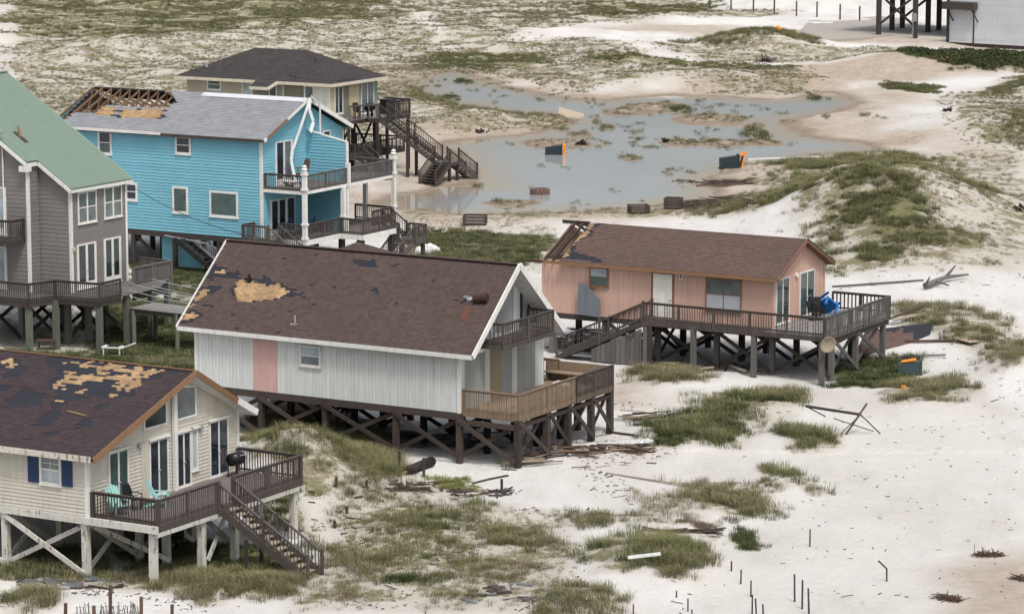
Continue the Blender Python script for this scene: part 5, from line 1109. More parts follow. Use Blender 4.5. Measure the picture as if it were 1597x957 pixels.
board5([(q['b'][0] + .003, q['c'][1] + .1), (q['d'][0], q['d'][1] + .15), (q['e'][0], q['e'][1]), (q['g'][0], q['g'][1]), (q['g'][0], la5), (q['b'][0] + .003, la5)])
S5b = np.array([0, W + .4 - yr, za - zr]); lb = float(np.linalg.norm(S5b)); S5b = S5b / lb
r5b = roof_face(H5, 'roof', O5, (-1, 0, 0), S5b, [(0, 0), (Lr - .8, 0), (Lr - 2, 1.9), (q['a'][0] + 1.0, 1.9), (q['a'][0] + .5, lb), (0, lb)], [M['felt_grey'], M['felt']], None, cw=.5, ch=.3, slab_mt=M['w_black'])
x = .45 - q['b'][0] + .1; k = 0
while x > -17.6:
    lo = q['c'][1] if x > .45 - q['d'][0] else (q['f'][1] if x > .45 - q['g'][0] else la5)
    A_ = np.array((x, yr, zr - .08)); B_ = A_ + S5v * (lo + .15); mb = MB(); mb.bar(A_, B_, .055, .13)
    A2 = A_ + S5v * (la5 * .48); mb.bar(A2 - np.array((0, 0, .1)), (x, yr - 1.0, ze + .12), .05, .09); mb.bar((x, yr, zr - .12), (x, yr - 1.0, ze + .12), .05, .09); mb.bar(A2, (x, 1.4, ze + .1), .05, .09)
    mb.bar((x, yr, zr - .12), (x, W + .2, za + .02), .05, .12); mb.bar((x, .1, ze + .06), (x, W - .1, ze + .06), .05, .1); mb.bar((x, yr + 2.4, zr - 1.2), (x, yr + .9, ze + .1), .05, .09)
    mb.build('roof_truss', M['truss'], r5); x -= .78; k += 1
mb = MB(); mb.box(x0 + .05, .1, ze - .1, .45 - q['b'][0] + 1, W - .1, ze - .02); ce = mb.build('attic_floor', M['dark'], H5)
for mname, nm, cnt in (('insul', 'insulation', 190), ('tarblue', 'roof_scrap', 80), ('w_brown', 'loose_lath', 60)):
    mb = MB()
    for _ in range(cnt):
        c = Vector((random.uniform(x0 + .5, -.6 - q['b'][0]), random.uniform(2.2, W - 2.2), ze + .02 + random.choice((0, .2, .4, .6)) * (nm != 'loose_lath'))); a_ = random.uniform(0, 6.28); w2 = random.uniform(.15, .5) if nm != 'loose_lath' else random.uniform(.4, 1.1); d = Vector((math.cos(a_), math.sin(a_), random.uniform(-.1, .5))) * w2
        mb.bar(c - d * .5 + Vector((0, 0, .15)), c + d * .5 + Vector((0, 0, .15)), random.uniform(.15, .5) if nm != 'loose_lath' else .06, random.uniform(.03, .16))
    mb.build(nm, M[mname], ce)
mb = MB(); 
for i in range(22): y = .15 + i * .43; z1_ = ze + (zr - ze) * (1 - abs(y - yr) / yr) - .25; mb.box(x0 + .06, y, ze, x0 + .1, y + .38, max(ze + .05, z1_))
mb.build('gable_boards', M['w_brown'], H5)
mb = MB(); A_ = np.array((.45, yr, zr)) + nn * .03; mb.prism([A_, A_ + S5v * .55, A_ + S5v * .5 + np.array((-8.2, 0, 0)), A_ + np.array((-8.2, 0, 0))], nn * .02); mb.build('ridge_tape', M['ridge_white'], r5)
fascia(r5, (.45 - q['b'][0] + 1.6, ya - .05, za - .03), (-15.9, ya - .05, za - .03), M['trim'], .12, .16, 'gutter'); fascia(r5, (.45, ya - .02, za - .1), (-17.3, ya - .02, za - .1), M['w_brown'], .04, .16)
def part_bar(root, A_, B_, f0, f1, mt, w_, h_, nm): A_, B_ = Vector(A_), Vector(B_); return fascia(root, A_.lerp(B_, f0), A_.lerp(B_, f1), mt, w_, h_, nm)
Ab, Bb = (.48, ya, za - .09), (.48, yr, zr - .09); part_bar(r5, Ab, Bb, 0, .06, M['trim'], .05, .2, 'barge_board'); part_bar(r5, Ab, Bb, .06, .52, M['fasc'], .05, .17, 'barge_board'); part_bar(r5, Ab, Bb, .52, 1, M['trim'], .05, .17, 'barge_board')
fascia(r5b, (.52, W + .42, za - .06), (.52, yr, zr - .05), M['trim'], .1, .26, 'barge_board'); fascia(r5b, (.45, W + .42, za - .1), (-17.2, W + .42, za - .1), M['trim'], .05, .2)
for a_, b2, c_, d_, kd in ((153, 174.5, 203, 240, 'hung'), (273.5, 298, 211, 240, 'hung'), (269, 293.5, 290, 331.5, 'fixed'), (327, 371.5, 296.5, 337, 'fixed'), (196, 214.5, 284, 312, 'hung')):
    u0, zt_ = lu(F, a_, c_); u1 = lu(F, b2, c_)[0]; zb_ = lu(F, a_, d_)[1]; window(H5, L5, u0, u1, zb_, zt_, kd, gl='glass_teal' if kd == 'fixed' or a_ == 153 else 'glass_navy', gl2='glass_navy', fw=.14)
u0, zt_ = gu(F, 428.5, 221.5); u1 = gu(F, 455, 215)[0]; window(H5, G5, u0, u1, 5.75, zt_, 'french', 'french_door', gl='glass_navy', gl2='glass_grey')
u0 = gu(F, 420.5, 305)[0]; u1 = gu(F, 459, 300)[0]; um = u0 + (u1 - u0) * .66; window(H5, G5, u0, um, zf + .1, 4.85, 'french', 'french_door', gl='glass_navy'); window(H5, G5, um + .01, u1, zf + .1, 4.85, 'fixed', 'french_door', gl='glass')
u0, zt_ = gu(F, 503, 204); u1 = gu(F, 514, 204)[0]; window(H5, G5, u0, u1, 6.6, zt_, 'fixed', gl='glass')
# porch floors, privacy wall, columns
bzf = 5.72; X1 = 3.15; Y1 = 11.0
deck(H5, .04, .15, X1, Y1, bzf, M['deckpurple'], M['trim'], rim=.2); deck(H5, .04, .15, X1, Y1, zf + .12, M['deckpurple'], M['trim'], rim=.34); deck(H5, X1 + .02, 4.3, 4.95, 8.3, zf + .12, M['deckpurple'], M['trim'], rim=.34)
pw = siding('privacy_wall', H5, ('y', 5.25), [(.04, zf + .12), (3.05, zf + .12), (3.05, 8.35), (.04, 8.98)], M['blue'], 'lap', .2)
siding('privacy_wall', pw, ('Y', 5.37), [(.04, zf + .12), (3.05, zf + .12), (3.05, 8.35), (.04, 8.98)], M['blue'], 'lap', .2); pw.children[0].name = 'wall_back'
mb = MB(); mb.bar((.04, 5.31, 9.01), (3.1, 5.31, 8.38), .2, .06); mb.box(3.05, 5.2, zf + .12, 3.13, 5.42, 8.36); mb.build('wall_cap', M['trim'], pw)
def column(x, y, z0, z1, band=None, w_=.26):
    mb = MB(); mb.box(x - w_ / 2, y - w_ / 2, z0, x + w_ / 2, y + w_ / 2, z1)
    for zb_ in (band or ()): mb.box(x - w_ * .72, y - w_ * .72, zb_, x + w_ * .72, y + w_ * .72, zb_ + .14)
    return mb.build('porch_column', M['trim'], H5)
def column2(x, y): column(x, y, zf - .2, 5.52, (zf + .14, zf + 1.05)); c = column(x, y, bzf, bzf + 1.35, (bzf + .02, bzf + 1.0)); mb = MB(); mb.lathe((x, y, bzf + 1.35), [(.2, 0), (.2, .06), (.12, .12), (.16, .2), (.1, .3), (0, .33)], 10); mb.build('finial', M['trim'], c)
column2(X1 - .02, .25); column2(X1 - .02, Y1 - .1); column(X1 - .02, 4.75, zf - .2, 5.52, (zf + .14, zf + 1.05)); column(.9, Y1 - .1, zf - .2, 5.52, (zf + 1.05,)); column(X1 - .02, 5.32, bzf - .2, bzf + 1.3)
for z_ in (bzf, zf + .12): 
    rails(H5, [(.12, .2), (X1 - .2, .2)], z_, 1.0, M['w_rail'], sp=.14, post_sp=3, zb=.02) if z_ > 4 else rails(H5, [(1.4, .2), (X1 - .2, .2)], z_, 1.0, M['w_rail'], sp=.14, zb=.02)
rails(H5, [(X1 - .05, .4), (X1 - .05, 5.15)], bzf, 1.0, M['w_grey'], sp=.14, post_sp=2.4, zb=.02); rails(H5, [(X1 - .05, 5.5), (X1 - .05, Y1 - .25), (.1, Y1 - .1)], bzf, 1.0, M['w_grey'], sp=.14, post_sp=2.6, zb=.02)
rails(H5, [(X1 - .05, .4), (X1 - .05, 4.55)], zf + .12, 1.0, M['w_rail'], sp=.14, post_sp=2.2, zb=.02); rails(H5, [(X1 + .1, 4.35), (4.9, 4.35), (4.9, 8.25)], zf + .12, 1.0, M['w_rail'], sp=.14, post_sp=2.2, zb=.02); rails(H5, [(X1 - .05, 8.3), (X1 - .05, Y1 - .25), (.1, Y1 - .1)], zf + .12, 1.0, M['w_rail'], sp=.14, post_sp=2.4, zb=.02)
deck(H5, -.6, -1.45, 1.35, -.06, zf + .1, M['w_grey'], M['w_dark']); rails(H5, [(-.55, -.1), (-.55, -1.42), (1.3, -1.42)], zf + .1, 1.0, M['w_rail'], sp=.14, post_sp=1.9)
stairs(H5, (1.38, -.72, zf + .08), (4.9, -.72, .1), (0, .6, 0), 12, M['w_rail'], M['w_grey'], posts=2)
stairs(H5, (X1 + .05, 9.9, zf + .1), (4.4, 9.9, 1.7), (0, .55, 0), 5, M['w_rail'], M['w_grey'], posts=1, rail_mt=M['w_dark']); deck(H5, 4.42, 9.2, 5.9, 10.6, 1.68, M['w_grey'], M['w_rail']); rails(H5, [(4.5, 10.55), (5.85, 10.55), (5.85, 9.25)], 1.68, .95, M['w_rail'], sp=.14)
stairs(H5, (5.2, 9.15, 1.66), (5.2, 6.6, .15), (.6, 0, 0), 7, M['w_rail'], M['w_grey'], posts=2)
for x, y in ((X1 - .1, .4), (X1 - .1, 4.8), (X1 - .1, Y1 - .2), (4.7, 4.6), (4.7, 8.1), (.4, 5), (.4, 10.8), (-.4, -1.3), (1.2, -1.3), (4.6, 9.4), (5.7, 10.4)): stilt(H5, F, x, y, zf - .25 if x < 4.5 or y < 9 else 1.4, M['w_dark'], .22)
mb = MB(); mb.box(x0, -.02, zf - .38, 0, .14, zf - .02); mb.build('girder', M['w_dark'], H5)
for x in (-16.8, -13.4, -10.3, -6.95, -3.4, -.1):
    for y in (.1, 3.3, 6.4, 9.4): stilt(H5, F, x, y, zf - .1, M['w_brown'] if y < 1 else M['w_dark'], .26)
brace(H5, (-10.2, .1, 2.1), (-8.2, .1, .6), M['w_black']); brace(H5, (-10.2, 3.3, 2.1), (-7.2, 3.3, .3), M['w_black'])
# storage room under the blue house and the stair beside it
siding('storeroom_wall', H5, ('y', .5), [(-8.3, .1), (-4.95, .1), (-4.95, 1.25), (-7.0, 2.35), (-8.3, 2.35)], M['blue'], 'lap', .2); siding('storeroom_wall', H5, ('X', -8.3), [(.5, .1), (4, .1), (4, 2.3), (.5, 2.3)], M['blue'], 'lap', .2)
slab('corner_board', H5, ('y', .5), -5.05, -4.93, .1, 1.25, .03, .07, M['trim'])
stairs(H5, (-6.3, -.35, 2.3), (-2.9, -.35, .1), (0, .5, 0), 10, M['w_black'], M['w_black'], rail=(0, 1), rail_mt=M['steel'], posts=1); mb = MB(); mb.bar((-7.6, -.15, 2.2), (-4.2, -.15, 1.9), .06, .08); mb.build('handrail', M['steel'], H5)
# strips of trim and cloth hanging from the peak
Lp = lambda px, py, X: Vector(F.onx(px, py, X))
def strip(pts, w_, mt, nm, t=.02):
    mb = MB()
    for a_, b2 in zip(pts[:-1], pts[1:]): mb.bar(a_, b2, t, w_, up=(0, 1, .2))
    return mb.build(nm, mt, H5)
strip([Lp(484, 153, .6), Lp(470, 195, .75), Lp(456, 235, .9)], .22, M['trim'], 'hanging_trim'); strip([Lp(456, 235, .9), Lp(454, 250, .95), Lp(461, 283, 1.1)], .3, M['fabric'], 'torn_wrap')
strip([Lp(484, 153, .6), Lp(482, 170, .65), Lp(489, 190, .6), Lp(484, 206, .7)], .3, M['fabric'], 'torn_wrap'); strip([Lp(499, 160, .7), Lp(499.5, 211, .6)], .18, M['trim'], 'hanging_trim'); strip([Lp(485, 150, .6), Lp(499, 162, .9)], .22, M['steel'], 'bent_flashing')
# cable from the grey house to the ground near the middle house
cb = MB(); a_, b2 = Vector(F2.w(.3, 5.3, 8.4)), Vector(gp(355, 372)) + Vector((0, 0, 0)); b2 = Vector(F3.w(-12.5, 3.9, 9.0)); pr = None
for i in range(25):
    t = i / 24; p = a_.lerp(b2, t) - Vector((0, 0, .5 * 4 * t * (1 - t)))
    if pr: cb.tube(pr, p, .02, 5, t=.1)
    pr = p
tag(cb.build('power_cable', M['black']), 'thin black cable sagging from the green roof in front of the blue wall', 'cable')

# ================================================================== small roof behind the middle house
p = F5.w(8.1, -1.3, 0); SH = thing('garden_shed', 'small shed with pyramid brown shingle roof below the white porch of the blue house', 'shed', (p[0], p[1], 0), R(-30))
mb = MB(); mb.box(-1.3, -1.3, -.2, 1.3, 1.3, 2.2); mb.build('wall', M['w_grey'], SH); h_ = 1.85
for k_ in range(4):
    a_ = k_ * math.pi / 2; Uv = np.array((math.cos(a_), math.sin(a_), 0)); Sv = np.array((math.sin(a_) * h_, -math.cos(a_) * h_, -.85)); l_ = np.linalg.norm(Sv); roof_face(SH, 'roof', (0, 0, 3.0), Uv, Sv / l_, [(0, 0), (h_, l_), (-h_, l_)], [M['sh_brown']], None, .3, .14, .08)

# ================================================================== house 6: dark hipped roof house by the pond
F = F6; H6 = house(F, 'taupe and olive house with charcoal hipped roof and long dark stairs beside the pond')
X0, X1, Y0, Y1_ = -16.4, -2.4, -3.5, 3.5; zf, ze, zr = 4.75, 7.72, 9.95
L6, G6 = ('y', Y0), ('x', X1)
for a_, b2, m_, kd in ((X0, -10.6, 'taupe', 'groove'), (-10.6, -9.9, 'trim', 'groove'), (-9.9, -6.6, 'olive', 'lap'), (-6.6, -5.0, 'olive', 'lap'), (-5.0, -4.0, 'sage', 'groove'), (-4.0, X1, 'trim', 'groove')): siding('wall', H6, L6, [(a_, zf), (b2, zf), (b2, ze), (a_, ze)], M[m_], kd, .45 if kd == 'groove' else .2)
for a_, b2, m_, kd in ((Y0, -1.65, 'sandy', 'groove'), (-1.65, -.8, 'olive', 'groove'), (-.8, .75, 'sandy', 'lap'), (.75, 1.0, 'sage', 'groove'), (1.0, Y1_, 'sage', 'groove')): siding('gable_wall', H6, G6, [(a_, zf), (b2, zf), (b2, ze), (a_, ze)], M[m_], kd, .3 if kd == 'groove' else .16)
siding('wall', H6, ('Y', Y1_), [(X0, zf), (X1, zf), (X1, ze), (X0, ze)], M['taupe'], 'lap', .25); siding('wall', H6, ('X', X0), [(Y0, zf), (Y1_, zf), (Y1_, ze), (Y0, ze)], M['taupe'], 'lap', .25); corner(H6, X0, Y0, zf, ze, M['sandy'], .1, -1, -1)
fl = MB(); fl.box(X0, Y0, zf - .35, X1, Y1_, zf - .004); fl.build('floor_frame', M['w_dark'], H6)
ex0, ex1, ey0, ey1 = -17.3, -1.85, -4.1, 4.25; ra_, rb_ = -12.0, -6.9; zE = ze - .02; ym = 0.0
def hip(name, pts3, U, sgn=1):
    O = np.array(pts3[0], float); U = np.array(U, float); n = np.cross(np.array(pts3[1]) - O, np.array(pts3[2]) - O); n /= np.linalg.norm(n); n = n if n[2] > 0 else -n
    S = np.cross(U, n); S = S if S[2] < 0 else -S; out = [((np.array(p) - O) @ U, (np.array(p) - O) @ S) for p in pts3]; felt = [[roof_uv(F6, O, U, S)(a_ , b2) for a_, b2 in poly] for poly in ([(484,89),(493,90),(498,98),(490,98)],[(450,117),(462,119),(474,123),(458,122),(448,120)],[(298,106),(304,108),(312,113),(300,111)],[(271,108),(300,110),(300,112),(271,111)],[(523,126),(552,122),(560,124),(530,129)])]
    def mk(u, s):
        k = np.zeros(u.shape, int)
        for f in felt: k[sdist(u, s, f) < 0] = 1
        return k
    return roof_face(H6, name, O, U, S, out, [M['sh_char'], M['felt'], M['ply']], mk, .3, .18, .14, M['cream_trim'])
rf = hip('roof', [(ra_, ym, zr), (rb_, ym, zr), (ex1, ey0, zE), (ex0, ey0, zE)], (1, 0, 0)); hip('roof', [(ra_, ym, zr), (rb_, ym, zr), (ex1, ey1, zE), (ex0, ey1, zE)], (1, 0, 0)); hip('roof', [(rb_, ym, zr), (ex1, ey0, zE), (ex1, ey1, zE)], (0, 1, 0)); hip('roof', [(ra_, ym, zr), (ex0, ey0, zE), (ex0, ey1, zE)], (0, 1, 0))
hip('roof', [(-9.2, ey0, zE + .01), (-7.2, ey0, zE + .01), (-7.4, ey0 - .9, zE - .44), (-9.2, ey0 - .9, zE - .44)], (1, 0, 0))
for a_, b2 in (((ex0, ey0, zE - .1), (-9.2, ey0, zE - .1)), ((-9.2, ey0 - .92, zE - .53), (-7.4, ey0 - .92, zE - .53)), ((-7.4, ey0 - .9, zE - .52), (-7.1, ey0, zE - .1)), ((-7.1, ey0, zE - .1), (ex1, ey0, zE - .1)), ((ex1, ey0, zE - .1), (ex1, ey1, zE - .1))): fascia(rf, a_, b2, M['cream_trim'], .06, .24)
for (px_, py_) in ((322, 105), (344, 94)): v = Vector(np.array((ra_, 0, zr)) + 0); uvh = roof_uv(F, (ra_, ym, zr), (1, 0, 0), np.array((0, ey0, zE - zr)) / np.linalg.norm((0, ey0, zE - zr))); u, s = uvh(px_, py_); l = np.array((ra_, ym, zr)) + np.array((u, 0, 0)) + np.array((0, ey0, zE - zr)) / np.linalg.norm((0, ey0, zE - zr)) * s; mb = MB(); mb.tube(tuple(l), tuple(l + np.array((0, 0, .35))), .12, 8, r2=.16); mb.build('roof_vent', M['steel'], rf)
window(H6, L6, -14.4, -13.0, 6.65, 7.62, 'hung', gl='glass_teal', fw=.12); window(H6, L6, -10.95, -10.0, zf + .1, 7.55, 'fixed', 'door', gl='glass_pale', fw=.1); window(H6, L6, -8.3, -6.85, zf + .2, 7.5, 'double', 'sliding_door', gl='glass', gl2='sage'); window(H6, L6, -4.9, -3.9, zf + .1, 7.5, 'fixed', gl='glass_teal', fw=.15)
window(H6, G6, -2.95, -1.7, zf + .4, 7.45, 'double', 'sliding_door', gl='glass_teal', gl2='glass_navy', fw=.12); window(H6, G6, 1.0, 2.95, zf + .1, 7.5, 'double', 'sliding_door', gl='glass_grey', fw=.1)
zd = 4.75; deck(H6, X1 + .04, -.3, 0, 4.8, zd, M['deckgrey'], M['w_dark'], rim=.32); deck(H6, X1 + .04, -2.9, -.9, -.31, zd, M['deckgrey'], M['w_dark'], rim=.32)
rails(H6, [(-1.0, -2.85), (-.85, -1.5), (-.05, -.25), (-.05, .02)], zd, 1.15, M['w_grey'], sp=.9, bw=.08, zb=-.1); rails(H6, [(-.05, 1.25), (-.05, 4.75), (X1 + .1, 4.75)], zd, 1.2, M['w_dark'], sp=.16, zb=-.1)
stairs(H6, (.02, .62, zd - .02), (5.2, .62, 1.55), (0, .62, 0), 16, M['w_rail'], M['w_dark'], posts=2, rail_mt=M['w_dark'], h=1.1)
deck(H6, 5.22, -.1, 6.75, 1.35, 1.53, M['w_grey'], M['w_rail']); stairs(H6, (6.0, -.12, 1.5), (6.3, -2.9, .05), (.68, .1, 0), 8, M['w_rail'], M['w_brown'], posts=1, rail_mt=M['w_dark'], h=1.0, closed=True); stairs(H6, (6.1, 1.38, 1.5), (6.5, 3.6, .1), (.6, -.1, 0), 6, M['w_rail'], M['w_brown'], posts=1, rail_mt=M['w_dark'], h=1.0)
for x, y, zz in ((-.1, -.15, zd - .3), (-.1, 1.35, zd - .3), (-.1, 4.6, zd - .3), (2.7, -.05, 3.3), (2.7, 1.3, 3.3), (5.3, .0, 1.4), (6.6, 1.2, 1.4), (6.6, .0, 1.4), (-1.2, -2.7, zd - .3), (-1.2, 1.4, zd - .3)): stilt(H6, F, x, y, zz, M['w_dark'], .2)
for x in (-16, -12.5, -9, -5.7, -2.5):
    for y in (-3.3, 0, 3.3): stilt(H6, F, x, y, zf - .2, M['w_dark'], .28)
for a_, b2 in ((-5.7, -2.5), (-9, -5.7)): xbrace(H6, a_, -3.3, b2, -3.3, .5, 4.2, M['w_dark'])
xbrace(H6, -2.5, -3.2, -2.5, 0, .5, 4.3, M['w_black']); xbrace(H6, -2.5, 0, -2.5, 3.2, .5, 4.3, M['w_black'])
deck(H6, -9, -3.2, -.3, 4.4, 1.9, M['w_dark'], M['w_dark']); rails(H6, [(-5, -3.15), (-.35, -3.15), (-.35, 4.35), (-5, 4.35)], 1.9, 1.0, M['w_dark'], sp=.2); stairs(H6, (-.25, -2.2, 1.88), (2.4, -2.2, .2), (0, .5, 0), 7, M['w_dark'], M['w_dark'], posts=1)

# ================================================================== house 7: post house at the top right
F = F7; H7 = house(F, 'white garage and tall dark posts of a raised house at the top right corner')
c7 = F.loc(np.array(gp(1479, 66))); gx, gy = c7[0], c7[1]
sx, sy = F.w(0, 0, 0)[:2]
mb = MB(); mb.box(-2.5, -.6, -.3, gx + 18, 14, .32); mb.build('slab', M['concrete'], H7)
siding('garage_wall', H7, ('y', gy), [(gx, .45), (gx + 17, .45), (gx + 17, 6.5), (gx, 6.5)], M['white_garage'], 'lap', .28); siding('garage_wall', H7, ('X', gx), [(gy, .45), (gy + 10, .45), (gy + 10, 6.5), (gy, 6.5)], M['white_garage'], 'lap', .28); siding('garage_wall', H7, ('x', gx + 17), [(gy, .45), (gy + 10, .45), (gy + 10, 6.5), (gy, 6.5)], M['white_garage'], 'lap', .28)
mb = MB(); mb.box(gx - .1, gy - .12, -.4, gx + 17.1, gy + .2, .44); mb.build('base_beam', M['w_brown'], H7)
for px_, py_ in ((1370, 55), (1391, 48), (1407, 45), (1427, 60), (1447, 51), (1464, 47.5), (1478, 66)): l = F.loc(np.array(gp(px_, py_))); stilt(H7, F, l[0], l[1], 6.5, M['w_dark'], .5 if px_ != 1478 else .3, base=-.5)
l1 = F.loc(np.array(gp(1370, 55))); l2 = F.loc(np.array(gp(1427, 60))); brace(H7, (l1[0], l1[1], 1.6), (l2[0], l2[1], 5.6), M['w_rail'], .1, .3); brace(H7, (l1[0], l1[1] + .2, 5.4), (l2[0], l2[1] + .2, 1.6), M['w_brown'], .1, .3)
l3 = F.loc(np.array(gp(1407, 45))); l4 = F.loc(np.array(gp(1464, 47.5))); brace(H7, (l3[0], l3[1], 1.6), (l4[0], l4[1], 5.6), M['w_brown'], .1, .3)
mb = MB(); mb.box(-3, -1, 6.5, gx + 18, 14, 7.0); mb.build('floor_frame', M['w_dark'], H7); mb = MB(); mb.box(-2.4, -.4, 7.0, gx + 17, 13, 10); mb.build('wall', M['taupe'], H7)
mb = MB(); mb.box(gx - .3, gy - 1.2, 4.5, gx + 4.0, gy - .06, 5.4); mb.build('awning', M['w_dark'], H7)
for d_ in (.3, 3.7): brace(H7, (gx + d_, gy - .9, 4.5), (gx + d_ + .4, gy - .1, 3.0), M['w_dark'], .12, .12)
mb = MB(); mb.box(gx + 3.45, gy - .12, .4, gx + 3.6, gy - .045, 5); mb.build('corner_post', M['w_brown'], H7)
l2v = Vector(l2); mb = MB(); mb.box(l2v.x - .25, l2v.y - .45, 2.4, l2v.x + .35, l2v.y - .26, 3.4); mb.tube((l2v.x - .1, l2v.y - .36, .3), (l2v.x - .1, l2v.y - .36, 2.4), .06, 6); mb.build('meter_box', M['steel'], H7)
# driveway in front of it
mb = MB(); q4 = [gp(*p) for p in ((1232, 57), (1262, 33), (1375, 29), (1500, 45), (1375, 58))]; mb.prism([(v.x, v.y, .36) for v in q4], (0, 0, -.6)); dv = mb.build('driveway', M['concrete']); tag(dv, kind='structure')

# ================================================================== loose things
def root_at(name, label, cat, p, rz=0.0, group=None): return thing(name, label, cat, (float(p[0]), float(p[1]), float(p[2])), rz, group)
def plank(p0, p1, w_, t, mt, name, label, cat='plank', group=None, lift=0.0, lift2=None, bow=0.0):
    a, b_ = gp(*p0), gp(*p1); a.z += t / 2 + lift; b_.z += t / 2 + (lift if lift2 is None else lift2); c = (a + b_) / 2; mb = MB()
    if bow: m_ = (a + b_) / 2 + Vector((0, bow, 0)); mb.bar(a - c, m_ - c, w_, t); mb.bar(m_ - c, b_ - c, w_, t)
    else: mb.bar(a - c, b_ - c, w_, t)
    o = mb.build(name, M[mt]); o.location = c; return tag(o, label, cat, group)
# ---- adirondack chair, built once and copied
def adirondack(label):
    t = thing('adirondack_chair', label, 'chair', (0, 0, 0), 0, 'aqua chairs on the front deck'); mt = M['teal']
    mb = MB()
    for i in range(5): x = -.22 + i * .11; mb.bar((x, .12, .30), (x * 1.15, .52, 1.02 + .05 * (2 - abs(i - 2))), .10, .02)
    mb.build('backrest', mt, t); mb = MB()
    for i in range(5): mb.bar((-.28, -.34 + i * .12, .38 - i * .035), (.28, -.34 + i * .12, .38 - i * .035), .11, .02)
    mb.build('seat', mt, t)
    for s in (-1, 1):
        mb = MB(); mb.bar((s * .33, -.42, .56), (s * .33, .36, .56), .13, .025); mb.build('armrest', mt, t)
        mb = MB(); mb.box(s * .29 - .02, -.36, 0, s * .29 + .02, -.25, .545); mb.build('leg', mt, t)
        mb = MB(); mb.bar((s * .26, -.34, .32), (s * .26, .55, .04), .03, .12); mb.build('leg', mt, t)
    return t
def copy_thing(o, label=None):
    c = o.copy(); COL.objects.link(c)
    if label: c['label'] = label
    for ch in o.children:
        d = ch.copy(); COL.objects.link(d); d.parent = c
        for g_ in ch.children: e = g_.copy(); COL.objects.link(e); e.parent = d
    return c
ch1 = adirondack('aqua slatted chair in the front corner of the cream house deck behind the railing'); p = F1.w(.75, .95, 2.56); ch1.location = p; ch1.rotation_euler.z = R(-30 + 70)
ch2 = copy_thing(ch1, 'aqua slatted chair with tall back standing by the sliding doors of the cream house'); p = F1.w(1.35, 2.9, 2.56); ch2.location = p; ch2.rotation_euler.z = R(-30 + 115)
def dark_chair(F, x, y, z, rz, label, mt='black', group=None, cat='chair', s=1.0):
    t = thing('deck_chair', label, cat, tuple(F.w(x, y, z)), rz, group)
    mb = MB(); mb.box(-.25, -.25, .40, .25, .25, .44); mb.build('seat', M[mt], t); mb = MB()
    mb.prism([(-.25, .2, .44), (.25, .2, .44), (.28, .30, .75), (.2, .36, 1.0), (-.2, .36, 1.0), (-.28, .30, .75)], (0, .035, 0)); mb.build('backrest', M[mt], t)
    for sx_ in (-1, 1):
        for sy_ in (-1, 1): mb = MB(); mb.bar((sx_ * .22, sy_ * .22, 0), (sx_ * .22, sy_ * .22, .4), .04, .04); mb.build('leg', M[mt], t)
        mb = MB(); mb.bar((sx_ * .27, -.24, .64), (sx_ * .27, .3, .66), .05, .03); mb.bar((sx_ * .27, -.22, .42), (sx_ * .27, -.22, .63), .03, .03); mb.build('armrest', M[mt], t)
    t.scale = (s, s, s); return t
dark_chair(F1, .8, 1.9, 2.56, R(60), 'dark chair between the two aqua chairs on the front deck')
# barrel grill
t = thing('barrel_grill', 'round black barrel grill by the last sliding door on the deck of the cream house', 'grill', tuple(F1.w(.75, 9.2, 2.56)), R(-30)); mb = MB(); mb.tube((-.05, -.33, .74), (-.05, .33, .74), .28, 18); mb.build('barrel', M['black'], t, True); mb = MB(); mb.tube((.34, -.25, .95), (.34, .25, .95), .02, 6); mb.build('handle', M['steel'], t)
for sx_ in (-.22, .18):
    for sy_ in (-.32, .32): mb = MB(); mb.bar((sx_, sy_, 0), (sx_, sy_, .62), .04, .04); mb.build('leg', M['black'], t)
# striped board on a stick under the stairs
p = gp(402, 880); t = root_at('stick_sign', 'blue and white striped arrow board on a thin stick under the stairs', 'sign', p, R(-25)); mb = MB(); mb.tube((0, 0, -.2), (0, 0, 1.05), .02, 6); mb.build('stick', M['w_light'], t)
mb = MB(); mb.prism([(-.42, 0, 1.15), (-.2, 0, 1.38), (.1, 0, 1.30), (.50, 0, 1.0), (.44, 0, .90), (-.40, 0, 1.02)], (0, .04, 0)); bd = mb.build('board', M['navy'], t); mb = MB(); mb.prism([(-.36, -.004, 1.14), (.46, -.004, .98), (.44, -.004, .93), (-.38, -.004, 1.07)], (0, .003, 0)); mb.prism([(-.25, -.004, 1.24), (.25, -.004, 1.17), (.30, -.004, 1.13), (-.3, -.004, 1.2)], (0, .003, 0)); mb.build('stripes', M['trim'], bd)
# trailer parked under the cream house
t = thing('utility_trailer', 'small dark trailer with black tyres in the shade under the cream house', 'trailer', tuple(F1.w(-.6, 5.0, 0)), R(-30)); mb = MB(); mb.box(-1.0, -.6, .55, 1.2, .6, .62); 
for y in (-.58, .55): mb.box(-1.0, y, .62, 1.2, y + .04, .95)
mb.build('bed', M['w_dark'], t)
for x in (-.35, .55):
    for y in (-.72, .62): mb = MB(); mb.tube((x, y, .3), (x, y + .12, .3), .32, 16); wh = mb.build('wheel', M['black'], t); mb = MB(); mb.tube((x, y - .01, .3), (x, y - .004, .3), .15, 12); mb.build('rim', M['steel'], wh)
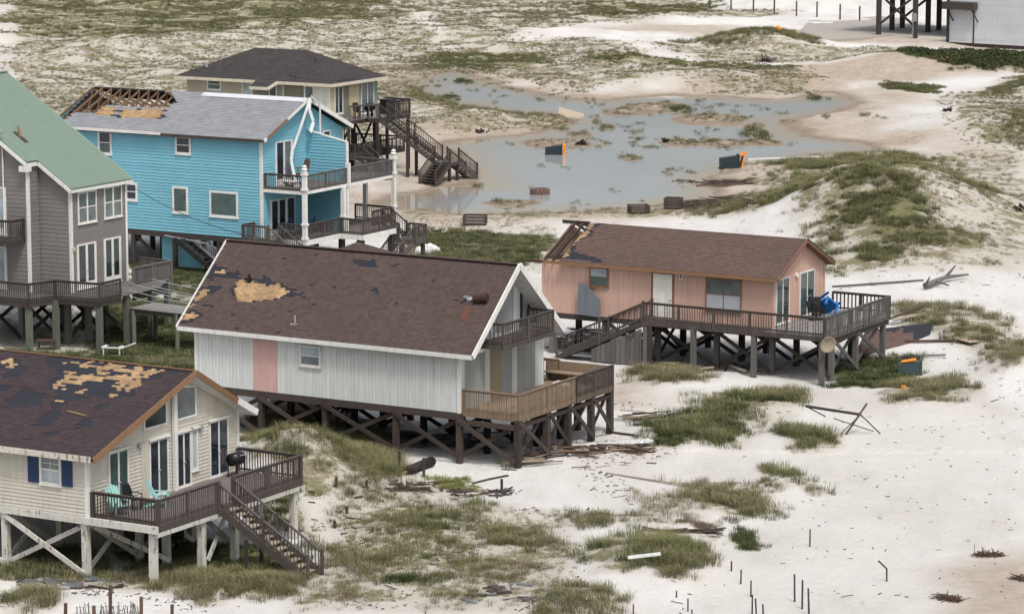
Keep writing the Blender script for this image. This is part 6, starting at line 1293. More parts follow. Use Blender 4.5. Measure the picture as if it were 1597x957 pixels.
# ---- slatted sand fence, front left
t = root_at('sand_fence', 'broken slatted sand fence with short wooden posts along the bottom left edge', 'fence', gp(180, 957), 0); t0 = Vector(t.location)
fp = [((102, 962), .55), ((146, 962), .45), ((172, 958), 1.15), ((220, 958), .7), ((268, 960), .45)]
for p_, h_ in fp: v = gp(*p_) - t0; mb = MB(); mb.bar(v + Vector((0, 0, -.3)), v + Vector((.02, 0, h_)), .13, .12); mb.build('post', M['w_red'], t)
mb = MB(); a, b_ = gp(120, 958) - t0, gp(216, 956) - t0
for i in range(34):
    if random.random() < .2: continue
    v = a.lerp(b_, i / 33); h_ = random.uniform(.25, .5); mb.bar(v + Vector((0, 0, -.05)), v + Vector((random.gauss(0, .05), random.gauss(0, .05), h_)), .04, .012)
mb.bar(a + Vector((0, 0, .3)), b_ + Vector((0, 0, .3)), .008, .008); mb.build('slat_panel', M['w_grey'], t)
# ---- stakes
def stakes(L, name, group, lab, mt, r):
    for i, (px_, y0_, y1_, dx_) in enumerate(L):
        v = gp(px_, y1_); h_ = (y1_ - y0_) / (FPX / (v - Vector((0, 0, CAM_H))).length); mb = MB(); mb.tube((0, 0, -.25), (dx_, 0, h_), r, 7, r2=r * .9); o = mb.build(name, M[mt]); o.location = v; tag(o, lab(i), 'stake', group)
stakes([(1263, 824, 852, 0)], 'stake', 'dark stakes in the beach sand', lambda i: 'lone dark stake standing on the open white beach, well above the other stakes', 'w_dark', .035)
stakes([(1239.6, 894, 938, -.03), (1251, 903, 949, 0), (1262, 916, 958, -.05)], 'stake', 'dark stakes in the beach sand', lambda i: ['tall dark stake, leftmost of the three close together at the bottom right', 'tall dark stake, middle one of the three close together at the bottom right', 'tall dark stake, rightmost of the three close together at the bottom right'][i], 'w_dark', .04)
stakes([(1140.7, 874, 890, 0), (1155, 887, 910, .02), (1171, 904, 930, 0), (1173, 926, 958, 0), (1180, 932, 960, -.05), (1191, 941, 964, -.04)], 'stake', 'dark stakes in the beach sand', lambda i: ['shortest dark stake at the upper left end of the slanting row on the beach', 'second dark stake from the upper end of the slanting row on the beach', 'third dark stake from the upper end of the slanting row on the beach', 'fourth dark stake down the slanting row, just below the third', 'fifth dark stake down the slanting row, leaning left', 'dark stake at the bottom end of the slanting row, cut by the picture edge'][i], 'w_dark', .035)
stakes([(1055, 920, 931, 0), (1072.8, 932, 953, 0), (1079, 949, 964, 0), (987.7, 941, 962, 0)], 'stake', 'low stakes below the eroded dune', lambda i: ['short stump stake just below the eroded grassy dune edge', 'thin stake on bare sand below and right of the short stump stake', 'stake at the bottom edge right of the eroded dune', 'stake at the bottom edge directly under the eroded dune corner'][i], 'w_dark', .03)
stakes([(623, 703, 734.5, 0), (661, 713, 742.7, 0), (572, 748, 761, 0), (782.5, 746, 765, 0), (524.7, 743, 758, 0), (541, 789, 800, 0), (522, 811, 823, 0), (672.6, 787, 795, 0)], 'stake', 'weathered stakes between the dune and the pale house', lambda i: ['tall grey stake left of the black log by the pale house', 'grey stake in front of the black log by the pale house', 'short dark stake at the foot of the grassy mound, left of the debris', 'dark stake with pale top right of the bright green grass patch', 'dark stake high on the grassy mound beside the deck corner', 'thin dark stake on the sand below the grassy mound', 'thin dark stake beside the small bare bush near the stairs', 'stubby dark stake on bare sand below the brown debris'][i], 'w_dark', .07)
stakes([(630, 744, 758, 0)], 'stake', None, lambda i: 'short white painted stake beside the brown debris mat', 'trim', .08)
mb = MB(); v = gp(1383, 906); f_ = lambda x, y: Vector(((x - 1383) / FPX * v.y, 0, (906 - y) / FPX * v.y)); mb.tube(f_(1383, 912), f_(1382.5, 885), .035, 7); mb.tube(f_(1382.5, 885), f_(1369, 872), .035, 7); o = mb.build('bent_rod', M['w_red']); o.location = v; tag(o, 'rusty rod with a bent top sticking out of the open beach', 'rod')
FP = [(1107, 14), (1140, 16), (1175, 18), (1207.5, 23), (1242, 26), (1274, 27), (1310, 31), (1340.5, 34)]
for i, (a, b_) in enumerate(FP):
    v = gp(a, b_); mb = MB(); mb.tube((0, 0, -.3), (0, 0, 2.1), .11, 8); o = mb.build('fence_post', M['w_red']); o.location = v
    tag(o, ['far brown fence post, leftmost of the row at the top right', 'far brown fence post, second from the left in the top row', 'far brown fence post, third from the left in the top row', 'far brown fence post, fourth from the left in the top row', 'far brown fence post, fifth from the left in the top row', 'far brown fence post, third from the right in the top row', 'far brown fence post, second from the right in the top row', 'far brown fence post, last of the row nearest the raised house'][i], 'post', 'brown posts along the far sand track')
# ---- wheeled bins
def wheelie(label, p, rot):
    t = thing('trash_bin', label, 'bin', tuple(p), 0, 'dark wheeled bins with orange lids'); t.rotation_euler = rot
    mb = MB(); mb.v += [(-.24, -.3, 0), (.24, -.3, 0), (.24, .22, 0), (-.24, .22, 0), (-.32, -.38, 1.05), (.32, -.38, 1.05), (.32, .36, 1.05), (-.32, .36, 1.05)]
    for f in ((0, 3, 2, 1), (0, 1, 5, 4), (1, 2, 6, 5), (2, 3, 7, 6), (3, 0, 4, 7), (4, 5, 6, 7)): mb.f.append(f); mb.m.append(0); mb.t.append(.5)
    mb.box(-.35, -.41, .98, .35, -.385, 1.07); mb.box(-.35, .365, .98, .35, .42, 1.07); mb.box(-.36, -.384, .98, -.325, .364, 1.07); mb.box(.325, -.384, .98, .36, .364, 1.07); mb.build('bin_body', M['bin'], t)
    return t
def lid(t, pts, mt='orange'): mb = MB(); mb.prism(pts, (0, .05, .0)); mb.build('lid', M[mt], t)
s_ = 1.25
p = back(861, 242, -.2); b1 = wheelie('dark bin with orange lid floating on its side in the middle of the pond', (p[0] - .6, p[1], .18), (R(90), R(0), R(90))); b1.scale = (s_ * 1.1,) * 3; mb = MB(); mb.prism([(-.34, -.4, 1.1), (.34, -.4, 1.1), (.34, .4, 1.12), (-.34, .4, 1.12)], (0, 0, .16)); mb.build('lid', M['orange'], b1)
p = gp(1143, 262); b2 = wheelie('dark bin lying at the far pond shore with its orange lid hanging open', (p[0] - 1.1, p[1], p[2] + .5), (R(90), 0, R(95))); b2.scale = (1.5,) * 3; mb = MB(); mb.prism([(-.36, .30, 1.1), (.36, .30, 1.1), (.36, .50, 1.45), (-.36, .50, 1.45)], (0, .06, 0)); mb.prism([(-.36, -.40, 1.12), (.36, -.40, 1.12), (.36, .45, 1.30), (-.36, .45, 1.30)], (0, 0, .06)); mb.build('lid', M['orange'], b2)
for x in (-.28, .28): mb = MB(); mb.tube((x - .04, -.4, .08), (x + .04, -.4, .08), .12, 12); mb.build('wheel', M['black'], b2)
p = gp(1422, 584); b3 = wheelie('dark bin lying in the grass right of the salmon house deck, orange lid on top', (p[0] - .75, p[1], p[2] + .36), (R(90), 0, R(84))); b3.scale = (1.2,) * 3; b3.children[0].data.materials[0] = M['bin2']; mb = MB(); mb.prism([(-.2, .28, .15), (.2, .28, .15), (.3, .40, .8), (-.3, .40, .8)], (0, .04, 0)); mb.build('lid', M['orange'], b3)
# ---- block ring in the water, crates
p = back(842, 303, -.15); t = thing('block_ring', 'round ring of brownish blocks sitting in shallow pond water', 'ring', (p[0], p[1], -.3), 0); mb = MB()
for i in range(16):
    a = 2 * math.pi * i / 16
    for k in range(2): c_ = a + k * .2; mb.bar((.68 * math.cos(c_ - .18), .68 * math.sin(c_ - .18), .25 + k * .24), (.68 * math.cos(c_ + .18), .68 * math.sin(c_ + .18), .25 + k * .24), .2, .22)
mb.build('blocks', M['brick'], t)
def crate(px_, py_, w_, d_, h_, rz, label):
    v = gp(px_, py_); t = root_at('wooden_crate', label, 'crate', v, rz, 'open wooden crates washed up by the pond'); mb = MB()
    for z in (.1, .35, .6):
        z *= h_ / .7; mb.box(-w_, -d_, z, w_, -d_ + .05, z + .16 * h_ / .7); mb.box(-w_, d_ - .05, z, w_, d_, z + .16 * h_ / .7); mb.box(-w_, -d_ + .051, z, -w_ + .05, d_ - .051, z + .16 * h_ / .7); mb.box(w_ - .05, -d_ + .051, z, w_, d_ - .051, z + .16 * h_ / .7)
    mb.build('slats', M['w_rail'], t)
    for sx_ in (-1, 1):
        for sy_ in (-1, 1): mb = MB(); mb.box(sx_ * (w_ - .1) - .06, sy_ * (d_ - .1) - .06, -.15, sx_ * (w_ - .1) + .06, sy_ * (d_ - .1) + .06, h_ + .05); mb.build('corner_post', M['w_brown'], t)
    mb = MB(); mb.box(-w_ + .06, -d_ + .06, 0, w_ - .06, d_ - .06, .06); mb.build('floor', M['w_brown'], t)
crate(741, 350, .85, .7, .62, R(-4), 'open wooden crate alone on the near shore, left of the other crates'); crate(996, 332, .75, .6, .55, R(10), 'low wooden crate on the shore, middle one, left end of the brown debris'); crate(1050, 326, .65, .6, .75, R(-12), 'tallest wooden crate on the shore, set in the brown debris')
# ---- wedge of planks in the pond
p = back(888, 181, -.14); mb = MB(); mb.prism([(-1.2, -.5, -.3), (1.5, -.3, -.3), (1.4, .4, .05), (-1.0, .3, .75)], (0, .3, .05)); o = mb.build('wood_wedge', M['w_light']); o.location = (p[0], p[1], -.1); tag(o, 'pale tilted wooden wedge at the tip of the sand spit in the pond', 'debris')
# ---- log, cross planks, planks under and round the middle house
lg = gp(636, 740), gp(673, 727); c = (lg[0] + lg[1]) / 2; mb = MB(); mb.tube(lg[0] - c + Vector((0, 0, .2)), lg[1] - c + Vector((0, 0, .25)), .2, 10, r2=.24); o = mb.build('log', M['w_black'], None, True); o.location = c; tag(o, 'thick blackened log lying on the sand in front of the pale house', 'log')
DB = 'boards scattered round the middle house'
plank((600, 724), (629, 742), .14, .05, 'w_light', 'plank', 'thin pale plank crossing another left of the black log', group=DB); plank((604, 741), (634, 727), .16, .05, 'w_tan', 'plank', 'tan plank crossing under the thin pale plank by the black log', group=DB, lift=.05)
plank((630, 741), (654, 727), .12, .05, 'w_light', 'plank', 'short pale board leaning beside the black log', group=DB, lift=.1)
plank((738, 754), (792, 742), .14, .06, 'w_brown', 'plank', 'long narrow brown board right of the bright green grass patch', group=DB, bow=.1)
plank((967, 640), (1007, 643), .14, .05, 'w_light', 'plank', 'straight pale board on the sand right of the far deck posts', group=DB); plank((957, 675), (989, 679), .14, .07, 'w_dark', 'plank', 'dark board on shaded sand right of the last deck post', group=DB)
plank((891, 729), (921, 728), .14, .04, 'w_tan', 'plank', 'tan board alone on white sand below the broken timber pile', group=DB); plank((930, 729), (952, 726), .13, .04, 'w_light', 'plank', 'short tan board right of another below the broken timber pile', group=DB); plank((1009, 722), (1023, 723), .1, .04, 'w_dark', 'plank', 'tiny dark board on white sand below the dark green grass bank', group=DB)
plank((782, 732), (806, 733), .09, .04, 'w_brown', 'plank', 'thin brown lath left of the front deck post foot', group=DB)
plank((946, 738), (1156, 753), .10, .05, 'w_light', 'long_pole', 'very long thin weathered pole half buried across the white sand', 'pole', bow=-1.2)
plank((858, 699), (1000, 690), .13, .12, 'pipe', 'white_pipe', 'long white plastic pipe lying behind the deck posts of the pale house', 'pipe'); plank((838, 701), (948, 700), .11, .1, 'pipe', 'white_pipe', 'shorter white pipe just in front of the long one', 'pipe'); plank((979, 888), (1030, 882), .15, .10, 'pipe', 'white_pipe', 'white pipe lying on the grassy hummock at the bottom', 'pipe', lift=.45)
def pile(name, label, cat, px_, py_, n, spx, spy, L, mats, w_=(.06, .2), lift=.25, ang=(0, 20)):
    t = root_at(name, label, cat, gp(px_, py_)); t0 = Vector(t.location)
    for i in range(n):
        v = gp(px_ + random.uniform(-spx, spx), py_ + random.uniform(-spy, spy)) - t0; a = R(random.gauss(*ang)); l = random.uniform(*L) / 2; d = Vector((math.cos(a), math.sin(a), random.gauss(0, .06))) * l; v.z += random.uniform(.03, lift); mb = MB(); mb.bar(v - d, v + d, random.uniform(*w_), random.uniform(.02, .07)); mb.build('board', M[random.choice(mats)], t)
pile('timber_pile', 'heap of broken brown timbers at the front deck post of the pale house', 'timber pile', 838, 721, 16, 26, 6, (.7, 2.4), ['w_brown', 'w_tan', 'w_red', 'w_light'], ang=(25, 12)); pile('timber_pile', 'splintered boards spread behind the front deck posts, near the white pipes', 'timber pile', 878, 708, 18, 38, 6, (.5, 2.2), ['w_brown', 'w_red', 'w_dark', 'w_tan'], ang=(-10, 25))
pile('driftwood_mat', 'long mat of reddish driftwood between the far deck post and the green bank', 'driftwood', 950, 701, 34, 62, 6, (.3, 1.5), ['w_brown', 'w_red', 'w_red', 'w_light', 'w_tan'], lift=.15, ang=(0, 35)); pile('driftwood_mat', 'dark charred boards left of the dark green grass bank', 'driftwood', 1030, 652, 14, 45, 5, (.8, 2.4), ['w_black', 'w_black', 'w_dark', 'w_tan'], ang=(12, 10))
pile('driftwood_mat', 'brown brushwood left of the bright green grass patch', 'driftwood', 650, 760, 46, 40, 7, (.15, .7), ['w_brown', 'w_red', 'w_dark'], w_=(.03, .09), lift=.12, ang=(0, 50)); pile('driftwood_mat', 'curved strip of brown brushwood right of the bright green grass patch', 'driftwood', 750, 770, 36, 50, 5, (.25, .9), ['w_brown', 'w_red', 'w_dark'], w_=(.03, .09), lift=.12, ang=(0, 50))
pile('driftwood_mat', 'brown brushwood drift along the near pond shore, right of the tallest crate', 'driftwood', 1120, 318, 50, 60, 7, (.4, 1.8), ['w_brown', 'w_red', 'w_dark'], w_=(.05, .16), lift=.3, ang=(0, 45)); pile('driftwood_mat', 'thin line of brown drift on the tongue of sand between the two pond arms', 'driftwood', 1110, 285, 36, 62, 3, (.4, 1.6), ['w_brown', 'w_red', 'w_dark'], w_=(.05, .16), lift=.15, ang=(0, 45))
pile('driftwood_mat', 'reddish driftwood line on the low dune above the large bottom hummock', 'driftwood', 1065, 829, 20, 50, 2, (.4, 1.6), ['w_red', 'w_brown'], w_=(.04, .12), lift=.08, ang=(0, 14))
pile('rubble_heap', 'jumbled grey and pale scraps in front of the cream house posts, bottom left', 'rubble', 110, 913, 26, 75, 8, (.4, 1.6), ['sheet', 'w_light', 'w_grey', 'concrete', 'w_brown'], w_=(.2, .7), lift=.12, ang=(-10, 30))
pile('rubble_heap', 'dark boards and scrap lying in the shade under the pale house', 'rubble', 690, 690, 26, 90, 12, (.6, 2.4), ['w_dark', 'w_brown', 'w_grey', 'w_black'], w_=(.06, .3), ang=(0, 40)); pile('rubble_heap', 'scrap wood lying in the shade under the salmon house', 'rubble', 1105, 575, 22, 70, 8, (.5, 2.0), ['w_brown', 'w_dark', 'w_light', 'w_red'], ang=(0, 40)); pile('rubble_heap', 'bent sheets and boards wedged behind the dark stairs of the salmon house', 'rubble', 900, 543, 16, 30, 10, (.7, 1.9), ['sheet', 'steel', 'w_tan', 'w_red'], w_=(.3, .8), lift=1.0, ang=(20, 40))
pile('driftwood_mat', 'scattered twigs and boards around the foot of the cream house stairs', 'driftwood', 560, 800, 16, 80, 40, (.15, .5), ['w_brown', 'w_grey'], w_=(.03, .1), lift=.06, ang=(0, 50)); pile('rubble_heap', 'scraps of board and rock on the sand at the bottom centre', 'rubble', 790, 925, 24, 60, 14, (.2, 1.0), ['sheet', 'w_grey', 'w_dark', 'concrete'], w_=(.08, .35), lift=.08, ang=(10, 40))
# ---- collapsed tent frame
t = root_at('tent_frame', 'collapsed folding tent frame of thin poles on the white beach', 'tent frame', gp(1310, 672)); T0 = Vector(t.location)
def at_h(px_, py_, h_):
    p = back(px_, py_, T0.z + h_); return Vector(p) - T0
for a, b_, r, m_ in (((1257, 633, 1.05), (1342, 646, .95), .07, 'w_dark'), ((1318, 679, .0), (1352, 629, 1.35), .05, 'w_red'), ((1342, 646, .95), (1373, 676, .0), .03, 'w_dark'), ((1257, 633, 1.0), (1223, 664, .0), .025, 'pipe'), ((1257, 633, 1.0), (1287, 649, .4), .03, 'w_dark'), ((1342, 646, .95), (1307, 680, .0), .03, 'w_grey'), ((1300, 652, .5), (1362, 672, .05), .025, 'w_dark'), ((1262, 670, .1), (1308, 680, .05), .025, 'w_dark')): mb = MB(); mb.tube(at_h(*a), at_h(*b_), r, 8); mb.build('pole', M[m_], t)
# ---- driftwood branch and pole on the sand behind the salmon house
t = root_at('driftwood_branch', 'forked grey driftwood branch on white sand right of the salmon house', 'driftwood', gp(1462, 440)); T0 = Vector(t.location); mb = MB()
for a, b_, r, r2 in (((1443, 445, .15), (1475, 432, .35), .2, .14), ((1475, 432, .35), (1510, 428, .3), .14, .06), ((1475, 432, .35), (1490, 414, 1.0), .12, .04), ((1443, 445, .15), (1450, 432, .7), .1, .04), ((1460, 438, .3), (1480, 445, .1), .1, .05)): mb.tube(at_h(*a), at_h(*b_), r, 8, r2=r2)
mb.build('branch', M['w_grey'], t); plank((1298, 448), (1440, 438), .12, .1, 'w_grey', 'long_pole', 'long thin grey pole on the sand behind the salmon house deck', 'pole'); plank((1167, 251), (1278, 247), .22, .12, 'pipe', 'white_pipe', 'white pipe pointing away from the bin lying on the far pond shore', 'pipe', lift=.1)
# ---- torn roof section beside the salmon house
v = gp(1385, 548); t = root_at('torn_roof_section', 'slab of torn shingle roof with bare black felt leaning beside the salmon house deck', 'roof section', v); T0 = Vector(t.location)
A_ = at_h(1335, 549, .1); B_ = at_h(1400, 546, .15); Cc = at_h(1456, 503, .75); Dd = at_h(1350, 515, .9); Ee = at_h(1450, 530, .2)
O_ = np.array(Dd); Uv = np.array(Cc - Dd); lu_ = np.linalg.norm(Uv); Uv = Uv / lu_; nn_ = np.cross(Uv, np.array(A_ - Dd)); nn_ /= np.linalg.norm(nn_); Sv = np.cross(nn_, Uv); Sv = Sv if Sv[2] < 0 else -Sv
uvp = lambda P_: (float((np.array(P_) - O_) @ Uv), float((np.array(P_) - O_) @ Sv))
outl_ = [uvp(Dd), uvp(Cc), uvp(Ee), uvp(B_), uvp(A_)]
roof_face(t, 'shingles', O_, Uv, Sv, outl_, [M['sh_red'], M['felt'], M['ply']], lambda u, s: np.where((u > lu_ * .52 + (fbm(u * 1.5, s * 2, 2) - .5) * 1.6) | (s < .4 + (fbm(u * 2, s, 2) - .5) * .9), 1, 0), .3, .15, .08, M['w_brown'])
RG = 'boards strewn beyond the salmon house'
plank((1405, 535), (1487, 534), .16, .12, 'w_red', 'plank', 'long dark red beam at the foot of the torn roof section', group=RG, lift=.05); plank((1494, 531), (1520, 538), .75, .05, 'w_light', 'plank', 'wide pinkish board lying right of the long dark red beam', group=RG, lift=.15); plank((1395, 560), (1475, 557), .14, .08, 'w_grey', 'plank', 'long grey board just above the bin lying in the grass', group=RG, lift=.1); plank((1392, 507), (1428, 500), .4, .06, 'w_light', 'plank', 'pale board above the torn roof section by the deck corner', group=RG, lift=.3); plank((1380, 510), (1440, 488), .15, .08, 'w_brown', 'plank', 'dark brown board slanting up behind the torn roof section', group=RG, lift=.35)
mb = MB(); mb.box(-.12, -.1, 0, .12, .1, .14); o = mb.build('red_scrap', M['orange']); o.location = gp(1409, 606); tag(o, 'tiny orange red scrap in the grass below the lying bin', 'scrap')
# ---- white crumpled sheet, upturned lounge frame, orange marker, crate under grey house
def crumple(name, label, cat, px_, py_, w_, d_, h_, mt, rz=0, seed=1):
    v = gp(px_, py_); n = 12; mb = MB(); r = random.Random(seed); H_ = [[0 if i in (0, n) or j in (0, n) else h_ * (.4 + .6 * r.random()) * math.sin(math.pi * i / n) ** .5 for j in range(n + 1)] for i in range(n + 1)]
    P_ = lambda i, j: ((i / n - .5) * w_ * (1 - .35 * abs(j / n - .5)) + r.uniform(-.01, .01), (j / n - .5) * d_ * (1 - .5 * (i / n)), H_[i][j])
    g_ = [[P_(i, j) for j in range(n + 1)] for i in range(n + 1)]
    for i in range(n):
        for j in range(n): mb.poly([g_[i][j], g_[i + 1][j], g_[i + 1][j + 1], g_[i][j + 1]])
    o = mb.build(name, M[mt]); o.location = v; o.rotation_euler.z = rz; return tag(o, label, cat)
crumple('white_sheet', 'crumpled white sheet lying in the dark grass behind the pale house roof', 'sheet', 668, 393, 1.9, 1.6, .6, 'trim', R(15)); crumple('plastic_scrap', 'pale blue plastic scrap at the left edge of the dark green grass bank', 'plastic scrap', 1012, 692, 1.0, .8, .25, 'fabric', 0, 3)
crumple('metal_sheet', 'pale metal sheet half buried at the foot of the cream house stairs', 'metal sheet', 553, 886, .45, 1.3, .12, 'steel', R(20), 4)
t = root_at('overturned_lounger', 'overturned white lounge frame in dark grass under the grey house deck', 'lounger', gp(184, 556), R(-15)); 
mb = MB(); mb.box(-.85, -.3, .5, .25, .3, .58); fr_ = mb.build('frame', M['trim'], t); mb = MB(); mb.box(-.6, -.24, .581, .1, .24, .6); mb.build('cushion', M['black'], fr_)
mb = MB(); mb.bar((.25, 0, .5), (.95, 0, .78), .6, .06); mb.build('backrest', M['trim'], t)
for x, y in ((-.75, -.25), (-.75, .25), (.2, -.25), (.2, .25)): mb = MB(); mb.bar((x, y, -.1), (x, y, .5), .06, .06); mb.build('leg', M['trim'], t)
v = gp(1213, 56); mb = MB(); mb.lathe((0, 0, 0), [(.35, 0), (.4, .3), (.3, .65), (0, .75)], 12); o = mb.build('orange_barrel', M['orange'], None, True); o.location = v; tag(o, 'small orange barrel on top of the far green dune', 'barrel')
mb = MB(); mb.box(-.5, -.3, 0, .5, .3, .08)
for x in (-.45, .4): mb.box(x, -.28, .09, x + .06, .28, .5)
mb.box(-.5, -.3, .501, .5, .3, .56); o = mb.build('small_table', M['w_red']); o.location = gp(72, 545); tag(o, 'low reddish table in the shade under the grey house deck', 'table')
# ---- things on the salmon house deck
t = thing('upturned_chair', 'bright blue plastic chair tipped over by the railing of the salmon house deck', 'chair', tuple(F4.w(.75, 5.1, 2.75)), R(-10)); t.scale = (1.4,) * 3; t.rotation_euler = (R(-50), R(40), R(10))
mb = MB(); mb.box(-.3, -.3, .42, .3, .3, .50); mb.build('seat', M['royal'], t); mb = MB(); mb.prism([(-.3, .26, .5), (.3, .26, .5), (.26, .4, 1.15), (-.26, .4, 1.15)], (0, .05, 0)); mb.build('backrest', M['royal'], t)
for x in (-.27, .27):
    for y in (-.27, .27): mb = MB(); mb.bar((x, y, 0), (x, y, .42), .09, .09); mb.build('leg', M['royal'], t)
    mb = MB(); mb.bar((x * 1.2, -.32, .68), (x * 1.2, .34, .70), .09, .05); mb.build('armrest', M['royal'], t)
dark_chair(F4, .75, 3.6, 2.56, R(60), 'dark metal chair in front of the nearer sliding doors of the salmon house'); dark_chair(F4, .5, 4.75, 2.56, R(20), 'dark folding chair behind the tipped blue chair'); mb = MB(); mb.bar((-.6, 0, .05), (.6, .1, .08), .5, .06); mb.bar((-.3, .3, .02), (.8, .5, .1), .2, .04); o = mb.build('flat_scrap', M['black']); o.location = tuple(F4.w(1.1, 3.6, 2.56)); tag(o, 'flat black scrap lying on the salmon house deck by the doors', 'scrap')
t = thing('satellite_dish', 'round tan satellite dish on the corner post of the salmon house deck', 'satellite dish', tuple(F4.w(3.72, -1.25, 2.2)), 0); mb = MB(); mb.lathe((0, 0, 0), [(0, .02), (.2, .035), (.36, .09), (.44, .14), (.45, .13), (.36, .07), (.2, .01), (0, 0)], 20); d_ = mb.build('dish', M['w_light'], t, True); d_.rotation_euler = (R(100), 0, R(20)); d_.location = (0, -.12, 0); mb = MB(); mb.bar((0, -.1, 0), (-.1, .2, -.1), .06, .06); mb.build('bracket', M['steel'], t)
a, b_, c, d_ = [F4.ony(x, y, -.32) for x, y in ((901, 441), (914, 444), (936, 468), (936, 495))]; e = F4.ony(901, 490, -.32); mb = MB(); mb.prism([tuple(q_) for q_ in (a, b_, c, d_, e)], (0, .04, 0)); o = mb.build('grey_board', M['sheet']); o.location = F4.O; o.rotation_euler.z = F4.rot; tag(o, 'grey board with a slanting corner leaning against the salmon wall above the stairs', 'board')
# ---- blue house porch things
dark_chair(F5, .8, 3.2, bzf, R(-60), 'brown wicker high backed chair on the upper balcony of the blue house', 'wicker', s=1.6); mb = MB(); mb.box(-.5, -.35, .32, .5, .35, .37)
for x in (-.42, .38): mb.box(x, -.3, 0, x + .04, .3, .319)
o = mb.build('balcony_table', M['trim']); o.location = tuple(F5.w(1.0, 1.9, bzf)); o.rotation_euler.z = R(-30); tag(o, 'low white table on the upper balcony of the blue house', 'table')
dark_chair(F5, .9, 1.3, 2.6, R(-60), 'dark chair by the door on the lower porch of the blue house', 'navy', s=1.15); dark_chair(F5, 1.6, 3.0, 2.6, R(-80), 'dark chair in the middle of the lower porch of the blue house', 'navy', s=1.1); mb = MB(); mb.box(-.45, -.3, 0, .45, .3, .5); mb.box(-.48, -.33, .501, .48, .33, .58); o = mb.build('storage_box', M['navy']); o.location = tuple(F5.w(1.9, 4.4, 2.6)); o.rotation_euler.z = R(-30); tag(o, 'dark blue storage box by the wall of the lower porch of the blue house', 'box')
# ---- dark house deck things
dark_chair(F6, -1.4, -.9, 4.78, R(40), 'black chair at the near corner of the dark roofed house deck', s=1.2); t = thing('barrel_grill', 'black grill between the stairs and chair on the dark roofed house deck', 'grill', tuple(F6.w(-.7, -.3, 4.78)), R(-30)); mb = MB(); mb.tube((0, -.35, .85), (0, .35, .85), .33, 14); mb.build('barrel', M['black'], t, True)
for y in (-.3, .3): mb = MB(); mb.bar((0, y, 0), (0, y, .55), .3, .05); mb.build('leg', M['black'], t)
mb = MB(); mb.box(-.5, -.4, 0, .5, .4, 1.1); mb.box(-.55, -.45, 1.101, .55, .45, 1.18); o = mb.build('storage_bin', M['black']); o.location = tuple(F6.w(-1.2, 3.2, 4.78)); o.rotation_euler.z = R(-30); tag(o, 'black storage bin at the head of the stairs of the dark roofed house', 'box')
# ---- clutter under the middle house and on its deck, clumps on the beach
t = thing('ladder', 'thin dark ladder leaning in the shade under the near deck of the pale house', 'ladder', tuple(F3.w(1.6, 3.6, 0)), R(-30)); mb = MB()
for x in (-.2, .2): mb.bar((x, 0, 0), (x, .3, 2.0), .04, .06)
for i in range(7): mb.bar((-.2, .04 * i + .02, .25 + i * .26), (.2, .04 * i + .02, .25 + i * .26), .03, .03)
mb.build('rails_and_rungs', M['w_grey'], t)
crumple('fallen_panel', 'white crumpled scrap on the far end of the pale house deck', 'scrap', 0, 0, .9, .7, .2, 'trim').location = tuple(F3.w(.9, 8.0, 2.47))
for i, (a, b_, s) in enumerate(((1531, 866, 1), (1552, 866, .8), (1472, 932, 1.4), (1590, 903, 1.2), (1488, 936, .8))):
    mb = MB()
    for _ in range(60): v = Vector((random.gauss(0, .14) * s, random.gauss(0, .16) * s, random.uniform(.01, .08))); d = Vector((random.gauss(0, 1), random.gauss(0, .6), random.gauss(0, .25))).normalized() * random.uniform(.10, .34); mb.bar(v - d, v + d, .022, .02)
    o = mb.build('seaweed_clump', M['w_red']); o.location = gp(a, b_); tag(o, ['dark seaweed clump, left of the pair near the right edge of the beach', 'dark seaweed clump, right of the pair near the right edge of the beach', 'widest seaweed clump at the bottom right of the beach', 'seaweed clump cut by the right picture edge', 'small seaweed clump touching the widest one at the bottom right'][i], 'seaweed', 'seaweed clumps on the beach')
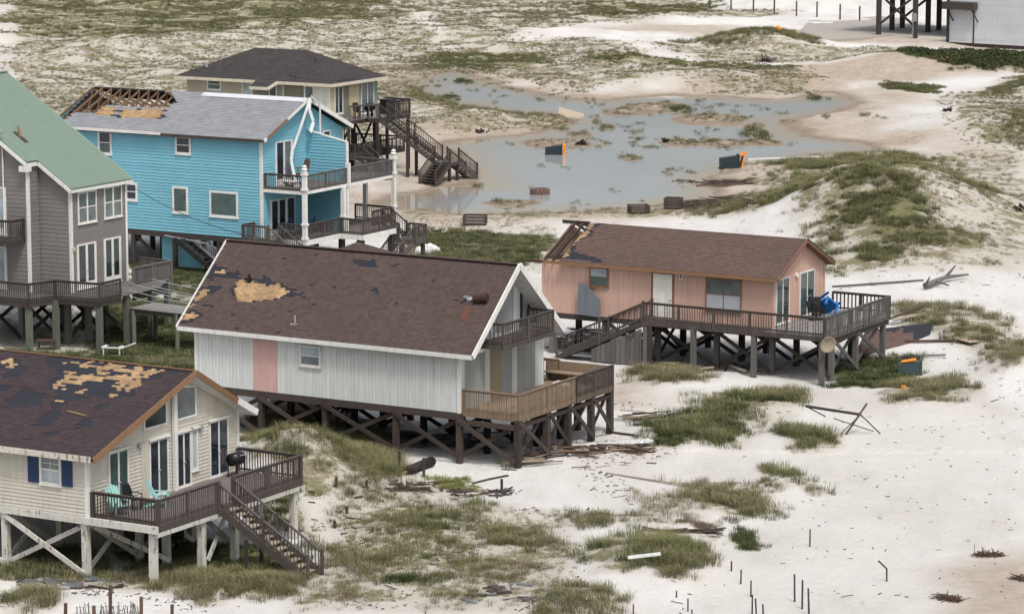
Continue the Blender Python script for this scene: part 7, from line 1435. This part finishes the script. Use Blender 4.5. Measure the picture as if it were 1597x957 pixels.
for i, (a, b_, s) in enumerate(((910, 400, 1.0), (1197, 97, 1.2), (912, 226, .9), (1037, 222, .6), (947, 208, .8), (750, 208, .6), (1480, 178, .6), (1595, 330, .9))):
    mb = MB()
    for _ in range(10): v = Vector((random.gauss(0, .4) * s, random.gauss(0, .3) * s, random.uniform(.02, .3))); d = Vector((random.gauss(0, 1), random.gauss(0, .5), random.gauss(0, .4))).normalized() * random.uniform(.2, .7) * s; mb.bar(v - d, v + d, .1, .1)
    if i == 0: continue
    o = mb.build('driftwood_clump', M['w_black']); o.location = gp(a, b_); tag(o, ['', 'dark lump of wood on the pale sand below the far green dune', 'black tangle of wood on the spit right of the pond bin', 'small dark tangle in the water right of the spit', 'dark bit of wood in the upper pond water', 'small dark lump on the shore above the stairs foot', 'brown stick lying on the far white sand, upper right', 'dark lump at the right edge beside the big dune'][i], 'driftwood', 'dark wood lumps round the pond')
# fine litter nobody could count: twigs, chips and shell strewn over the sand
pts_ = []
for poly, n in ([(560,740),(900,720),(1000,760),(900,957),(500,957),(480,820)], 900), ([(880,640),(1010,620),(1060,720),(860,740)], 260), ([(1100,640),(1597,640),(1597,957),(1000,957),(1150,800)], 220), ([(0,890),(500,890),(500,957),(0,957)], 300), ([(620,330),(1100,330),(1200,300),(1240,420),(860,340)], 300), ([(1300,430),(1597,400),(1597,640),(1400,640)], 350), ([(640,200),(860,190),(740,300),(620,300)], 120), ([(1280,150),(1597,110),(1597,330),(1400,240)], 200):
    w2 = flat(poly); xs_ = [q_[0] for q_ in w2]; ys_ = [q_[1] for q_ in w2]; X = RNG.uniform(min(xs_), max(xs_), n * 2); Y = RNG.uniform(min(ys_), max(ys_), n * 2); ok = (sdist(X, Y, w2) < 0) & (fbm(X / 2.2, Y / 2.2, 3) > .54); X, Y = X[ok], Y[ok]; Z = gh(X, Y); pts_ += [q_ for q_ in zip(X, Y, Z) if q_[2] > -.1]
for nm, mt, k0 in (('twig_litter', 'w_brown', 0), ('chip_litter', 'w_dark', 1)):
    mb = MB()
    for x, y, z in pts_[k0::2]: a = random.uniform(0, 6.28); l = random.uniform(.03, .12) if random.random() < .95 else random.uniform(.15, .4); d = Vector((math.cos(a), math.sin(a), random.gauss(0, .12))) * l; c = Vector((x, y, z + .03)); mb.bar(c - d, c + d, random.uniform(.015, .04), random.uniform(.01, .03))
    tag(mb.build(nm, M[mt]), {'twig_litter': 'fine brown twigs strewn over the sand between the houses', 'chip_litter': 'small dark chips and bits strewn over the sand'}[nm], 'litter', kind='stuff')
